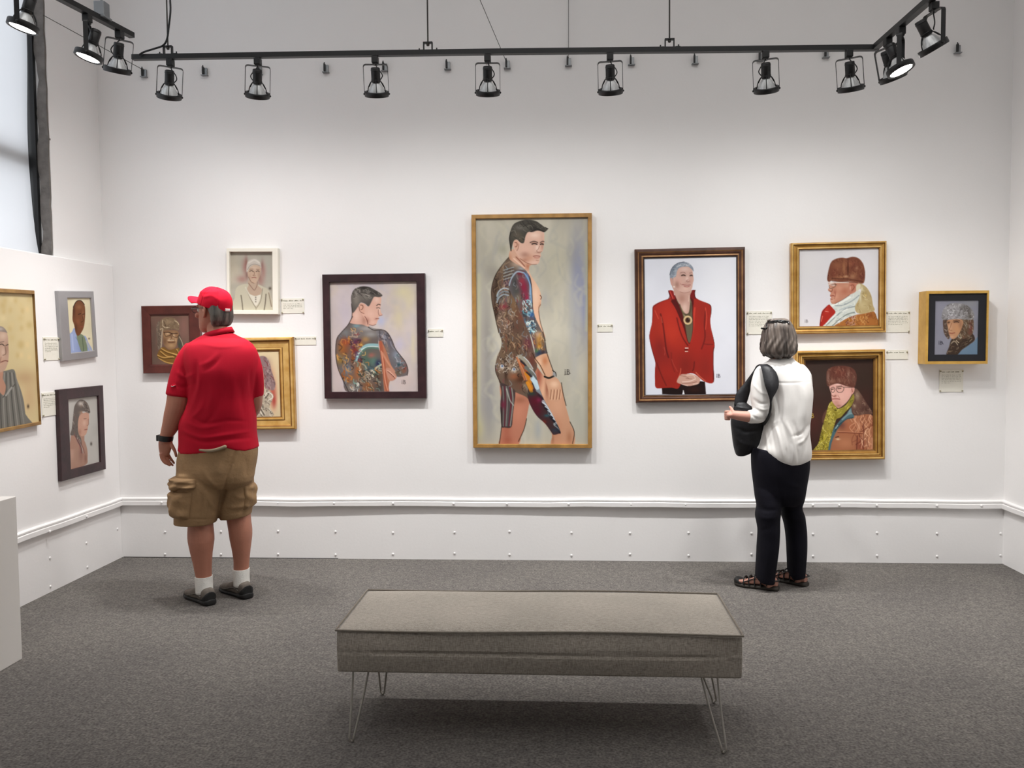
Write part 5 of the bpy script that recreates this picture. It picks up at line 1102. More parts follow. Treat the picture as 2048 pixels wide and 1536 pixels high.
    for c, P, w in (('#4a3a34', [(770, 385), (820, 368), (865, 385)], 12), ('#2f2522', [(795, 404), (825, 396), (856, 406)], 17), ('#4a3a34', [(900, 385), (930, 368), (948, 372)], 10), ('#2f2522', [(900, 408), (920, 402), (938, 408)], 15), ('#a67c6c', [(890, 430), (872, 470), (852, 492), (880, 512), (915, 500)], 8), ('#8a4d46', [(810, 560), (850, 555), (895, 560)], 10), ('#b77a6e', [(825, 578), (860, 582), (888, 576)], 11), ('#a17866', [(845, 610), (875, 612)], 7), ('#8b5c4b', [(640, 590), (720, 642), (790, 664), (850, 662)], 7)): a.line(c, P, w, .5, .85)
    ear = a.poly('#d2a893', [(560, 370), (590, 350), (625, 390), (620, 450), (600, 490), (570, 450)], .6); a.line('#7c4c3d', [(575, 385), (600, 390), (600, 430), (580, 440)], 10, .5, .8); a.line('#84584a', [(625, 400), (618, 455), (600, 490)], 7, .5, .7)
    hr = a.poly('#4c4841', [(505, 330), (520, 230), (560, 150), (650, 105), (740, 93), (840, 108), (905, 150), (960, 190), (998, 208), (955, 250), (900, 238), (860, 232), (800, 250), (745, 250), (712, 300), (690, 385), (650, 388), (600, 345), (560, 365), (540, 430), (525, 490), (512, 400)], .7)
    for x, y, rx, ry, c, al in ((640, 190, 70, 40, '#77736b', .8), (600, 290, 70, 60, '#6c6457', .7), (730, 200, 50, 40, '#6a675f', .6), (840, 200, 80, 24, '#2d2a27', .7), (660, 340, 30, 40, '#6e624f', .6)): a.blob(c, x, y, rx, ry, al, hr)
    a.scatter((520, 110, 960, 360), 60, ['#35322d', '#7b766c', '#5a554d', '#2a2724'], 70, 7, .35, .7, hr, .4); a.line('#26221f', [(520, 250), (505, 330), (515, 420), (525, 490)], 12, .6, .8); a.line('#2b2724', [(960, 190), (1000, 208)], 8); a.line('#2b2724', [(780, 245), (860, 215), (950, 245)], 12, .5, .8)
    a.sign('#3d3a38', 1218, 2010, 62); a.line('#3d3a38', [(1210, 2078), (1285, 2060)], 7, .4, .8)
picture('tall oak-framed painting of a tattooed standing man, the largest picture on the back wall', 'Y', [(943, 429), (1186, 426), (1182, 896), (946, 896)], [(952.5, 437.8), (1176.7, 435.6), (1174.7, 887.8), (954.4, 888)], .05, .03, [(0, .002), (0, .047), (.08, .05), (.92, .05), (1, .045), (1, .022)], [M['oak']], '#b7b2a4', p_center, (940, 425, 6.4), seed=3)

def p_tattoo(a):
    a.grain(.04, 6); a.scatter((120, 150, 1170, 1440), 90, ['#c3b8bb', '#bfb3b0', '#cabfb6', '#b8b2bc', '#c9bcae'], 160, 50, 1.3, .5, soft=3)
    for x, y, rx, ry, c, al in ((980, 260, 120, 100, '#cfc6a2', .8), (930, 560, 70, 160, '#cbbf9d', .7), (1060, 350, 80, 160, '#cdc3a4', .7), (560, 200, 180, 60, '#b9b3bc', .7), (720, 600, 60, 70, '#aab0cf', .7), (300, 500, 120, 300, '#b9b0bd', .6), (940, 880, 80, 80, '#b9b3c6', .6), (880, 380, 50, 40, '#b9b3ab', .6), (1100, 900, 30, 200, '#cdc2a6', .7), (230, 1150, 100, 250, '#c6b4b2', .6), (1000, 1300, 160, 120, '#c4b3ae', .7)): a.blob(c, x, y, rx, ry, al)
    b = a.poly('#6c6360', [(385, 560), (330, 650), (250, 740), (200, 810), (185, 930), (190, 1050), (215, 1170), (270, 1300), (340, 1450), (770, 1450), (760, 1350), (740, 1150), (720, 1000), (690, 900), (700, 760), (740, 708), (640, 690), (560, 660), (470, 620)], .7)
    armR = a.poly('#6f6a6d', [(660, 720), (740, 706), (800, 745), (850, 830), (890, 930), (950, 1010), (1010, 1090), (1040, 1180), (1030, 1240), (960, 1260), (900, 1255), (850, 1180), (790, 1080), (740, 970), (700, 850)], .7)
    for x, y, rx, ry, c, al in ((300, 740, 60, 50, '#7d7f80', .8), (300, 860, 70, 60, '#9c4d34', .9), (260, 930, 50, 70, '#a36a34', .9), (300, 960, 60, 60, '#8a5638', .7), (240, 1060, 50, 60, '#9a7a3c', .8), (320, 1180, 60, 60, '#77808c', .8), (350, 1290, 60, 50, '#9a6034', .8), (380, 1380, 50, 40, '#a39d92', .8), (430, 760, 60, 40, '#8a8480', .8), (440, 850, 60, 40, '#5b2f4e', .9), (410, 940, 40, 60, '#7a3a34', .9), (480, 900, 40, 60, '#c08a3c', .9), (540, 820, 50, 40, '#b58a56', .7), (600, 760, 90, 40, '#9b9a98', .8), (560, 690, 130, 40, '#a9a6a4', .8), (430, 660, 50, 24, '#7ea0a8', .8), (390, 1050, 30, 60, '#8a4f2e', .9), (460, 1200, 60, 100, '#b0683a', .9), (560, 1050, 90, 130, '#4f6a5e', .9), (610, 1010, 50, 36, '#a5655c', .9), (640, 1080, 50, 60, '#5f7c72', .9), (690, 1110, 40, 50, '#2b2f52', .95), (600, 1180, 60, 50, '#49606e', .8), (690, 1250, 60, 70, '#5d4a3c', .9), (540, 1270, 60, 50, '#a59a86', .8), (560, 1380, 90, 60, '#8e5a36', .8), (460, 1400, 60, 40, '#6d6d74', .8), (700, 1390, 50, 50, '#4a4440', .8), (700, 1200, 40, 60, '#7d6a58', .6)): a.blob(c, x, y, rx, ry, al, b)
    a.line('#8fb4b8', [(430, 1060), (470, 960), (560, 890), (700, 890)], 34, .8, .9, b); a.line('#cfdcd8', [(440, 1020), (490, 945), (580, 905), (700, 910)], 10, .5, .9, b); a.line('#5c7f72', [(470, 1000), (560, 920), (700, 930)], 18, .6, .8, b); a.line('#c2b99c', [(620, 1240), (660, 1160), (740, 1110)], 20, .6, .9, b); a.line('#3f4a3f', [(640, 1260), (690, 1180), (750, 1140)], 12, .6, .8, b)
    a.scatter((200, 760, 380, 1420), 60, ['#c98a4e', '#3e3532', '#a5602f', '#6f7680', '#d2a35e'], 60, 13, 1.2, .75, b, .5); a.scatter((360, 700, 520, 1100), 44, ['#b59c88', '#3b3030', '#863a3c', '#5c3a5c', '#c9a267'], 44, 11, None, .8, b, .45, .8); a.scatter((480, 1180, 640, 1320), 34, ['#d5cdbd', '#463d38', '#a58f78'], 40, 11, None, .85, b, .4, .9); a.scatter((420, 1100, 720, 1440), 60, ['#c08048', '#3c4a44', '#33312f', '#7fa096', '#b5a994'], 60, 12, .9, .75, b, .5)
    a.scatter((330, 1350, 460, 1440), 22, ['#d8d4ca', '#4d4745', '#8b8580'], 36, 10, None, .85, b, .4, .9)
    for x, y, rx, ry, c, al in ((760, 790, 50, 60, '#8b8b94', .8), (830, 860, 40, 70, '#66636f', .7), (900, 1000, 50, 60, '#8a93a0', .8), (960, 1090, 50, 50, '#7f8a96', .7), (930, 1120, 20, 20, '#2f4f55', .9), (980, 1190, 50, 40, '#7d6252', .8), (920, 1220, 50, 34, '#64604f', .8), (1005, 1150, 24, 40, '#8c4a42', .8), (720, 860, 24, 60, '#8a5a4a', .8), (780, 950, 34, 60, '#9a806a', .6)): a.blob(c, x, y, rx, ry, al, armR)
    a.scatter((880, 1000, 1030, 1240), 34, ['#b8bcc0', '#3a3a3c', '#8f5a48', '#5c6d6c'], 36, 9, None, .8, armR, .4, .8); a.scatter((700, 720, 880, 960), 22, ['#a7a6ae', '#4b474d', '#b39c8c'], 110, 12, 1.0, .7, armR, .6)
    a.poly('#a9765f', [(705, 850), (760, 900), (850, 1150), (905, 1255), (830, 1300), (800, 1440), (760, 1440), (735, 1150)], .7); a.line('#a4604a', [(715, 860), (735, 1000), (760, 1180), (775, 1320), (800, 1440)], 40, .8, .95); a.line('#d09a80', [(725, 960), (750, 1120), (770, 1300), (800, 1420)], 14, .6, .8); a.line('#c58f76', [(735, 980), (800, 1090), (880, 1200)], 22, .7, .8)
    hd = a.poly('#b98a78', [(775, 1170), (830, 1160), (880, 1210), (905, 1260), (880, 1300), (830, 1310), (800, 1270)], .7)
    for i in range(4): a.line('#6f4238', [(800+i*22, 1200+i*16), (830+i*18, 1220+i*20)], 8, .4, .8, hd); a.line('#dcb3a0', [(800+i*22, 1188+i*18), (836+i*18, 1206+i*20)], 10, .4, .7, hd)
    nk = a.poly('#c9a293', [(385, 490), (378, 560), (350, 620), (420, 640), (500, 645), (570, 670), (585, 640), (560, 560), (480, 430)], .7); a.blob('#d9b8aa', 430, 540, 40, 80, .8, nk); a.blob('#a97f70', 520, 600, 30, 60, .7, nk)
    f = a.poly('#cfa797', [(560, 430), (600, 380), (650, 310), (720, 320), (718, 410), (712, 455), (722, 500), (738, 530), (712, 545), (690, 560), (696, 580), (680, 600), (662, 640), (620, 655), (575, 640), (520, 560), (470, 470), (480, 400), (530, 400)], .7)
    for x, y, rx, ry, c, al in ((600, 520, 60, 60, '#d9b4a5', .8), (670, 350, 34, 40, '#dcbfb2', .8), (620, 620, 40, 24, '#d8b3a4', .8), (700, 470, 18, 40, '#dfc2b4', .7), (560, 600, 30, 40, '#a5776a', .7), (660, 580, 20, 14, '#b9897b', .7)): a.blob(c, x, y, rx, ry, al, f)
    for c, P, w in (('#3f3531', [(670, 420), (690, 405), (712, 412)], 10), ('#4a3c37', [(668, 450), (690, 445), (708, 452)], 9), ('#7c4e48', [(660, 575), (680, 572), (695, 572)], 8), ('#8a6257', [(690, 470), (690, 510), (705, 540), (735, 532)], 7), ('#6d463d', [(565, 640), (555, 590), (530, 550)], 8), ('#70483e', [(580, 645), (625, 656), (660, 642)], 6)): a.line(c, P, w, .5, .85)
    a.poly('#cda391', [(460, 410), (490, 390), (525, 410), (530, 460), (520, 510), (490, 490), (470, 450)], .6); a.line('#6e4438', [(480, 415), (505, 420), (505, 455), (485, 470)], 9, .5, .8); a.line('#6e4438', [(460, 430), (475, 490), (520, 515)], 7, .5, .7)
    h = a.poly('#5c5753', [(372, 400), (368, 320), (395, 240), (450, 205), (510, 192), (580, 200), (640, 230), (700, 265), (738, 300), (700, 322), (640, 318), (610, 370), (575, 430), (535, 400), (480, 385), (450, 430), (400, 500), (380, 495)], .7)
    a.blob('#8b847c', 430, 350, 60, 100, .8, h); a.blob('#8b857e', 540, 310, 70, 60, .7, h); a.blob('#3a3634', 640, 270, 80, 24, .8, h); a.blob('#2f2b2a', 520, 210, 70, 16, .8, h); a.scatter((380, 200, 720, 330), 40, ['#33302e', '#8f8a84', '#4e4a47', '#a29c94'], 60, 8, .5, .75, h, .4)
    for P in ([(385, 550), (330, 650), (250, 740), (200, 810), (185, 930), (190, 1050), (215, 1170), (270, 1300), (345, 1450)], [(570, 675), (640, 712), (740, 708), (800, 745), (850, 830), (890, 930), (950, 1010), (1010, 1090), (1040, 1180), (1030, 1245)], [(372, 400), (380, 500), (375, 570)]): a.line('#332b29', P, 9, .6, .75)
    a.sign('#4a4140', 970, 1302, 44)
picture('dark brown framed painting of a tattooed man seen from behind, looking over his shoulder', 'Y', [(642, 549), (848, 546.5), (854, 796.5), (651, 797.5)], [(658.4, 565), (832.6, 563), (837.5, 782.3), (664.9, 783.7)], .04, .022, [(0, .002), (0, .038), (.05, .04), (.95, .04), (1, .037), (1, .015)], [M['espresso']], '#c2b7b4', p_tattoo, (640, 540, 5.909), seed=5)

def p_red(a):
    a.grain(.015, 5); a.blob('#d3d6e2', 500, 2500, 500, 600, .6); a.blob('#e7e8ec', 1600, 700, 500, 700, .7)
    L = a.dy; by = 1335.6        # rows of the lower sheet sit this much further down
    def B(P): return [(x, y+by) for x, y in P]
    a.poly('#2b1d1c', B([(520, 1180), (530, 1320), (880, 1340), (905, 1250), (935, 1340), (1310, 1340), (1290, 1100), (900, 1050)]), .7, sm=False); a.blob('#46291f', 1100, 1240+by, 120, 60, .6)
    J = [(730, 930), (640, 960), (500, 1010), (400, 1060), (360, 1110), (355, 1250), (345, 1400)]+B([(300, 280), (330, 470), (370, 620), (408, 760), (400, 900), (400, 1060), (418, 1205), (560, 1210), (700, 1205), (800, 1225), (850, 1160), (900, 1000), (1080, 950), (1280, 1095), (1445, 1105), (1440, 800), (1445, 560), (1462, 460), (1440, 320), (1400, 150), (1385, 0)])+[(1405, 1180), (1395, 1080), (1330, 1035), (1200, 985), (1120, 930), (1110, 860), (1040, 900), (1060, 1300), (1010, 1700), (900, 1400)]
    j = a.poly('#a3352b', J, .7)
    for x, y, rx, ry, c, al in ((640, 1250, 150, 240, '#bc4030', .9), (700, 1600, 160, 160, '#c04632', .85), (430, 1500, 60, 200, '#a03a2c', .8), (480, 1800, 80, 120, '#7c2c28', .85), (560, 2000, 120, 150, '#7d2e2a', .8), (940, 2150, 130, 180, '#7a2d27', .95), (500, 2350, 80, 200, '#9a3429', .8), (640, 2450, 140, 100, '#8f3229', .8), (1250, 1250, 80, 200, '#8f352a', .8), (1160, 1500, 70, 200, '#a53329', .9), (1330, 1850, 90, 120, '#9c302a', .85), (1300, 2180, 110, 180, '#84302a', .9), (1340, 1650, 70, 90, '#8d3a30', .7), (430, 2150, 50, 200, '#7d2d2a', .6), (850, 1750, 60, 70, '#a83a2c', .7)): a.blob(c, x, y, rx*1.55, ry*1.55, al*.7, j)
    for c, P, w, al in (('#5c1f1e', [(500, 1230), (540, 1400), (570, 1620), (600, 1850), (640, 2000)], 26, .7), ('#6a2422', [(1300, 1180), (1280, 1400), (1290, 1650), (1230, 1850)], 24, .7), ('#d35a48', [(1300, 1120), (1320, 1300), (1300, 1500)], 16, .7), ('#d8604b', [(400, 1170), (440, 1260), (460, 1310)], 14, .7), ('#d06a55', [(510, 1280), (530, 1380)], 14, .7), ('#541a1a', [(790, 1300), (840, 1500), (900, 1660), (985, 1790)], 24, .6), ('#5a1c1b', [(700, 1000), (780, 1120), (850, 1280), (930, 1460), (990, 1700)], 34, .8), ('#c9503f', [(640, 880), (700, 960), (790, 1080), (860, 1240), (940, 1430)], 18, .8), ('#c94a3c', [(1110, 1120), (1095, 1260), (1080, 1480), (1030, 1720)], 30, .8), ('#6a2521', [(430, 2100), (520, 2330), (600, 2500)], 20, .7), ('#d8735c', [(860, 2200), (850, 2280), (790, 2440)], 14, .8), ('#d27b63', [(1130, 2270), (1210, 2350), (1300, 2425)], 14, .8), ('#511b1a', [(1100, 2080), (1090, 2200), (1070, 2240)], 16, .7), ('#6b2724', [(1270, 1760), (1350, 1770), (1430, 1770)], 14, .7), ('#b9594a', [(560, 1820), (580, 1900), (570, 1960)], 12, .6), ('#7a2a26', [(690, 1920), (700, 2100), (750, 2260)], 18, .6), ('#b85a4b', [(700, 2040), (740, 2140), (800, 2250)], 10, .6), ('#331312', [(360, 1110), (350, 1330), (300, 1615), (340, 1830), (410, 2090)], 9, .8), ('#2c1011', [(1335, 1035), (1400, 1100), (1400, 1300), (1440, 1650), (1465, 1800), (1440, 1900), (1445, 2440)], 12, .85), ('#3a1413', [(360, 1105), (500, 1012), (650, 958)], 10, .7)): a.line(c, P, w, .7, al, j)
    a.poly('#5e1f1e', [(720, 900), (700, 1000), (780, 1160), (900, 1450), (990, 1730), (1030, 1730), (1080, 1500), (1075, 1200), (1060, 900)], .7); a.poly('#c3a094', [(690, 590), (760, 560), (800, 700), (790, 830), (740, 810), (700, 720)], .7); a.poly('#8e2b28', [(640, 815), (720, 815), (745, 900), (760, 960), (690, 970), (660, 900)], .6); a.poly('#7c2424', [(1050, 810), (1115, 805), (1105, 880), (1120, 950), (1060, 960), (1020, 880)], .6); a.line('#c85046', [(670, 830), (700, 900), (720, 950)], 16); a.line('#3c1515', [(640, 815), (665, 900), (640, 960)], 9); a.line('#3c1515', [(1118, 805), (1105, 880), (1130, 960)], 9)
    sh = a.poly('#6b6350', [(790, 960), (860, 1120), (930, 1400), (985, 1700), (1030, 1720), (1070, 1500), (1065, 1250), (1030, 960)], .6)
    nk = a.poly('#c39f92', [(745, 800), (760, 900), (800, 990), (860, 1100), (930, 1210), (990, 1220), (1020, 1100), (1025, 900), (1040, 800)], .7); a.blob('#d9bdb1', 930, 1120, 50, 90, .8, nk); a.blob('#a97f72', 880, 950, 70, 80, .7, nk); a.line('#d8c0b2', [(1010, 900), (1000, 1000)], 14, .7, .8, nk)
    f = a.poly('#cfaca0', [(740, 480), (760, 420), (880, 370), (1000, 350), (1060, 420), (1080, 540), (1090, 620), (1075, 680), (1060, 770), (1020, 830), (930, 850), (850, 830), (780, 770), (740, 680), (730, 580)], .7)
    for x, y, rx, ry, c, al in ((930, 430, 90, 40, '#dcc2b8', .9), (830, 640, 70, 60, '#d3a99d', .8), (1030, 640, 30, 60, '#c99d90', .7), (940, 780, 70, 34, '#dcbcae', .8), (800, 720, 50, 70, '#b98c7e', .7), (970, 600, 26, 60, '#e2c8bd', .8), (960, 680, 60, 14, '#b98b7f', .6)): a.blob(c, x, y, rx, ry, al, f)
    for x, y, rx, ry in ((905, 540, 60, 26), (1045, 540, 34, 24), (985, 655, 40, 12), (790, 700, 40, 60)): a.blob('#a07f74', x, y, rx, ry, .6, f)
    for c, P, w in (('#7c5d55', [(850, 500), (900, 485), (940, 500)], 9), ('#33241f', [(875, 544), (905, 534), (938, 544)], 20), ('#33241f', [(1025, 549), (1045, 538), (1064, 546)], 19), ('#8d6d63', [(1015, 500), (1055, 490)], 9), ('#9b6c61', [(990, 620), (955, 642), (990, 656), (1015, 640)], 9), ('#8b4a47', [(890, 705), (960, 715), (1030, 712)], 13), ('#a86560', [(920, 735), (970, 745), (1010, 735)], 14), ('#a07064', [(855, 690), (880, 715)], 8), ('#9a7367', [(850, 835), (930, 852), (1020, 832)], 8)): a.line(c, P, w, .5, .85)
    hr = a.poly('#8f98a3', [(665, 530), (690, 440), (740, 370), (820, 320), (920, 300), (1010, 330), (1075, 400), (1088, 470), (1060, 440), (1000, 390), (920, 385), (830, 410), (790, 470), (770, 560), (720, 590), (700, 680), (670, 620)], .7); a.blob('#c9ccd2', 960, 350, 70, 24, .9, hr); a.blob('#5f6b78', 730, 440, 40, 80, .8, hr); a.blob('#b2b8c0', 770, 480, 40, 60, .7, hr); a.scatter((690, 310, 1060, 560), 36, ['#5b6672', '#d0d3d8', '#8c95a0', '#aab0b9'], 90, 10, -.4, .75, hr, .5); a.line('#3c434d', [(665, 530), (690, 440), (740, 370), (820, 320), (920, 302)], 12, .6, .7)
    a.poly('#c99d90', [(672, 600), (700, 590), (715, 660), (700, 720), (680, 680)], .6); a.blob('#efe6dd', 740, 745, 16, 16, .95)
    for i in range(9): a.blob('#b9ab84', 855+i*11, 1100+i*24, 13, 13, .9); a.blob('#5a5140', 1035-i*3, 1080+i*22, 13, 13, .8)
    a.line('#54493a', [(840, 1060), (890, 1200), (960, 1240), (1030, 1180), (1040, 1040)], 22, .7, .7); a.blob('#4a2a1c', 985, 1335, 60, 60, 1); th = 2*math.pi
    a.line('#d8bd92', [(985+62*math.cos(th*k/12), 1338+64*math.sin(th*k/12)) for k in range(13)], 32, .6, .95); a.blob('#2c1812', 985, 1335, 34, 34, .95); a.blob('#8c8f8a', 1005, 1315, 12, 12, .8)
    a.line('#e6ded2', B([(940, 500), (990, 500)]), 14); a.line('#e0d5c6', B([(940, 562), (985, 560)]), 12); a.line('#3a1715', B([(930, 530), (980, 530)]), 14)
    hd = a.poly('#c59f90', B([(790, 1100), (850, 980), (950, 965), (1080, 970), (1200, 1040), (1180, 1130), (1080, 1165), (980, 1175), (860, 1140)]), .7)
    for P, c, w in ((B([(850, 990), (950, 1010), (1000, 1040)]), '#8f6558', 9), (B([(890, 1105), (1020, 1090), (1120, 1050)]), '#e3cabd', 18), (B([(870, 1150), (980, 1170)]), '#e0c6b8', 18), (B([(1080, 1145), (1170, 1130)]), '#dcc0b2', 18), (B([(880, 1125), (1020, 1125), (1140, 1100)]), '#7c5246', 9), (B([(960, 990), (1080, 985), (1120, 1040)]), '#dcc0b0', 14), (B([(950, 1040), (1060, 1050)]), '#8b6053', 8)): a.line(c, P, w, .5, .85, hd)
    a.line('#e9e6e4', B([(905, 1255), (915, 1320)]), 14, .6, .9); a.sign('#3c3440', 1502, 965+by, 62)
picture('bronze and walnut framed portrait of a grey-haired woman in a red leather jacket', 'Y', [(1270, 498.5), (1492, 493), (1490, 803.5), (1272, 805.7)], [(1289.1, 517), (1473.3, 513.2), (1472.2, 788.2), (1290.3, 788.8)], .045, .022, [(0, .002), (0, .034), (.10, .042), (.30, .044), (.42, .036), (.58, .036), (.70, .030), (.84, .034), (.92, .030), (1, .028), (1, .014)], [M['walnut'], M['walnut'], M['walnut'], M['bronze'], M['walnut'], M['walnut'], M['bronze'], M['walnut'], M['darkline'], M['darkline'], M['walnut']], '#dcdee6', p_red, (1265, 490, 8.904), seed=7)
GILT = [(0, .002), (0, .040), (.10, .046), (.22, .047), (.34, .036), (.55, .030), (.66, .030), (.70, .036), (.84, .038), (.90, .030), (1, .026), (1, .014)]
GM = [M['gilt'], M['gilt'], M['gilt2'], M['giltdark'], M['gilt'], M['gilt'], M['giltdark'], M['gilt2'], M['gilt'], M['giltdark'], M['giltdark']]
def p_fur(a):
    a.grain(.012, 4); a.blob('#d6d2d8', 500, 1000, 300, 400, .6); a.blob('#e2e0df', 300, 400, 300, 300, .6)
    coat = a.poly('#a9713f', [(700, 1330), (760, 1270), (900, 1190), (1010, 1150), (1130, 1130), (1260, 1100), (1300, 1110), (1335, 1200), (1345, 1340)], .6)
    a.blob('#8a5330', 1220, 1160, 60, 40, .8, coat); a.scatter((760, 1150, 1340, 1330), 40, ['#c99a63', '#6f4023', '#d3a56e', '#8a5a30'], 80, 13, 1.5, .8, coat); a.scatter((860, 1170, 1010, 1300), 18, ['#c9a6b8', '#5a3a30', '#d8c0b0'], 50, 10, -.6, .7, coat)
    red = a.poly('#a8352a', [(455, 1320), (470, 1200), (490, 1100), (540, 1040), (605, 990), (660, 1040), (700, 1110), (620, 1200), (510, 1320)], .6); a.blob('#c0473a', 560, 1080, 40, 50, .8, red); a.line('#e8b8a8', [(540, 1095), (590, 1102)], 8, .5, .8); a.line('#5c1a18', [(465, 1320), (480, 1150), (560, 1030)], 9, .6, .7); a.line('#d88874', [(480, 1250), (500, 1170)], 9)
    sc = a.poly('#cfd3cc', [(500, 1335), (600, 1240), (700, 1120), (650, 1040), (610, 985), (700, 970), (800, 920), (900, 860), (1000, 800), (1075, 790), (1080, 900), (1010, 1000), (1000, 1110), (1010, 1150), (880, 1190), (740, 1270), (640, 1340)], .6)
    for c, P, w in (('#8d989c', [(700, 1010), (820, 1000), (960, 930), (1060, 850)], 14), ('#e9ebe4', [(640, 1010), (780, 960), (920, 880)], 30), ('#7e888b', [(560, 1310), (700, 1180), (850, 1060), (1000, 1020)], 14), ('#eef0ea', [(560, 1280), (700, 1150), (880, 1060)], 14), ('#6d7473', [(640, 1330), (760, 1220), (880, 1140), (990, 1110)], 14), ('#a8b4b8', [(700, 1100), (850, 1040), (980, 990)], 12), ('#8f9a8f', [(820, 1180), (920, 1130), (1010, 1120)], 12)): a.line(c, P, w, .6, .8, sc)
    a.scatter((560, 820, 1060, 1320), 46, ['#f1f2ec', '#8b9496', '#b6bfc0', '#e0e2da'], 60, 9, -.6, .6, sc); a.scatter((620, 1120, 1000, 1330), 30, ['#4e5656', '#9aa3a0', '#e3e5dc'], 50, 8, -.7, .7, sc)
    col = a.poly('#b8a57c', [(1050, 660), (1130, 690), (1200, 760), (1250, 860), (1275, 1000), (1300, 1080), (1210, 1110), (1100, 1135), (1020, 1110), (1000, 1020), (1060, 900), (1090, 760), (1020, 740)], .7)
    for x, y, rx, ry, c, al in ((1130, 830, 60, 60, '#a08a5c', .8), (1160, 850, 20, 20, '#d6bf84', .8), (1120, 1000, 60, 60, '#c6b78e', .8), (1100, 760, 30, 60, '#d8d2b8', .8), (1230, 1020, 30, 60, '#a89468', .8), (1080, 880, 20, 80, '#d9d4bc', .8)): a.blob(c, x, y, rx, ry, al, col)
    a.scatter((1010, 700, 1280, 1120), 44, ['#d4c9a2', '#96825a', '#c5b488', '#e0d8ba'], 40, 10, None, .6, col, .4)
    f = a.poly('#c08a74', [(600, 640), (640, 650), (800, 640), (1030, 650), (1050, 720), (1000, 800), (920, 840), (840, 890), (760, 940), (690, 980), (640, 975), (620, 930), (630, 880), (615, 850), (625, 810), (590, 780), (585, 760), (610, 720), (590, 680)], .7)
    for x, y, rx, ry, c, al in ((760, 740, 60, 50, '#cf9a82', .8), (840, 790, 60, 50, '#b3745e', .8), (700, 860, 50, 60, '#d3a28a', .8), (620, 750, 20, 30, '#d9a892', .9), (650, 930, 40, 30, '#d6a894', .8), (880, 700, 70, 30, '#c99b82', .7), (690, 800, 24, 40, '#a96a58', .7), (660, 690, 40, 18, '#dfe0dc', .8)): a.blob(c, x, y, rx, ry, al, f)
    for c, P, w in (('#7d4a3a', [(600, 780), (640, 790), (650, 760)], 10), ('#8b463c', [(620, 862), (660, 855), (685, 862)], 12), ('#9c6150', [(690, 800), (700, 850), (680, 900)], 8), ('#e6e4dc', [(590, 690), (640, 665), (720, 655), (900, 655)], 11), ('#5a4a3c', [(600, 700), (610, 740), (660, 735), (700, 705), (690, 665)], 8), ('#efefe8', [(600, 660), (660, 645)], 16), ('#6b4636', [(640, 690), (690, 680), (720, 690)], 9), ('#8f5a48', [(620, 905), (650, 915)], 9), ('#7f4b3c', [(690, 975), (800, 920), (920, 840)], 9)): a.line(c, P, w, .5, .85)
    a.poly('#b97d68', [(905, 690), (950, 660), (1000, 680), (1005, 740), (960, 800), (920, 820), (910, 760)], .6); a.line('#7c4636', [(930, 700), (970, 690), (985, 730), (950, 780)], 10, .5, .8); a.blob('#dfb8a4', 925, 740, 12, 40, .8); a.poly('#d5cdb4', [(1025, 690), (1080, 680), (1075, 740), (1030, 790), (1015, 760)], .6)
    h = a.poly('#7d4f3c', [(575, 620), (575, 560), (600, 430), (640, 330), (720, 285), (800, 272), (870, 280), (960, 258), (1050, 280), (1120, 360), (1150, 470), (1150, 580), (1125, 665), (1030, 655), (900, 635), (760, 640), (650, 625), (600, 640)], .9)
    for x, y, rx, ry, c, al in ((720, 400, 80, 70, '#95664c', .8), (680, 500, 60, 90, '#7a4638', .7), (830, 430, 30, 130, '#a77a5a', .7), (890, 420, 14, 150, '#4c2a1e', .8), (960, 360, 80, 60, '#8f5a46', .8), (1020, 430, 24, 34, '#c3a184', .8), (1000, 420, 60, 80, '#6f4034', .5), (960, 560, 60, 50, '#b08a6c', .6), (800, 570, 120, 20, '#a5785a', .8), (640, 600, 70, 24, '#8f6048', .8), (1110, 560, 40, 80, '#6d3f38', .7), (590, 560, 20, 60, '#5d2f2c', .7), (860, 560, 30, 16, '#c9a88a', .8)): a.blob(c, x, y, rx, ry, al, h)
    a.scatter((580, 280, 1150, 640), 110, ['#93654a', '#5d3527', '#a97c5c', '#6f4233'], 44, 9, 1.5, .5, h, .6); a.line('#4a2a22', [(640, 590), (760, 595), (900, 600), (1120, 640)], 10, .7, .6, h); a.line('#54352b', [(650, 632), (900, 645), (1040, 660)], 9, .6, .7)
    a.sign('#6a6468', 232, 1225, 44)
picture('gilt-framed profile portrait of a man in a brown fur hat, above another gilt frame', 'Y', [(1583.5, 486), (1775.5, 481.5), (1771, 665), (1582, 668)], [(1599.5, 500.2), (1757.7, 496.7), (1755, 650.6), (1597, 652.5)], .046, .018, GILT, GM, '#dad8db', p_fur, (1580, 480, 7.68), seed=11)

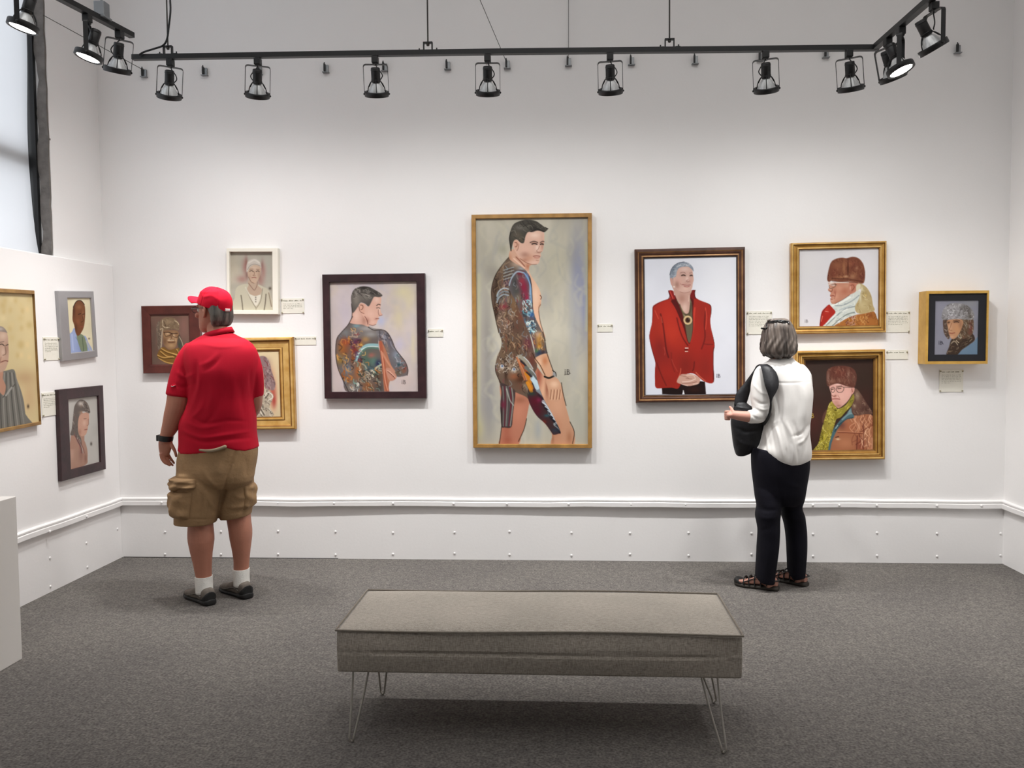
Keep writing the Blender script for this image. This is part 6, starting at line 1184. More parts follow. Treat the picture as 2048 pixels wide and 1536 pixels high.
def p_scarf(a):
    a.grain(.08, 4); a.blob('#40352f', 350, 400, 300, 300, .8); a.blob('#52302a', 300, 1000, 160, 260, .8); a.blob('#3a2c24', 1000, 400, 160, 250, .8); a.blob('#4a2c26', 1000, 700, 100, 160, .6)
    coat = a.poly('#a06a4e', [(520, 1390), (560, 1260), (600, 1140), (680, 1040), (740, 960), (830, 920), (860, 890), (1000, 890), (1090, 900), (1115, 1000), (1110, 1390)], .6)
    for x, y, rx, ry, c, al in ((740, 1280, 120, 80, '#b47c5c', .8), (780, 1060, 70, 80, '#a9684c', .7), (940, 1300, 60, 100, '#8a4a3a', .8), (690, 1040, 60, 60, '#6d443c', .8), (1060, 1250, 50, 140, '#b88466', .7), (920, 1050, 60, 100, '#b98063', .6)): a.blob(c, x, y, rx, ry, al, coat)
    a.scatter((830, 900, 1110, 1380), 60, ['#d9a886', '#6e3b2c', '#c98f6e', '#85503c', '#e2b898'], 120, 12, 1.75, .75, coat); a.line('#6a3527', [(640, 1135), (800, 1140), (970, 1150)], 11, .5, .8, coat); a.line('#d09a78', [(640, 1122), (970, 1138)], 8, .5, .6, coat); a.line('#5c2d22', [(900, 1180), (890, 1370)], 14, .6, .7, coat); a.line('#5c2d22', [(985, 1000), (980, 1380)], 14, .6, .6, coat); a.blob('#e0c8a4', 640, 1225, 30, 14, .9); a.line('#4a2c20', [(610, 1200), (650, 1190)], 12)
    a.poly('#5f4238', [(430, 1000), (440, 900), (490, 830), (500, 900), (470, 1000)], .8)
    teal = a.poly('#4f6a70', [(480, 1390), (540, 1180), (600, 1060), (680, 960), (760, 880), (820, 800), (850, 870), (850, 940), (760, 960), (680, 1030), (620, 1120), (560, 1260), (530, 1390)], .6); a.line('#7f989c', [(700, 960), (780, 890), (830, 880)], 22, .7, .8, teal); a.line('#2c3d44', [(600, 1120), (660, 1030), (760, 960), (840, 940)], 16, .6, .8, teal); a.blob('#8fa3a2', 790, 850, 40, 40, .8, teal); a.line('#a9bcb8', [(610, 1080), (640, 1040)], 10)
    fur = a.poly('#63483e', [(820, 800), (850, 700), (865, 560), (900, 560), (960, 640), (1020, 740), (1080, 830), (1100, 890), (1000, 890), (900, 910), (840, 890)], .9); a.blob('#94806c', 900, 650, 40, 70, .8, fur); a.blob('#b0a086', 860, 780, 24, 30, .8, fur); a.blob('#4c332c', 1000, 820, 60, 40, .8, fur); a.scatter((830, 570, 1100, 900), 60, ['#8a7060', '#4a332b', '#a08b76', '#705448'], 46, 10, 1.0, .6, fur)
    sc = a.poly('#92853a', [(310, 1390), (380, 1280), (410, 1150), (450, 1000), (490, 860), (520, 760), (560, 720), (600, 760), (640, 820), (740, 770), (820, 660), (845, 620), (860, 680), (820, 780), (740, 860), (680, 930), (620, 960), (590, 1050), (560, 1150), (520, 1290), (490, 1390)], .6)
    a.blob('#b5a850', 540, 950, 40, 160, .7, sc); a.blob('#7d7424', 600, 900, 30, 60, .8, sc); a.blob('#6d6a2a', 820, 700, 24, 60, .7, sc); a.blob('#8d8a34', 700, 870, 60, 40, .6, sc)
    a.scatter((360, 730, 620, 1380), 110, ['#5e5616', '#d8ca62', '#454012', '#bfb040', '#e4d984'], 42, 9, None, .8, sc, .4, .9); a.scatter((620, 640, 850, 960), 40, ['#d2c968', '#56521c', '#8f8c3c', '#c0b558'], 44, 9, -.8, .7, sc, .5); a.scatter((380, 1150, 560, 1380), 40, ['#4c4714', '#d9cd70', '#a99c34'], 110, 9, 1.75, .7, sc)
    f = a.poly('#cfa195', [(530, 500), (640, 480), (740, 510), (850, 530), (862, 560), (830, 620), (790, 690), (740, 750), (650, 810), (600, 770), (565, 720), (555, 660), (550, 610), (535, 570)], .7)
    for x, y, rx, ry, c, al in ((690, 650, 70, 70, '#d9aca0', .8), (580, 600, 24, 40, '#dcb2a4', .9), (760, 600, 50, 60, '#d8a79c', .8), (620, 740, 50, 40, '#b98678', .7), (650, 780, 40, 20, '#8b5a4c', .6), (600, 650, 20, 16, '#9c6456', .7), (650, 490, 80, 16, '#d9b6aa', .8)): a.blob(c, x, y, rx, ry, al, f)
    for c, P, w in (('#4a3a34', [(545, 545), (580, 530), (600, 560), (580, 600), (555, 590), (545, 545)], 8), ('#4a3a34', [(620, 540), (680, 520), (720, 540), (700, 590), (650, 600), (620, 570), (620, 540)], 8), ('#3f2d28', [(640, 550), (680, 545)], 13), ('#3f2d28', [(555, 560), (580, 555)], 12), ('#4a3a34', [(720, 530), (860, 535)], 8), ('#6a4a40', [(620, 520), (690, 512)], 9), ('#8b4a44', [(560, 690), (610, 685), (665, 690)], 12), ('#8a5a4e', [(560, 640), (590, 655), (615, 640)], 9), ('#a8776a', [(640, 640), (660, 670)], 7)): a.line(c, P, w, .5, .85)
    a.poly('#c79486', [(815, 560), (850, 530), (862, 570), (840, 620), (815, 610)], .6); a.line('#7f4e42', [(825, 550), (835, 590)], 8)
    h = a.poly('#5f3a30', [(490, 480), (490, 330), (540, 270), (640, 245), (760, 250), (850, 290), (890, 380), (880, 480), (850, 535), (740, 510), (640, 480), (560, 500), (515, 520)], 1.0)
    for x, y, rx, ry, c, al in ((680, 340, 90, 60, '#6f3f34', .8), (560, 450, 60, 34, '#8a6656', .8), (780, 360, 24, 90, '#8c6e60', .6), (510, 400, 20, 100, '#8b7064', .7), (720, 440, 80, 30, '#7d5648', .7), (850, 420, 30, 80, '#6d5044', .7), (620, 300, 60, 30, '#7a4a3c', .6)): a.blob(c, x, y, rx, ry, al, h)
    a.scatter((490, 250, 890, 520), 90, ['#86604f', '#43261f', '#74483a', '#9a7a6a'], 40, 9, 1.4, .5, h, .6); a.sign('#b9a04a', 262, 880, 58)
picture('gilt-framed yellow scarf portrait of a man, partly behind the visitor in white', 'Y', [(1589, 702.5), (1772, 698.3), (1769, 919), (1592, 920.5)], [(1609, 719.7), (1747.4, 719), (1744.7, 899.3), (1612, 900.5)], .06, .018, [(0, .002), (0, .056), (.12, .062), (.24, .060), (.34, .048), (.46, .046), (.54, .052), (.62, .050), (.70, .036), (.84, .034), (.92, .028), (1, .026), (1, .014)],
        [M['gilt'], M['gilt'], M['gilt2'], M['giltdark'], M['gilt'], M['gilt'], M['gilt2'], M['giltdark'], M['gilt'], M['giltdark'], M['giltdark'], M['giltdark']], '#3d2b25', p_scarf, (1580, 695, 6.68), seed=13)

def p_child(a):
    a.grain(.04, 4); a.blob('#8d8c9a', 330, 500, 120, 400, .6); a.blob('#6f8496', 760, 860, 140, 80, .9); a.blob('#8b8c8e', 740, 220, 120, 60, .7)
    a.poly('#6d8296', [(545, 945), (640, 860), (780, 760), (845, 700), (845, 945)], .8)
    co = a.poly('#43352c', [(405, 945), (440, 830), (470, 730), (540, 700), (640, 660), (760, 640), (800, 730), (720, 800), (620, 870), (545, 945)], .7); a.scatter((420, 700, 780, 930), 50, ['#6c5a44', '#2a211c', '#84705a', '#b5a48c', '#54442f'], 50, 9, -.6, .7, co); a.line('#c9baa2', [(470, 780), (520, 750), (560, 800)], 12, .5, .7, co); a.line('#c2b198', [(540, 740), (575, 770)], 10)
    fl = a.poly('#5b4a40', [(360, 440), (420, 430), (430, 560), (450, 680), (430, 720), (380, 660), (360, 580)], .8); a.scatter((360, 450, 450, 720), 26, ['#8a8078', '#3a302a', '#b0a69c'], 34, 9, None, .7, fl)
    fr = a.poly('#63503f', [(600, 440), (760, 430), (785, 520), (770, 640), (700, 700), (600, 720), (540, 720), (590, 600)], .8); a.blob('#7a4238', 740, 560, 24, 90, .8, fr); a.scatter((560, 440, 785, 730), 70, ['#8d8170', '#3c2f27', '#b3a78f', '#74443a', '#9a9a94'], 44, 9, 1.2, .75, fr)
    f = a.poly('#b58b6c', [(410, 470), (470, 445), (590, 440), (640, 480), (610, 580), (570, 660), (520, 715), (470, 710), (440, 650), (425, 560)], .7)
    for x, y, rx, ry, c, al in ((450, 560, 30, 60, '#cba384', .8), (560, 570, 50, 60, '#bf8f68', .8), (480, 690, 30, 20, '#c99f82', .8), (600, 520, 30, 60, '#8f6a54', .7), (430, 490, 24, 24, '#6d5040', .7), (540, 480, 50, 16, '#6a4b3a', .7)): a.blob(c, x, y, rx, ry, al, f)
    for c, P, w in (('#33251e', [(510, 485), (545, 475), (575, 485)], 12), ('#33251e', [(425, 490), (450, 482)], 11), ('#4a352a', [(500, 465), (550, 455), (590, 465)], 9), ('#84583f', [(475, 500), (455, 560), (440, 590), (480, 598)], 8), ('#84453a', [(445, 635), (480, 640), (520, 632)], 11)): a.line(c, P, w, .5, .85)
    h = a.poly('#8c8a8b', [(340, 440), (345, 350), (380, 280), (450, 230), (540, 215), (640, 230), (720, 270), (780, 340), (790, 430), (720, 450), (640, 445), (560, 440), (450, 445), (380, 450)], 1.0); a.blob('#4d4743', 690, 300, 60, 80, .8, h); a.blob('#a9a6aa', 460, 300, 70, 60, .7, h); a.blob('#9a9498', 480, 410, 100, 26, .8, h); a.blob('#5a5048', 740, 400, 40, 50, .8, h)
    a.scatter((345, 220, 790, 450), 120, ['#c4c2c4', '#4a4644', '#a09e9f', '#6a6664', '#dcdadc'], 34, 8, None, .7, h, .4, .8); a.sign('#2c2a33', 300, 748, 46); a.line('#2c2a33', [(340, 752), (358, 790)], 7)
M['boxin'] = M['goldbox']
picture('small portrait of a child in grey fur hat in a deep gold box frame', 'Y', [(1853, 582), (1978.7, 580.7), (1975, 727.6), (1850, 728.3)], [(1870.8, 601.2), (1957.8, 601.2), (1954.2, 709), (1867.7, 709)], .115, .100, [(0, .002), (0, .115), (1, .115), (1, .090)], [M['goldbox']], '#85858f', p_child, (1835, 575, 6.98), mat_q=[(1857.2, 587.6), (1974.3, 586.4), (1970.4, 722.4), (1854.2, 722.6)], seed=17)

def p_white(a):
    a.grain(.05, 5); a.blob('#a9a79d', 620, 300, 90, 250, .7); a.blob('#bdb3a0', 150, 350, 100, 200, .6)
    for x, y, rx, ry in ((290, 330, 40, 130), (560, 380, 40, 130), (250, 500, 90, 60), (520, 520, 50, 90)): a.blob('#a9827a', x, y, rx, ry, .75)
    a.blob('#8a5f5a', 310, 270, 24, 110, .7); a.blob('#8d6a66', 545, 300, 20, 80, .7); a.blob('#86665f', 320, 440, 24, 60, .7); a.blob('#8a6a60', 500, 470, 30, 60, .6)
    b = a.poly('#bfb9a6', [(100, 965), (140, 780), (160, 640), (220, 590), (330, 570), (400, 620), (480, 580), (560, 610), (640, 660), (680, 780), (730, 965)], .8)
    sk = a.poly('#b6a18f', [(340, 520), (470, 520), (480, 590), (540, 650), (510, 730), (440, 745), (370, 720), (320, 650), (345, 590)], .7); a.poly('#d3cec0', [(345, 720), (440, 748), (520, 730), (500, 820), (450, 890), (390, 800)], .6)
    for c, P, w in (('#6d655a', [(235, 740), (250, 840), (262, 960)], 16), ('#6a6258', [(600, 720), (590, 840), (572, 960)], 16), ('#857c6e', [(310, 640), (370, 780), (450, 920)], 10), ('#857c6e', [(550, 640), (520, 820), (455, 930)], 10), ('#97907f', [(450, 900), (455, 960)], 9), ('#d0cbbb', [(300, 620), (340, 700), (400, 800)], 18), ('#7a5e54', [(345, 560), (390, 620), (430, 660), (465, 600), (475, 540)], 8), ('#8c7c6e', [(640, 700), (680, 900)], 14)): a.line(c, P, w, .7, .8, np.maximum(b, sk))
    for y in (765, 795, 830): a.blob('#5f574e', 450, y, 10, 10, .9)
    f = a.poly('#bfa793', [(330, 380), (360, 330), (430, 290), (520, 310), (520, 400), (500, 480), (460, 540), (420, 560), (370, 530), (340, 460)], .7); a.blob('#cdb8a6', 430, 330, 60, 30, .8, f); a.blob('#a98d7b', 500, 440, 24, 70, .7, f); a.blob('#b29380', 360, 480, 24, 50, .6, f)
    for c, P, w in (('#5a4a42', [(360, 385), (390, 375), (415, 390)], 11), ('#5a4a42', [(455, 390), (480, 378), (500, 388)], 11), ('#8b7060', [(360, 355), (410, 352)], 8), ('#8b7060', [(460, 355), (500, 358)], 8), ('#8a6d5e', [(425, 390), (430, 430), (408, 445), (445, 450)], 8), ('#8a5650', [(395, 478), (430, 474), (455, 480)], 12), ('#7c6354', [(345, 470), (380, 535), (425, 560)], 8)): a.line(c, P, w, .5, .85)
    h = a.poly('#c3bcb2', [(315, 390), (315, 300), (340, 235), (400, 205), (460, 210), (510, 250), (530, 330), (500, 310), (430, 290), (370, 320), (335, 380)], .7); a.line('#8a8078', [(330, 360), (370, 300), (440, 280), (520, 310)], 9, .6, .7, h); a.line('#d8d3ca', [(350, 260), (430, 220), (500, 260)], 22, .8, .7, h); a.blob('#5b5348', 658, 635, 22, 22, .9)
picture('small cream-framed portrait of a woman in a white headscarf, behind the red cap', 'Y', [(452, 496), (554, 497.2), (559, 628), (456, 629)], [(459.3, 504.2), (544.9, 504.4), (549.5, 620.5), (465, 621)], .04, .018, FLAT[:-1]+[(1, .012)], [M['whiteframe']], '#b3aea2', p_white, (450, 490, 7.316), dens=1.2, seed=19)

def p_gold(a):
    a.grain(.03, 4)
    for x, y, rx, ry, c in ((350, 900, 60, 200, '#b25a50'), (370, 1050, 40, 120, '#a84a44'), (320, 620, 60, 120, '#c49a80'), (270, 480, 60, 90, '#a58a80')): a.blob(c, x, y, rx, ry, .8)
    h = a.poly('#8f7a7a', [(60, 420), (170, 360), (250, 380), (300, 470), (330, 580), (360, 680), (390, 780), (370, 880), (300, 880), (230, 850), (200, 600), (90, 500)], .9); a.scatter((160, 370, 390, 890), 60, ['#6b5456', '#b39c98', '#5a4648', '#c4b0aa', '#7a3c3c'], 60, 11, 1.2, .75, h)
    a.poly('#d9c5b5', [(60, 480), (180, 500), (205, 600), (215, 720), (200, 820), (90, 860)], .7); a.line('#7a5f5a', [(190, 500), (215, 620), (220, 720)], 9)
    b = a.poly('#b5aa98', [(-60, 1290), (60, 1050), (220, 870), (300, 900), (360, 970), (330, 1060), (300, 1150), (350, 1290)], .7); a.scatter((80, 880, 360, 1280), 70, ['#e2dccc', '#5d544c', '#8a7f74', '#cfc6b4', '#3f3834'], 60, 12, .9, .75, b); a.line('#e6e0d2', [(225, 990), (270, 920), (330, 950), (345, 1000), (280, 1040)], 14, .6, .85, b); a.line('#3c3430', [(240, 1010), (290, 940)], 10); a.line('#4a423c', [(150, 1150), (220, 1270)], 14, .6, .8, b); a.line('#ece7da', [(140, 1170), (190, 1270)], 10, .5, .8, b)
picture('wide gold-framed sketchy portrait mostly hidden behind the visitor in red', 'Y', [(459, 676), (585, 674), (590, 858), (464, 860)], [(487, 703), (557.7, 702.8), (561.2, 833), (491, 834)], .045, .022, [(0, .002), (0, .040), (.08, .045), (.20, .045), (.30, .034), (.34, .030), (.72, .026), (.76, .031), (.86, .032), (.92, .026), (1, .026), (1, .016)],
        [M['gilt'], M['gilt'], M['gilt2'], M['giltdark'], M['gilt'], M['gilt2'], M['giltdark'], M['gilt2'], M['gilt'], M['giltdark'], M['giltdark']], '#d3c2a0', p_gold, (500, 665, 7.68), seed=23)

def p_brown(a):
    a.grain(.06, 4); a.blob('#5f5048', 320, 800, 60, 300, .7); a.blob('#86625a', 920, 500, 90, 250, .7); a.blob('#6a5a50', 350, 1180, 90, 90, .7)
    flp = a.poly('#6f6156', [(370, 620), (380, 480), (440, 420), (500, 560), (490, 900), (470, 980), (400, 960), (390, 800)], .8); a.scatter((370, 450, 500, 980), 26, ['#a89683', '#4a3d34', '#8b7a6a'], 90, 12, 1.5, .7, flp)
    fr = a.poly('#5a5046', [(800, 640), (850, 720), (900, 850), (930, 980), (830, 980), (790, 850)], .8); a.line('#c3b299', [(830, 730), (880, 830), (915, 960)], 14, .6, .8); a.blob('#3f5046', 840, 890, 30, 50, .8)
    f = a.poly('#8a6b50', [(510, 620), (620, 600), (780, 610), (820, 680), (790, 800), (760, 920), (680, 990), (590, 960), (520, 870), (510, 740)], .7)
    for x, y, rx, ry, c, al in ((560, 700, 40, 40, '#a68665', .8), (640, 780, 40, 30, '#c8ab88', .8), (720, 710, 30, 60, '#cdb090', .7), (670, 900, 80, 50, '#b3946f', .8), (540, 820, 30, 70, '#6d5240', .7), (760, 800, 24, 60, '#c0a27e', .7), (600, 670, 40, 14, '#d8bf9c', .8)): a.blob(c, x, y, rx, ry, al, f)
    for c, P, w in (('#2b1d16', [(520, 640), (620, 640), (680, 665), (790, 660)], 14), ('#2b1d16', [(530, 650), (560, 720), (640, 700), (680, 670)], 9), ('#2b1d16', [(690, 670), (700, 720), (780, 740), (820, 700)], 9), ('#4a3426', [(660, 680), (670, 760), (640, 790), (690, 800)], 9), ('#4a2a20', [(610, 840), (680, 845), (750, 830)], 12), ('#d8c3a4', [(600, 800), (720, 800)], 12)): a.line(c, P, w, .5, .85)
    h = a.poly('#7a6753', [(440, 580), (450, 440), (490, 370), (590, 345), (720, 360), (810, 440), (830, 520), (810, 600), (720, 580), (560, 600), (470, 620)], .9); a.blob('#9a856c', 590, 430, 80, 60, .7, h); a.line('#d2c1a5', [(500, 400), (500, 500), (550, 545), (640, 540)], 16, .6, .8, h); a.line('#cdbb9e', [(740, 410), (800, 450), (815, 490)], 16, .6, .8, h); a.line('#c3b196', [(450, 580), (500, 570), (490, 640), (480, 760), (470, 930)], 18, .7, .8); a.scatter((450, 360, 830, 600), 40, ['#a8947a', '#55463a', '#8c7860'], 60, 10, None, .6, h); a.line('#443528', [(520, 420), (560, 520)], 12, .6, .7, h)
    s_ = a.poly('#7c5c30', [(440, 980), (520, 930), (620, 990), (760, 960), (830, 960), (800, 1100), (740, 1260), (600, 1260), (450, 1180), (390, 1100)], .7)
    for P in ([(470, 960), (600, 1030), (780, 1080)], [(460, 1020), (580, 1110), (720, 1130)], [(390, 1090), (520, 1140), (700, 1120)], [(410, 1150), (560, 1230), (700, 1260)], [(700, 1060), (790, 1100)], [(780, 980), (810, 1040)]): a.line('#c9a264', P, 20, .7, .85, s_); a.line('#4a3418', [(x, y+26) for x, y in P], 14, .7, .7, s_)
picture('mahogany framed portrait of a man in flapped hat and glasses, left of the red visitor', 'Y', [(281, 612), (398, 610.5), (402, 746), (286, 747)], [(301.4, 630.3), (377.7, 630.3), (380.5, 728.5), (304, 728.7)], .04, .02, [(0, .002), (0, .034), (.06, .038), (.86, .032), (.94, .028), (1, .026), (1, .014)], [M['mahogany']], '#725a50', p_brown, (275, 600, 9.908), dens=1.2, seed=29)

def p_silver(a):
    a.grain(.02, 4); a.blob('#d5c9a6', 110, 200, 30, 200, .6)
    j = a.poly('#9aa6c8', [(100, 520), (98, 400), (130, 360), (150, 330), (180, 400), (230, 390), (255, 440), (280, 520)], .6); a.blob('#8391b5', 200, 470, 30, 60, .7, j); a.line('#6d7a9c', [(160, 400), (190, 460), (195, 515)], 4, .4, .8, j); a.line('#b5c0dc', [(130, 380), (140, 500)], 12, .6, .6, j)
    a.poly('#7f8a72', [(165, 380), (215, 385), (240, 440), (248, 515), (205, 515)], .6); a.line('#5a6656', [(210, 400), (220, 510)], 5); a.line('#b8b8b0', [(240, 430), (275, 510)], 10, .6, .8)
    f = a.poly('#7a5138', [(135, 230), (140, 170), (165, 125), (200, 120), (225, 150), (232, 200), (230, 260), (222, 320), (205, 360), (180, 390), (160, 370), (148, 310), (135, 270)], .6)
    for x, y, rx, ry, c, al in ((185, 170, 24, 20, '#94694c', .8), (175, 280, 20, 30, '#8f5d42', .8), (215, 230, 8, 40, '#a0765a', .7), (160, 330, 14, 40, '#5a3826', .7), (145, 200, 12, 50, '#4a3022', .6)): a.blob(c, x, y, rx, ry, al, f)
    for c, P, w in (('#2f1c14', [(180, 225), (198, 220)], 5), ('#2f1c14', [(212, 225), (226, 222)], 5), ('#4a2c20', [(208, 230), (216, 275), (200, 285)], 4), ('#8f4e44', [(190, 322), (215, 320)], 7), ('#33221a', [(140, 170), (165, 126), (200, 121), (225, 150)], 6)): a.line(c, P, w, .4, .85)
    a.blob('#6a5a44', 262, 412, 7, 7, .9)
picture('silver-framed portrait of a man in a pale blue jacket on the left wall', 'X', [(119.9, 584.3), (191.2, 581), (192, 715.5), (122.5, 720.5)], [(136, 594.7), (182.4, 597.3), (183.4, 703.3), (136, 704)], .024, .013, [(0, .002), (0, .022), (.08, .024), (.9, .025), (1, .021), (1, .009)], [M['silver']], '#ddd4b8', p_silver, (110, 570, 3.84), dens=1.6, seed=31)

def p_girl(a):
    a.grain(.03, 4); b = a.poly('#a98878', [(100, 1420), (108, 1260), (125, 1190), (170, 1180), (215, 1180), (245, 1250), (250, 1330), (235, 1380)], .6); a.blob('#c09e8e', 130, 1300, 20, 60, .7, b); a.blob('#8c6a60', 200, 1300, 20, 60, .7, b); a.blob('#7a574e', 235, 1330, 12, 40, .6, b)
    a.poly('#a98676', [(165, 1010), (215, 985), (225, 1190), (200, 1230), (120, 1260), (125, 1150)], .6); f = a.poly('#c09a88', [(180, 1020), (215, 985), (255, 980), (262, 1020), (258, 1060), (250, 1110), (235, 1150), (200, 1160), (178, 1110)], .5); a.blob('#cfae9e', 225, 1060, 16, 24, .8, f); a.blob('#a47a6a', 190, 1130, 12, 24, .7, f)
    for c, P, w in (('#4a3830', [(222, 1028), (240, 1026)], 4), ('#8a4e48', [(228, 1112), (246, 1108)], 6), ('#8a6456', [(255, 1030), (258, 1068), (246, 1080)], 4)): a.line(c, P, w, .4, .8)
    h = a.poly('#6d645f', [(140, 1000), (150, 930), (180, 888), (215, 882), (250, 910), (270, 970), (258, 985), (215, 970), (185, 1010), (175, 1080), (180, 1140), (200, 1180), (205, 1240), (180, 1220), (150, 1160), (118, 1150), (130, 1100)], .6)
    a.scatter((120, 890, 268, 1230), 50, ['#c3bab0', '#3f3834', '#948a80', '#8a6a5a'], 30, 5, 1.3, .7, h); a.blob('#d3ccc4', 195, 910, 20, 20, .8, h); a.blob('#b59a80', 205, 980, 20, 14, .7, h); a.blob('#4a4440', 278, 1220, 8, 14, .9)
    for i in range(4): a.line(('#8f5a56', '#5a4744', '#b8aaa2', '#7a504c')[i], [(150+i*10, 1150+i*12), (185+i*10, 1220+i*10), (200+i*8, 1290)], 7, .5, .7)
picture('black-brown framed profile portrait of a young woman with tied hair on the left wall', 'X', [(117.8, 779.6), (207.7, 770.5), (211, 938.5), (122.5, 963.2)], [(134.7, 799.2), (194.6, 790.8), (197.2, 924.2), (137.9, 939.3)], .026, .013, [(0, .002), (0, .024), (.05, .026), (.95, .026), (1, .022), (1, .009)], [M['espresso']], '#b6b3ae', p_girl, (110, 570, 3.84), dens=1.5, seed=37)

def p_stripe(a):
    a.grain(.03, 4, sy=.5)
    for i in range(26): a.blob(('#c3b083', '#b8a272', '#d6c69c', '#ccb98c')[i % 4], -420+(i % 9)*90, 140+(i//9)*200+(i % 2)*70, 36, 44, .6)
    for x, y in ((50, 160), (105, 260), (230, 265), (100, 450), (220, 440), (220, 610), (160, 160), (180, 720), (40, 270)): a.blob('#c0aa7c', x, y, 24, 34, .7)
    for x, y in ((280, 610), (220, 720), (300, 740), (280, 250)): a.blob('#d8c294', x, y, 24, 34, .7)
    a.blob('#b59a78', 250, 950, 140, 90, .8); a.blob('#bb9c7a', 300, 1150, 80, 200, .6)
    s_ = a.poly('#77756f', [(-560, 1480), (-480, 1150), (-330, 930), (-120, 870), (40, 880), (140, 865), (170, 960), (215, 1080), (245, 1200), (260, 1320), (290, 1480)], .7)
    for i in range(22): a.line(('#55544f', '#8f8d86', '#4a4946', '#9b9891')[i % 4], [(-460+i*34, 1480), (-400+i*29, 1180), (-240+i*19, 900)], 10, .6, .75, s_)
    a.poly('#b28a76', [(-150, 880), (20, 870), (30, 960), (60, 1040), (30, 1130), (-60, 1010)], .7); a.line('#3f3d3b', [(30, 1150), (90, 1090), (150, 1020)], 9, .5, .7, s_); a.line('#b5b3ac', [(60, 1130), (120, 1050)], 18, .6, .7, s_)
    f = a.poly('#b69a88', [(-180, 560), (-160, 480), (-60, 430), (30, 440), (75, 500), (85, 600), (90, 700), (80, 800), (40, 880), (-40, 890), (-120, 820), (-170, 700)], .7)
    for x, y, rx, ry, c, al in ((30, 520, 40, 40, '#cdb6a4', .8), (0, 780, 50, 60, '#c29f8a', .8), (70, 650, 16, 60, '#9b7c6c', .7), (-80, 700, 50, 90, '#a88674', .7), (30, 690, 20, 50, '#cbb0a0', .8)): a.blob(c, x, y, rx, ry, al, f)
    for c, P, w in (('#4f423c', [(-20, 615), (20, 605), (40, 620)], 11), ('#4f423c', [(62, 618), (82, 610)], 10), ('#6f5c52', [(-20, 590), (40, 580)], 8), ('#7a6154', [(50, 620), (60, 700), (30, 720)], 8), ('#7a4e46', [(10, 790), (50, 775), (80, 780)], 11), ('#8f7264', [(10, 740), (0, 800)], 7)): a.line(c, P, w, .5, .85)
    h = a.poly('#8b8079', [(-190, 560), (-170, 450), (-60, 420), (30, 430), (75, 490), (40, 480), (-60, 480), (-130, 560)], .8); a.blob('#b9b0a8', 0, 450, 40, 20, .8, h); a.blob('#4a3f34', 288, 1243, 12, 22, .9)
picture('gold wood framed portrait of a man in striped grey shirt, cut by left edge', 'X', [(-58, 573.8), (73.8, 581.1), (78.1, 850.3), (-58, 876)], [(-53, 582), (69.7, 589.5), (72.3, 844.4), (-53, 867)], .03, .015, [(0, .002), (0, .027), (.1, .03), (.9, .03), (1, .026), (1, .012)], [M['lightoak']], '#cdbd94', p_stripe, (0, 570, 5.12), dens=1.2, seed=41)

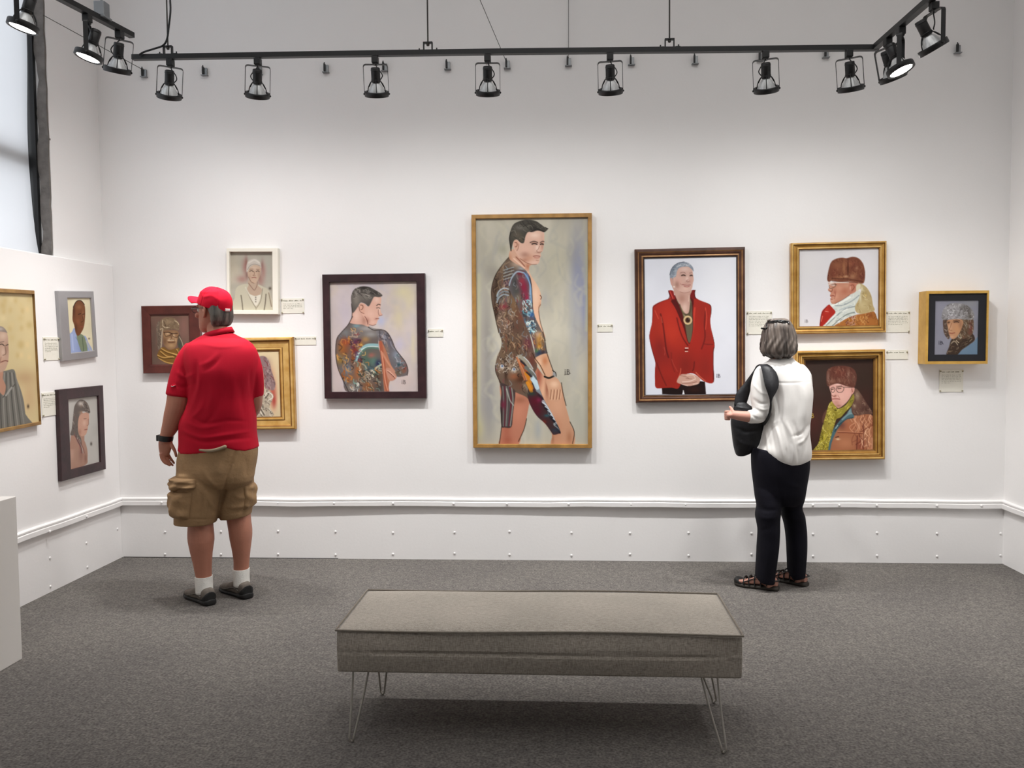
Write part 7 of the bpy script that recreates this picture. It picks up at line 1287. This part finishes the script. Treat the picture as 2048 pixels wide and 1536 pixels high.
# ------------------------------------------------------------------ wall labels: thin clear-cream cards held by pins
M['card'] = mat('cream_label_card', '#e8e5d9', .45, var=.02, vscale=30); M['cardtext'] = mat('faint_grey_print', '#aeab9c', .7); M['cardhead'] = mat('olive_print', '#7b785f', .7); M['pin'+'s'] = mat('label_pin', '#a9a48c', .4, metal=.4)
def wall_label(plane, q, lines, pins, label, seed):
    f = (lambda p: onY(p[0], p[1], -.004)) if plane == 'Y' else (lambda p: onX(p[0], p[1], XL+.004))
    x0, y0, x1, y1 = q; A, B, D = f((x0, y0)), f((x1, y0)), f((x0, y1)); W = (B-A).length; H = abs(A.z-D.z); rx = Vector((1, 0, 0)) if plane == 'Y' else Vector((0, 1, 0))
    t = tag(empty('wall_label', A-rx*0, (0, 0, 0 if plane == 'Y' else R_(90))), label, 'label', 'printed labels beside the pictures'); r = random.Random(seed)
    bm = bmesh.new(); box(bm, (0, 0, -H), (W, .003, 0), .0006); obj('card', bm, M['card'], t)
    bm = bmesh.new(); bh = bmesh.new(); m = W*.10; lh = .0105
    def word(bmx, x, z, w, h):
        n = max(1, int(w/.0042))
        for i in range(n):       # small letter-like ticks
            xx = x+w*i/n; hh = h*r.choice((.6, .6, .6, 1.0)); box(bmx, (xx, -.0006, z), (xx+w/n*.55, .0004, z+hh))
            if r.random() < .6: box(bmx, (xx, -.0006, z+h*r.choice((0, .25, .5))), (xx+w/n*.9, .0004, z+h*r.choice((0, .25, .5))+h*.14))
    x = m
    while x < W*.84: w = r.uniform(.018, .034); w = min(w, W*.92-x); word(bh, x, -.020, w, .008); x += w+.007
    for i in range(lines):
        x = m; z = -.040-i*lh
        if z < -H+.006: break
        end = W*(.9 if i < lines-1 else r.uniform(.35, .7))
        while x < end: w = min(r.uniform(.008, .022), end-x+.002); word(bm, x, z, max(w, .004), .0052); x += w+.004
    obj('heading', bh, M['cardhead'], t)
    if lines: obj('lettering', bm, M['cardtext'], t)
    else: bm.free()
    for px_, pz in pins:
        bm = bmesh.new(); tube(bm, [(W*px_, .003, -H*pz), (W*px_, -.004, -H*pz)], .0038, 10); tube(bm, [(W*px_, -.004, -H*pz), (W*px_, -.007, -H*pz)], .0052, 10); obj('pin', bm, M['pins'], t, smooth=True)
P4 = ((.04, .08), (.96, .08), (.04, .95), (.96, .95)); P2 = ((.04, .2), (.96, .2))
for i, a_ in enumerate((('Y', (562, 597, 608, 627), 4, P4, 'cream label card right of the cream-framed headscarf portrait'), ('Y', (590, 673, 632, 690), 0, P2, 'narrow cream label card right of the wide gold frame behind the visitor in red'),
    ('Y', (856, 658, 886, 674), 0, P2, 'small cream label card between the dark tattoo picture and the tall central painting'), ('Y', (1195, 648, 1225, 664), 0, P2, 'small cream label card right of the tall central painting'),
    ('Y', (1493, 622, 1544, 669), 7, P4, 'large cream label card right of the red jacket portrait'), ('Y', (1772, 622, 1820, 665), 6, ((.95, .08), (.95, .95), (.04, .08)), 'cream label card right of the fur hat profile portrait'),
    ('Y', (1772, 700, 1816, 719), 0, ((.95, .2), (.04, .2)), 'narrow cream label card right of the yellow scarf portrait'), ('Y', (1879, 739, 1927, 784), 6, P4, 'cream label card hanging below the gold box frame'),
    ('X', (86, 674, 117, 721), 6, P4, 'cream label card left of the silver frame'), ('X', (83, 786, 116, 834), 6, P4, 'cream label card left of the black-brown frame on the left wall'))): wall_label(*a_, seed=i)
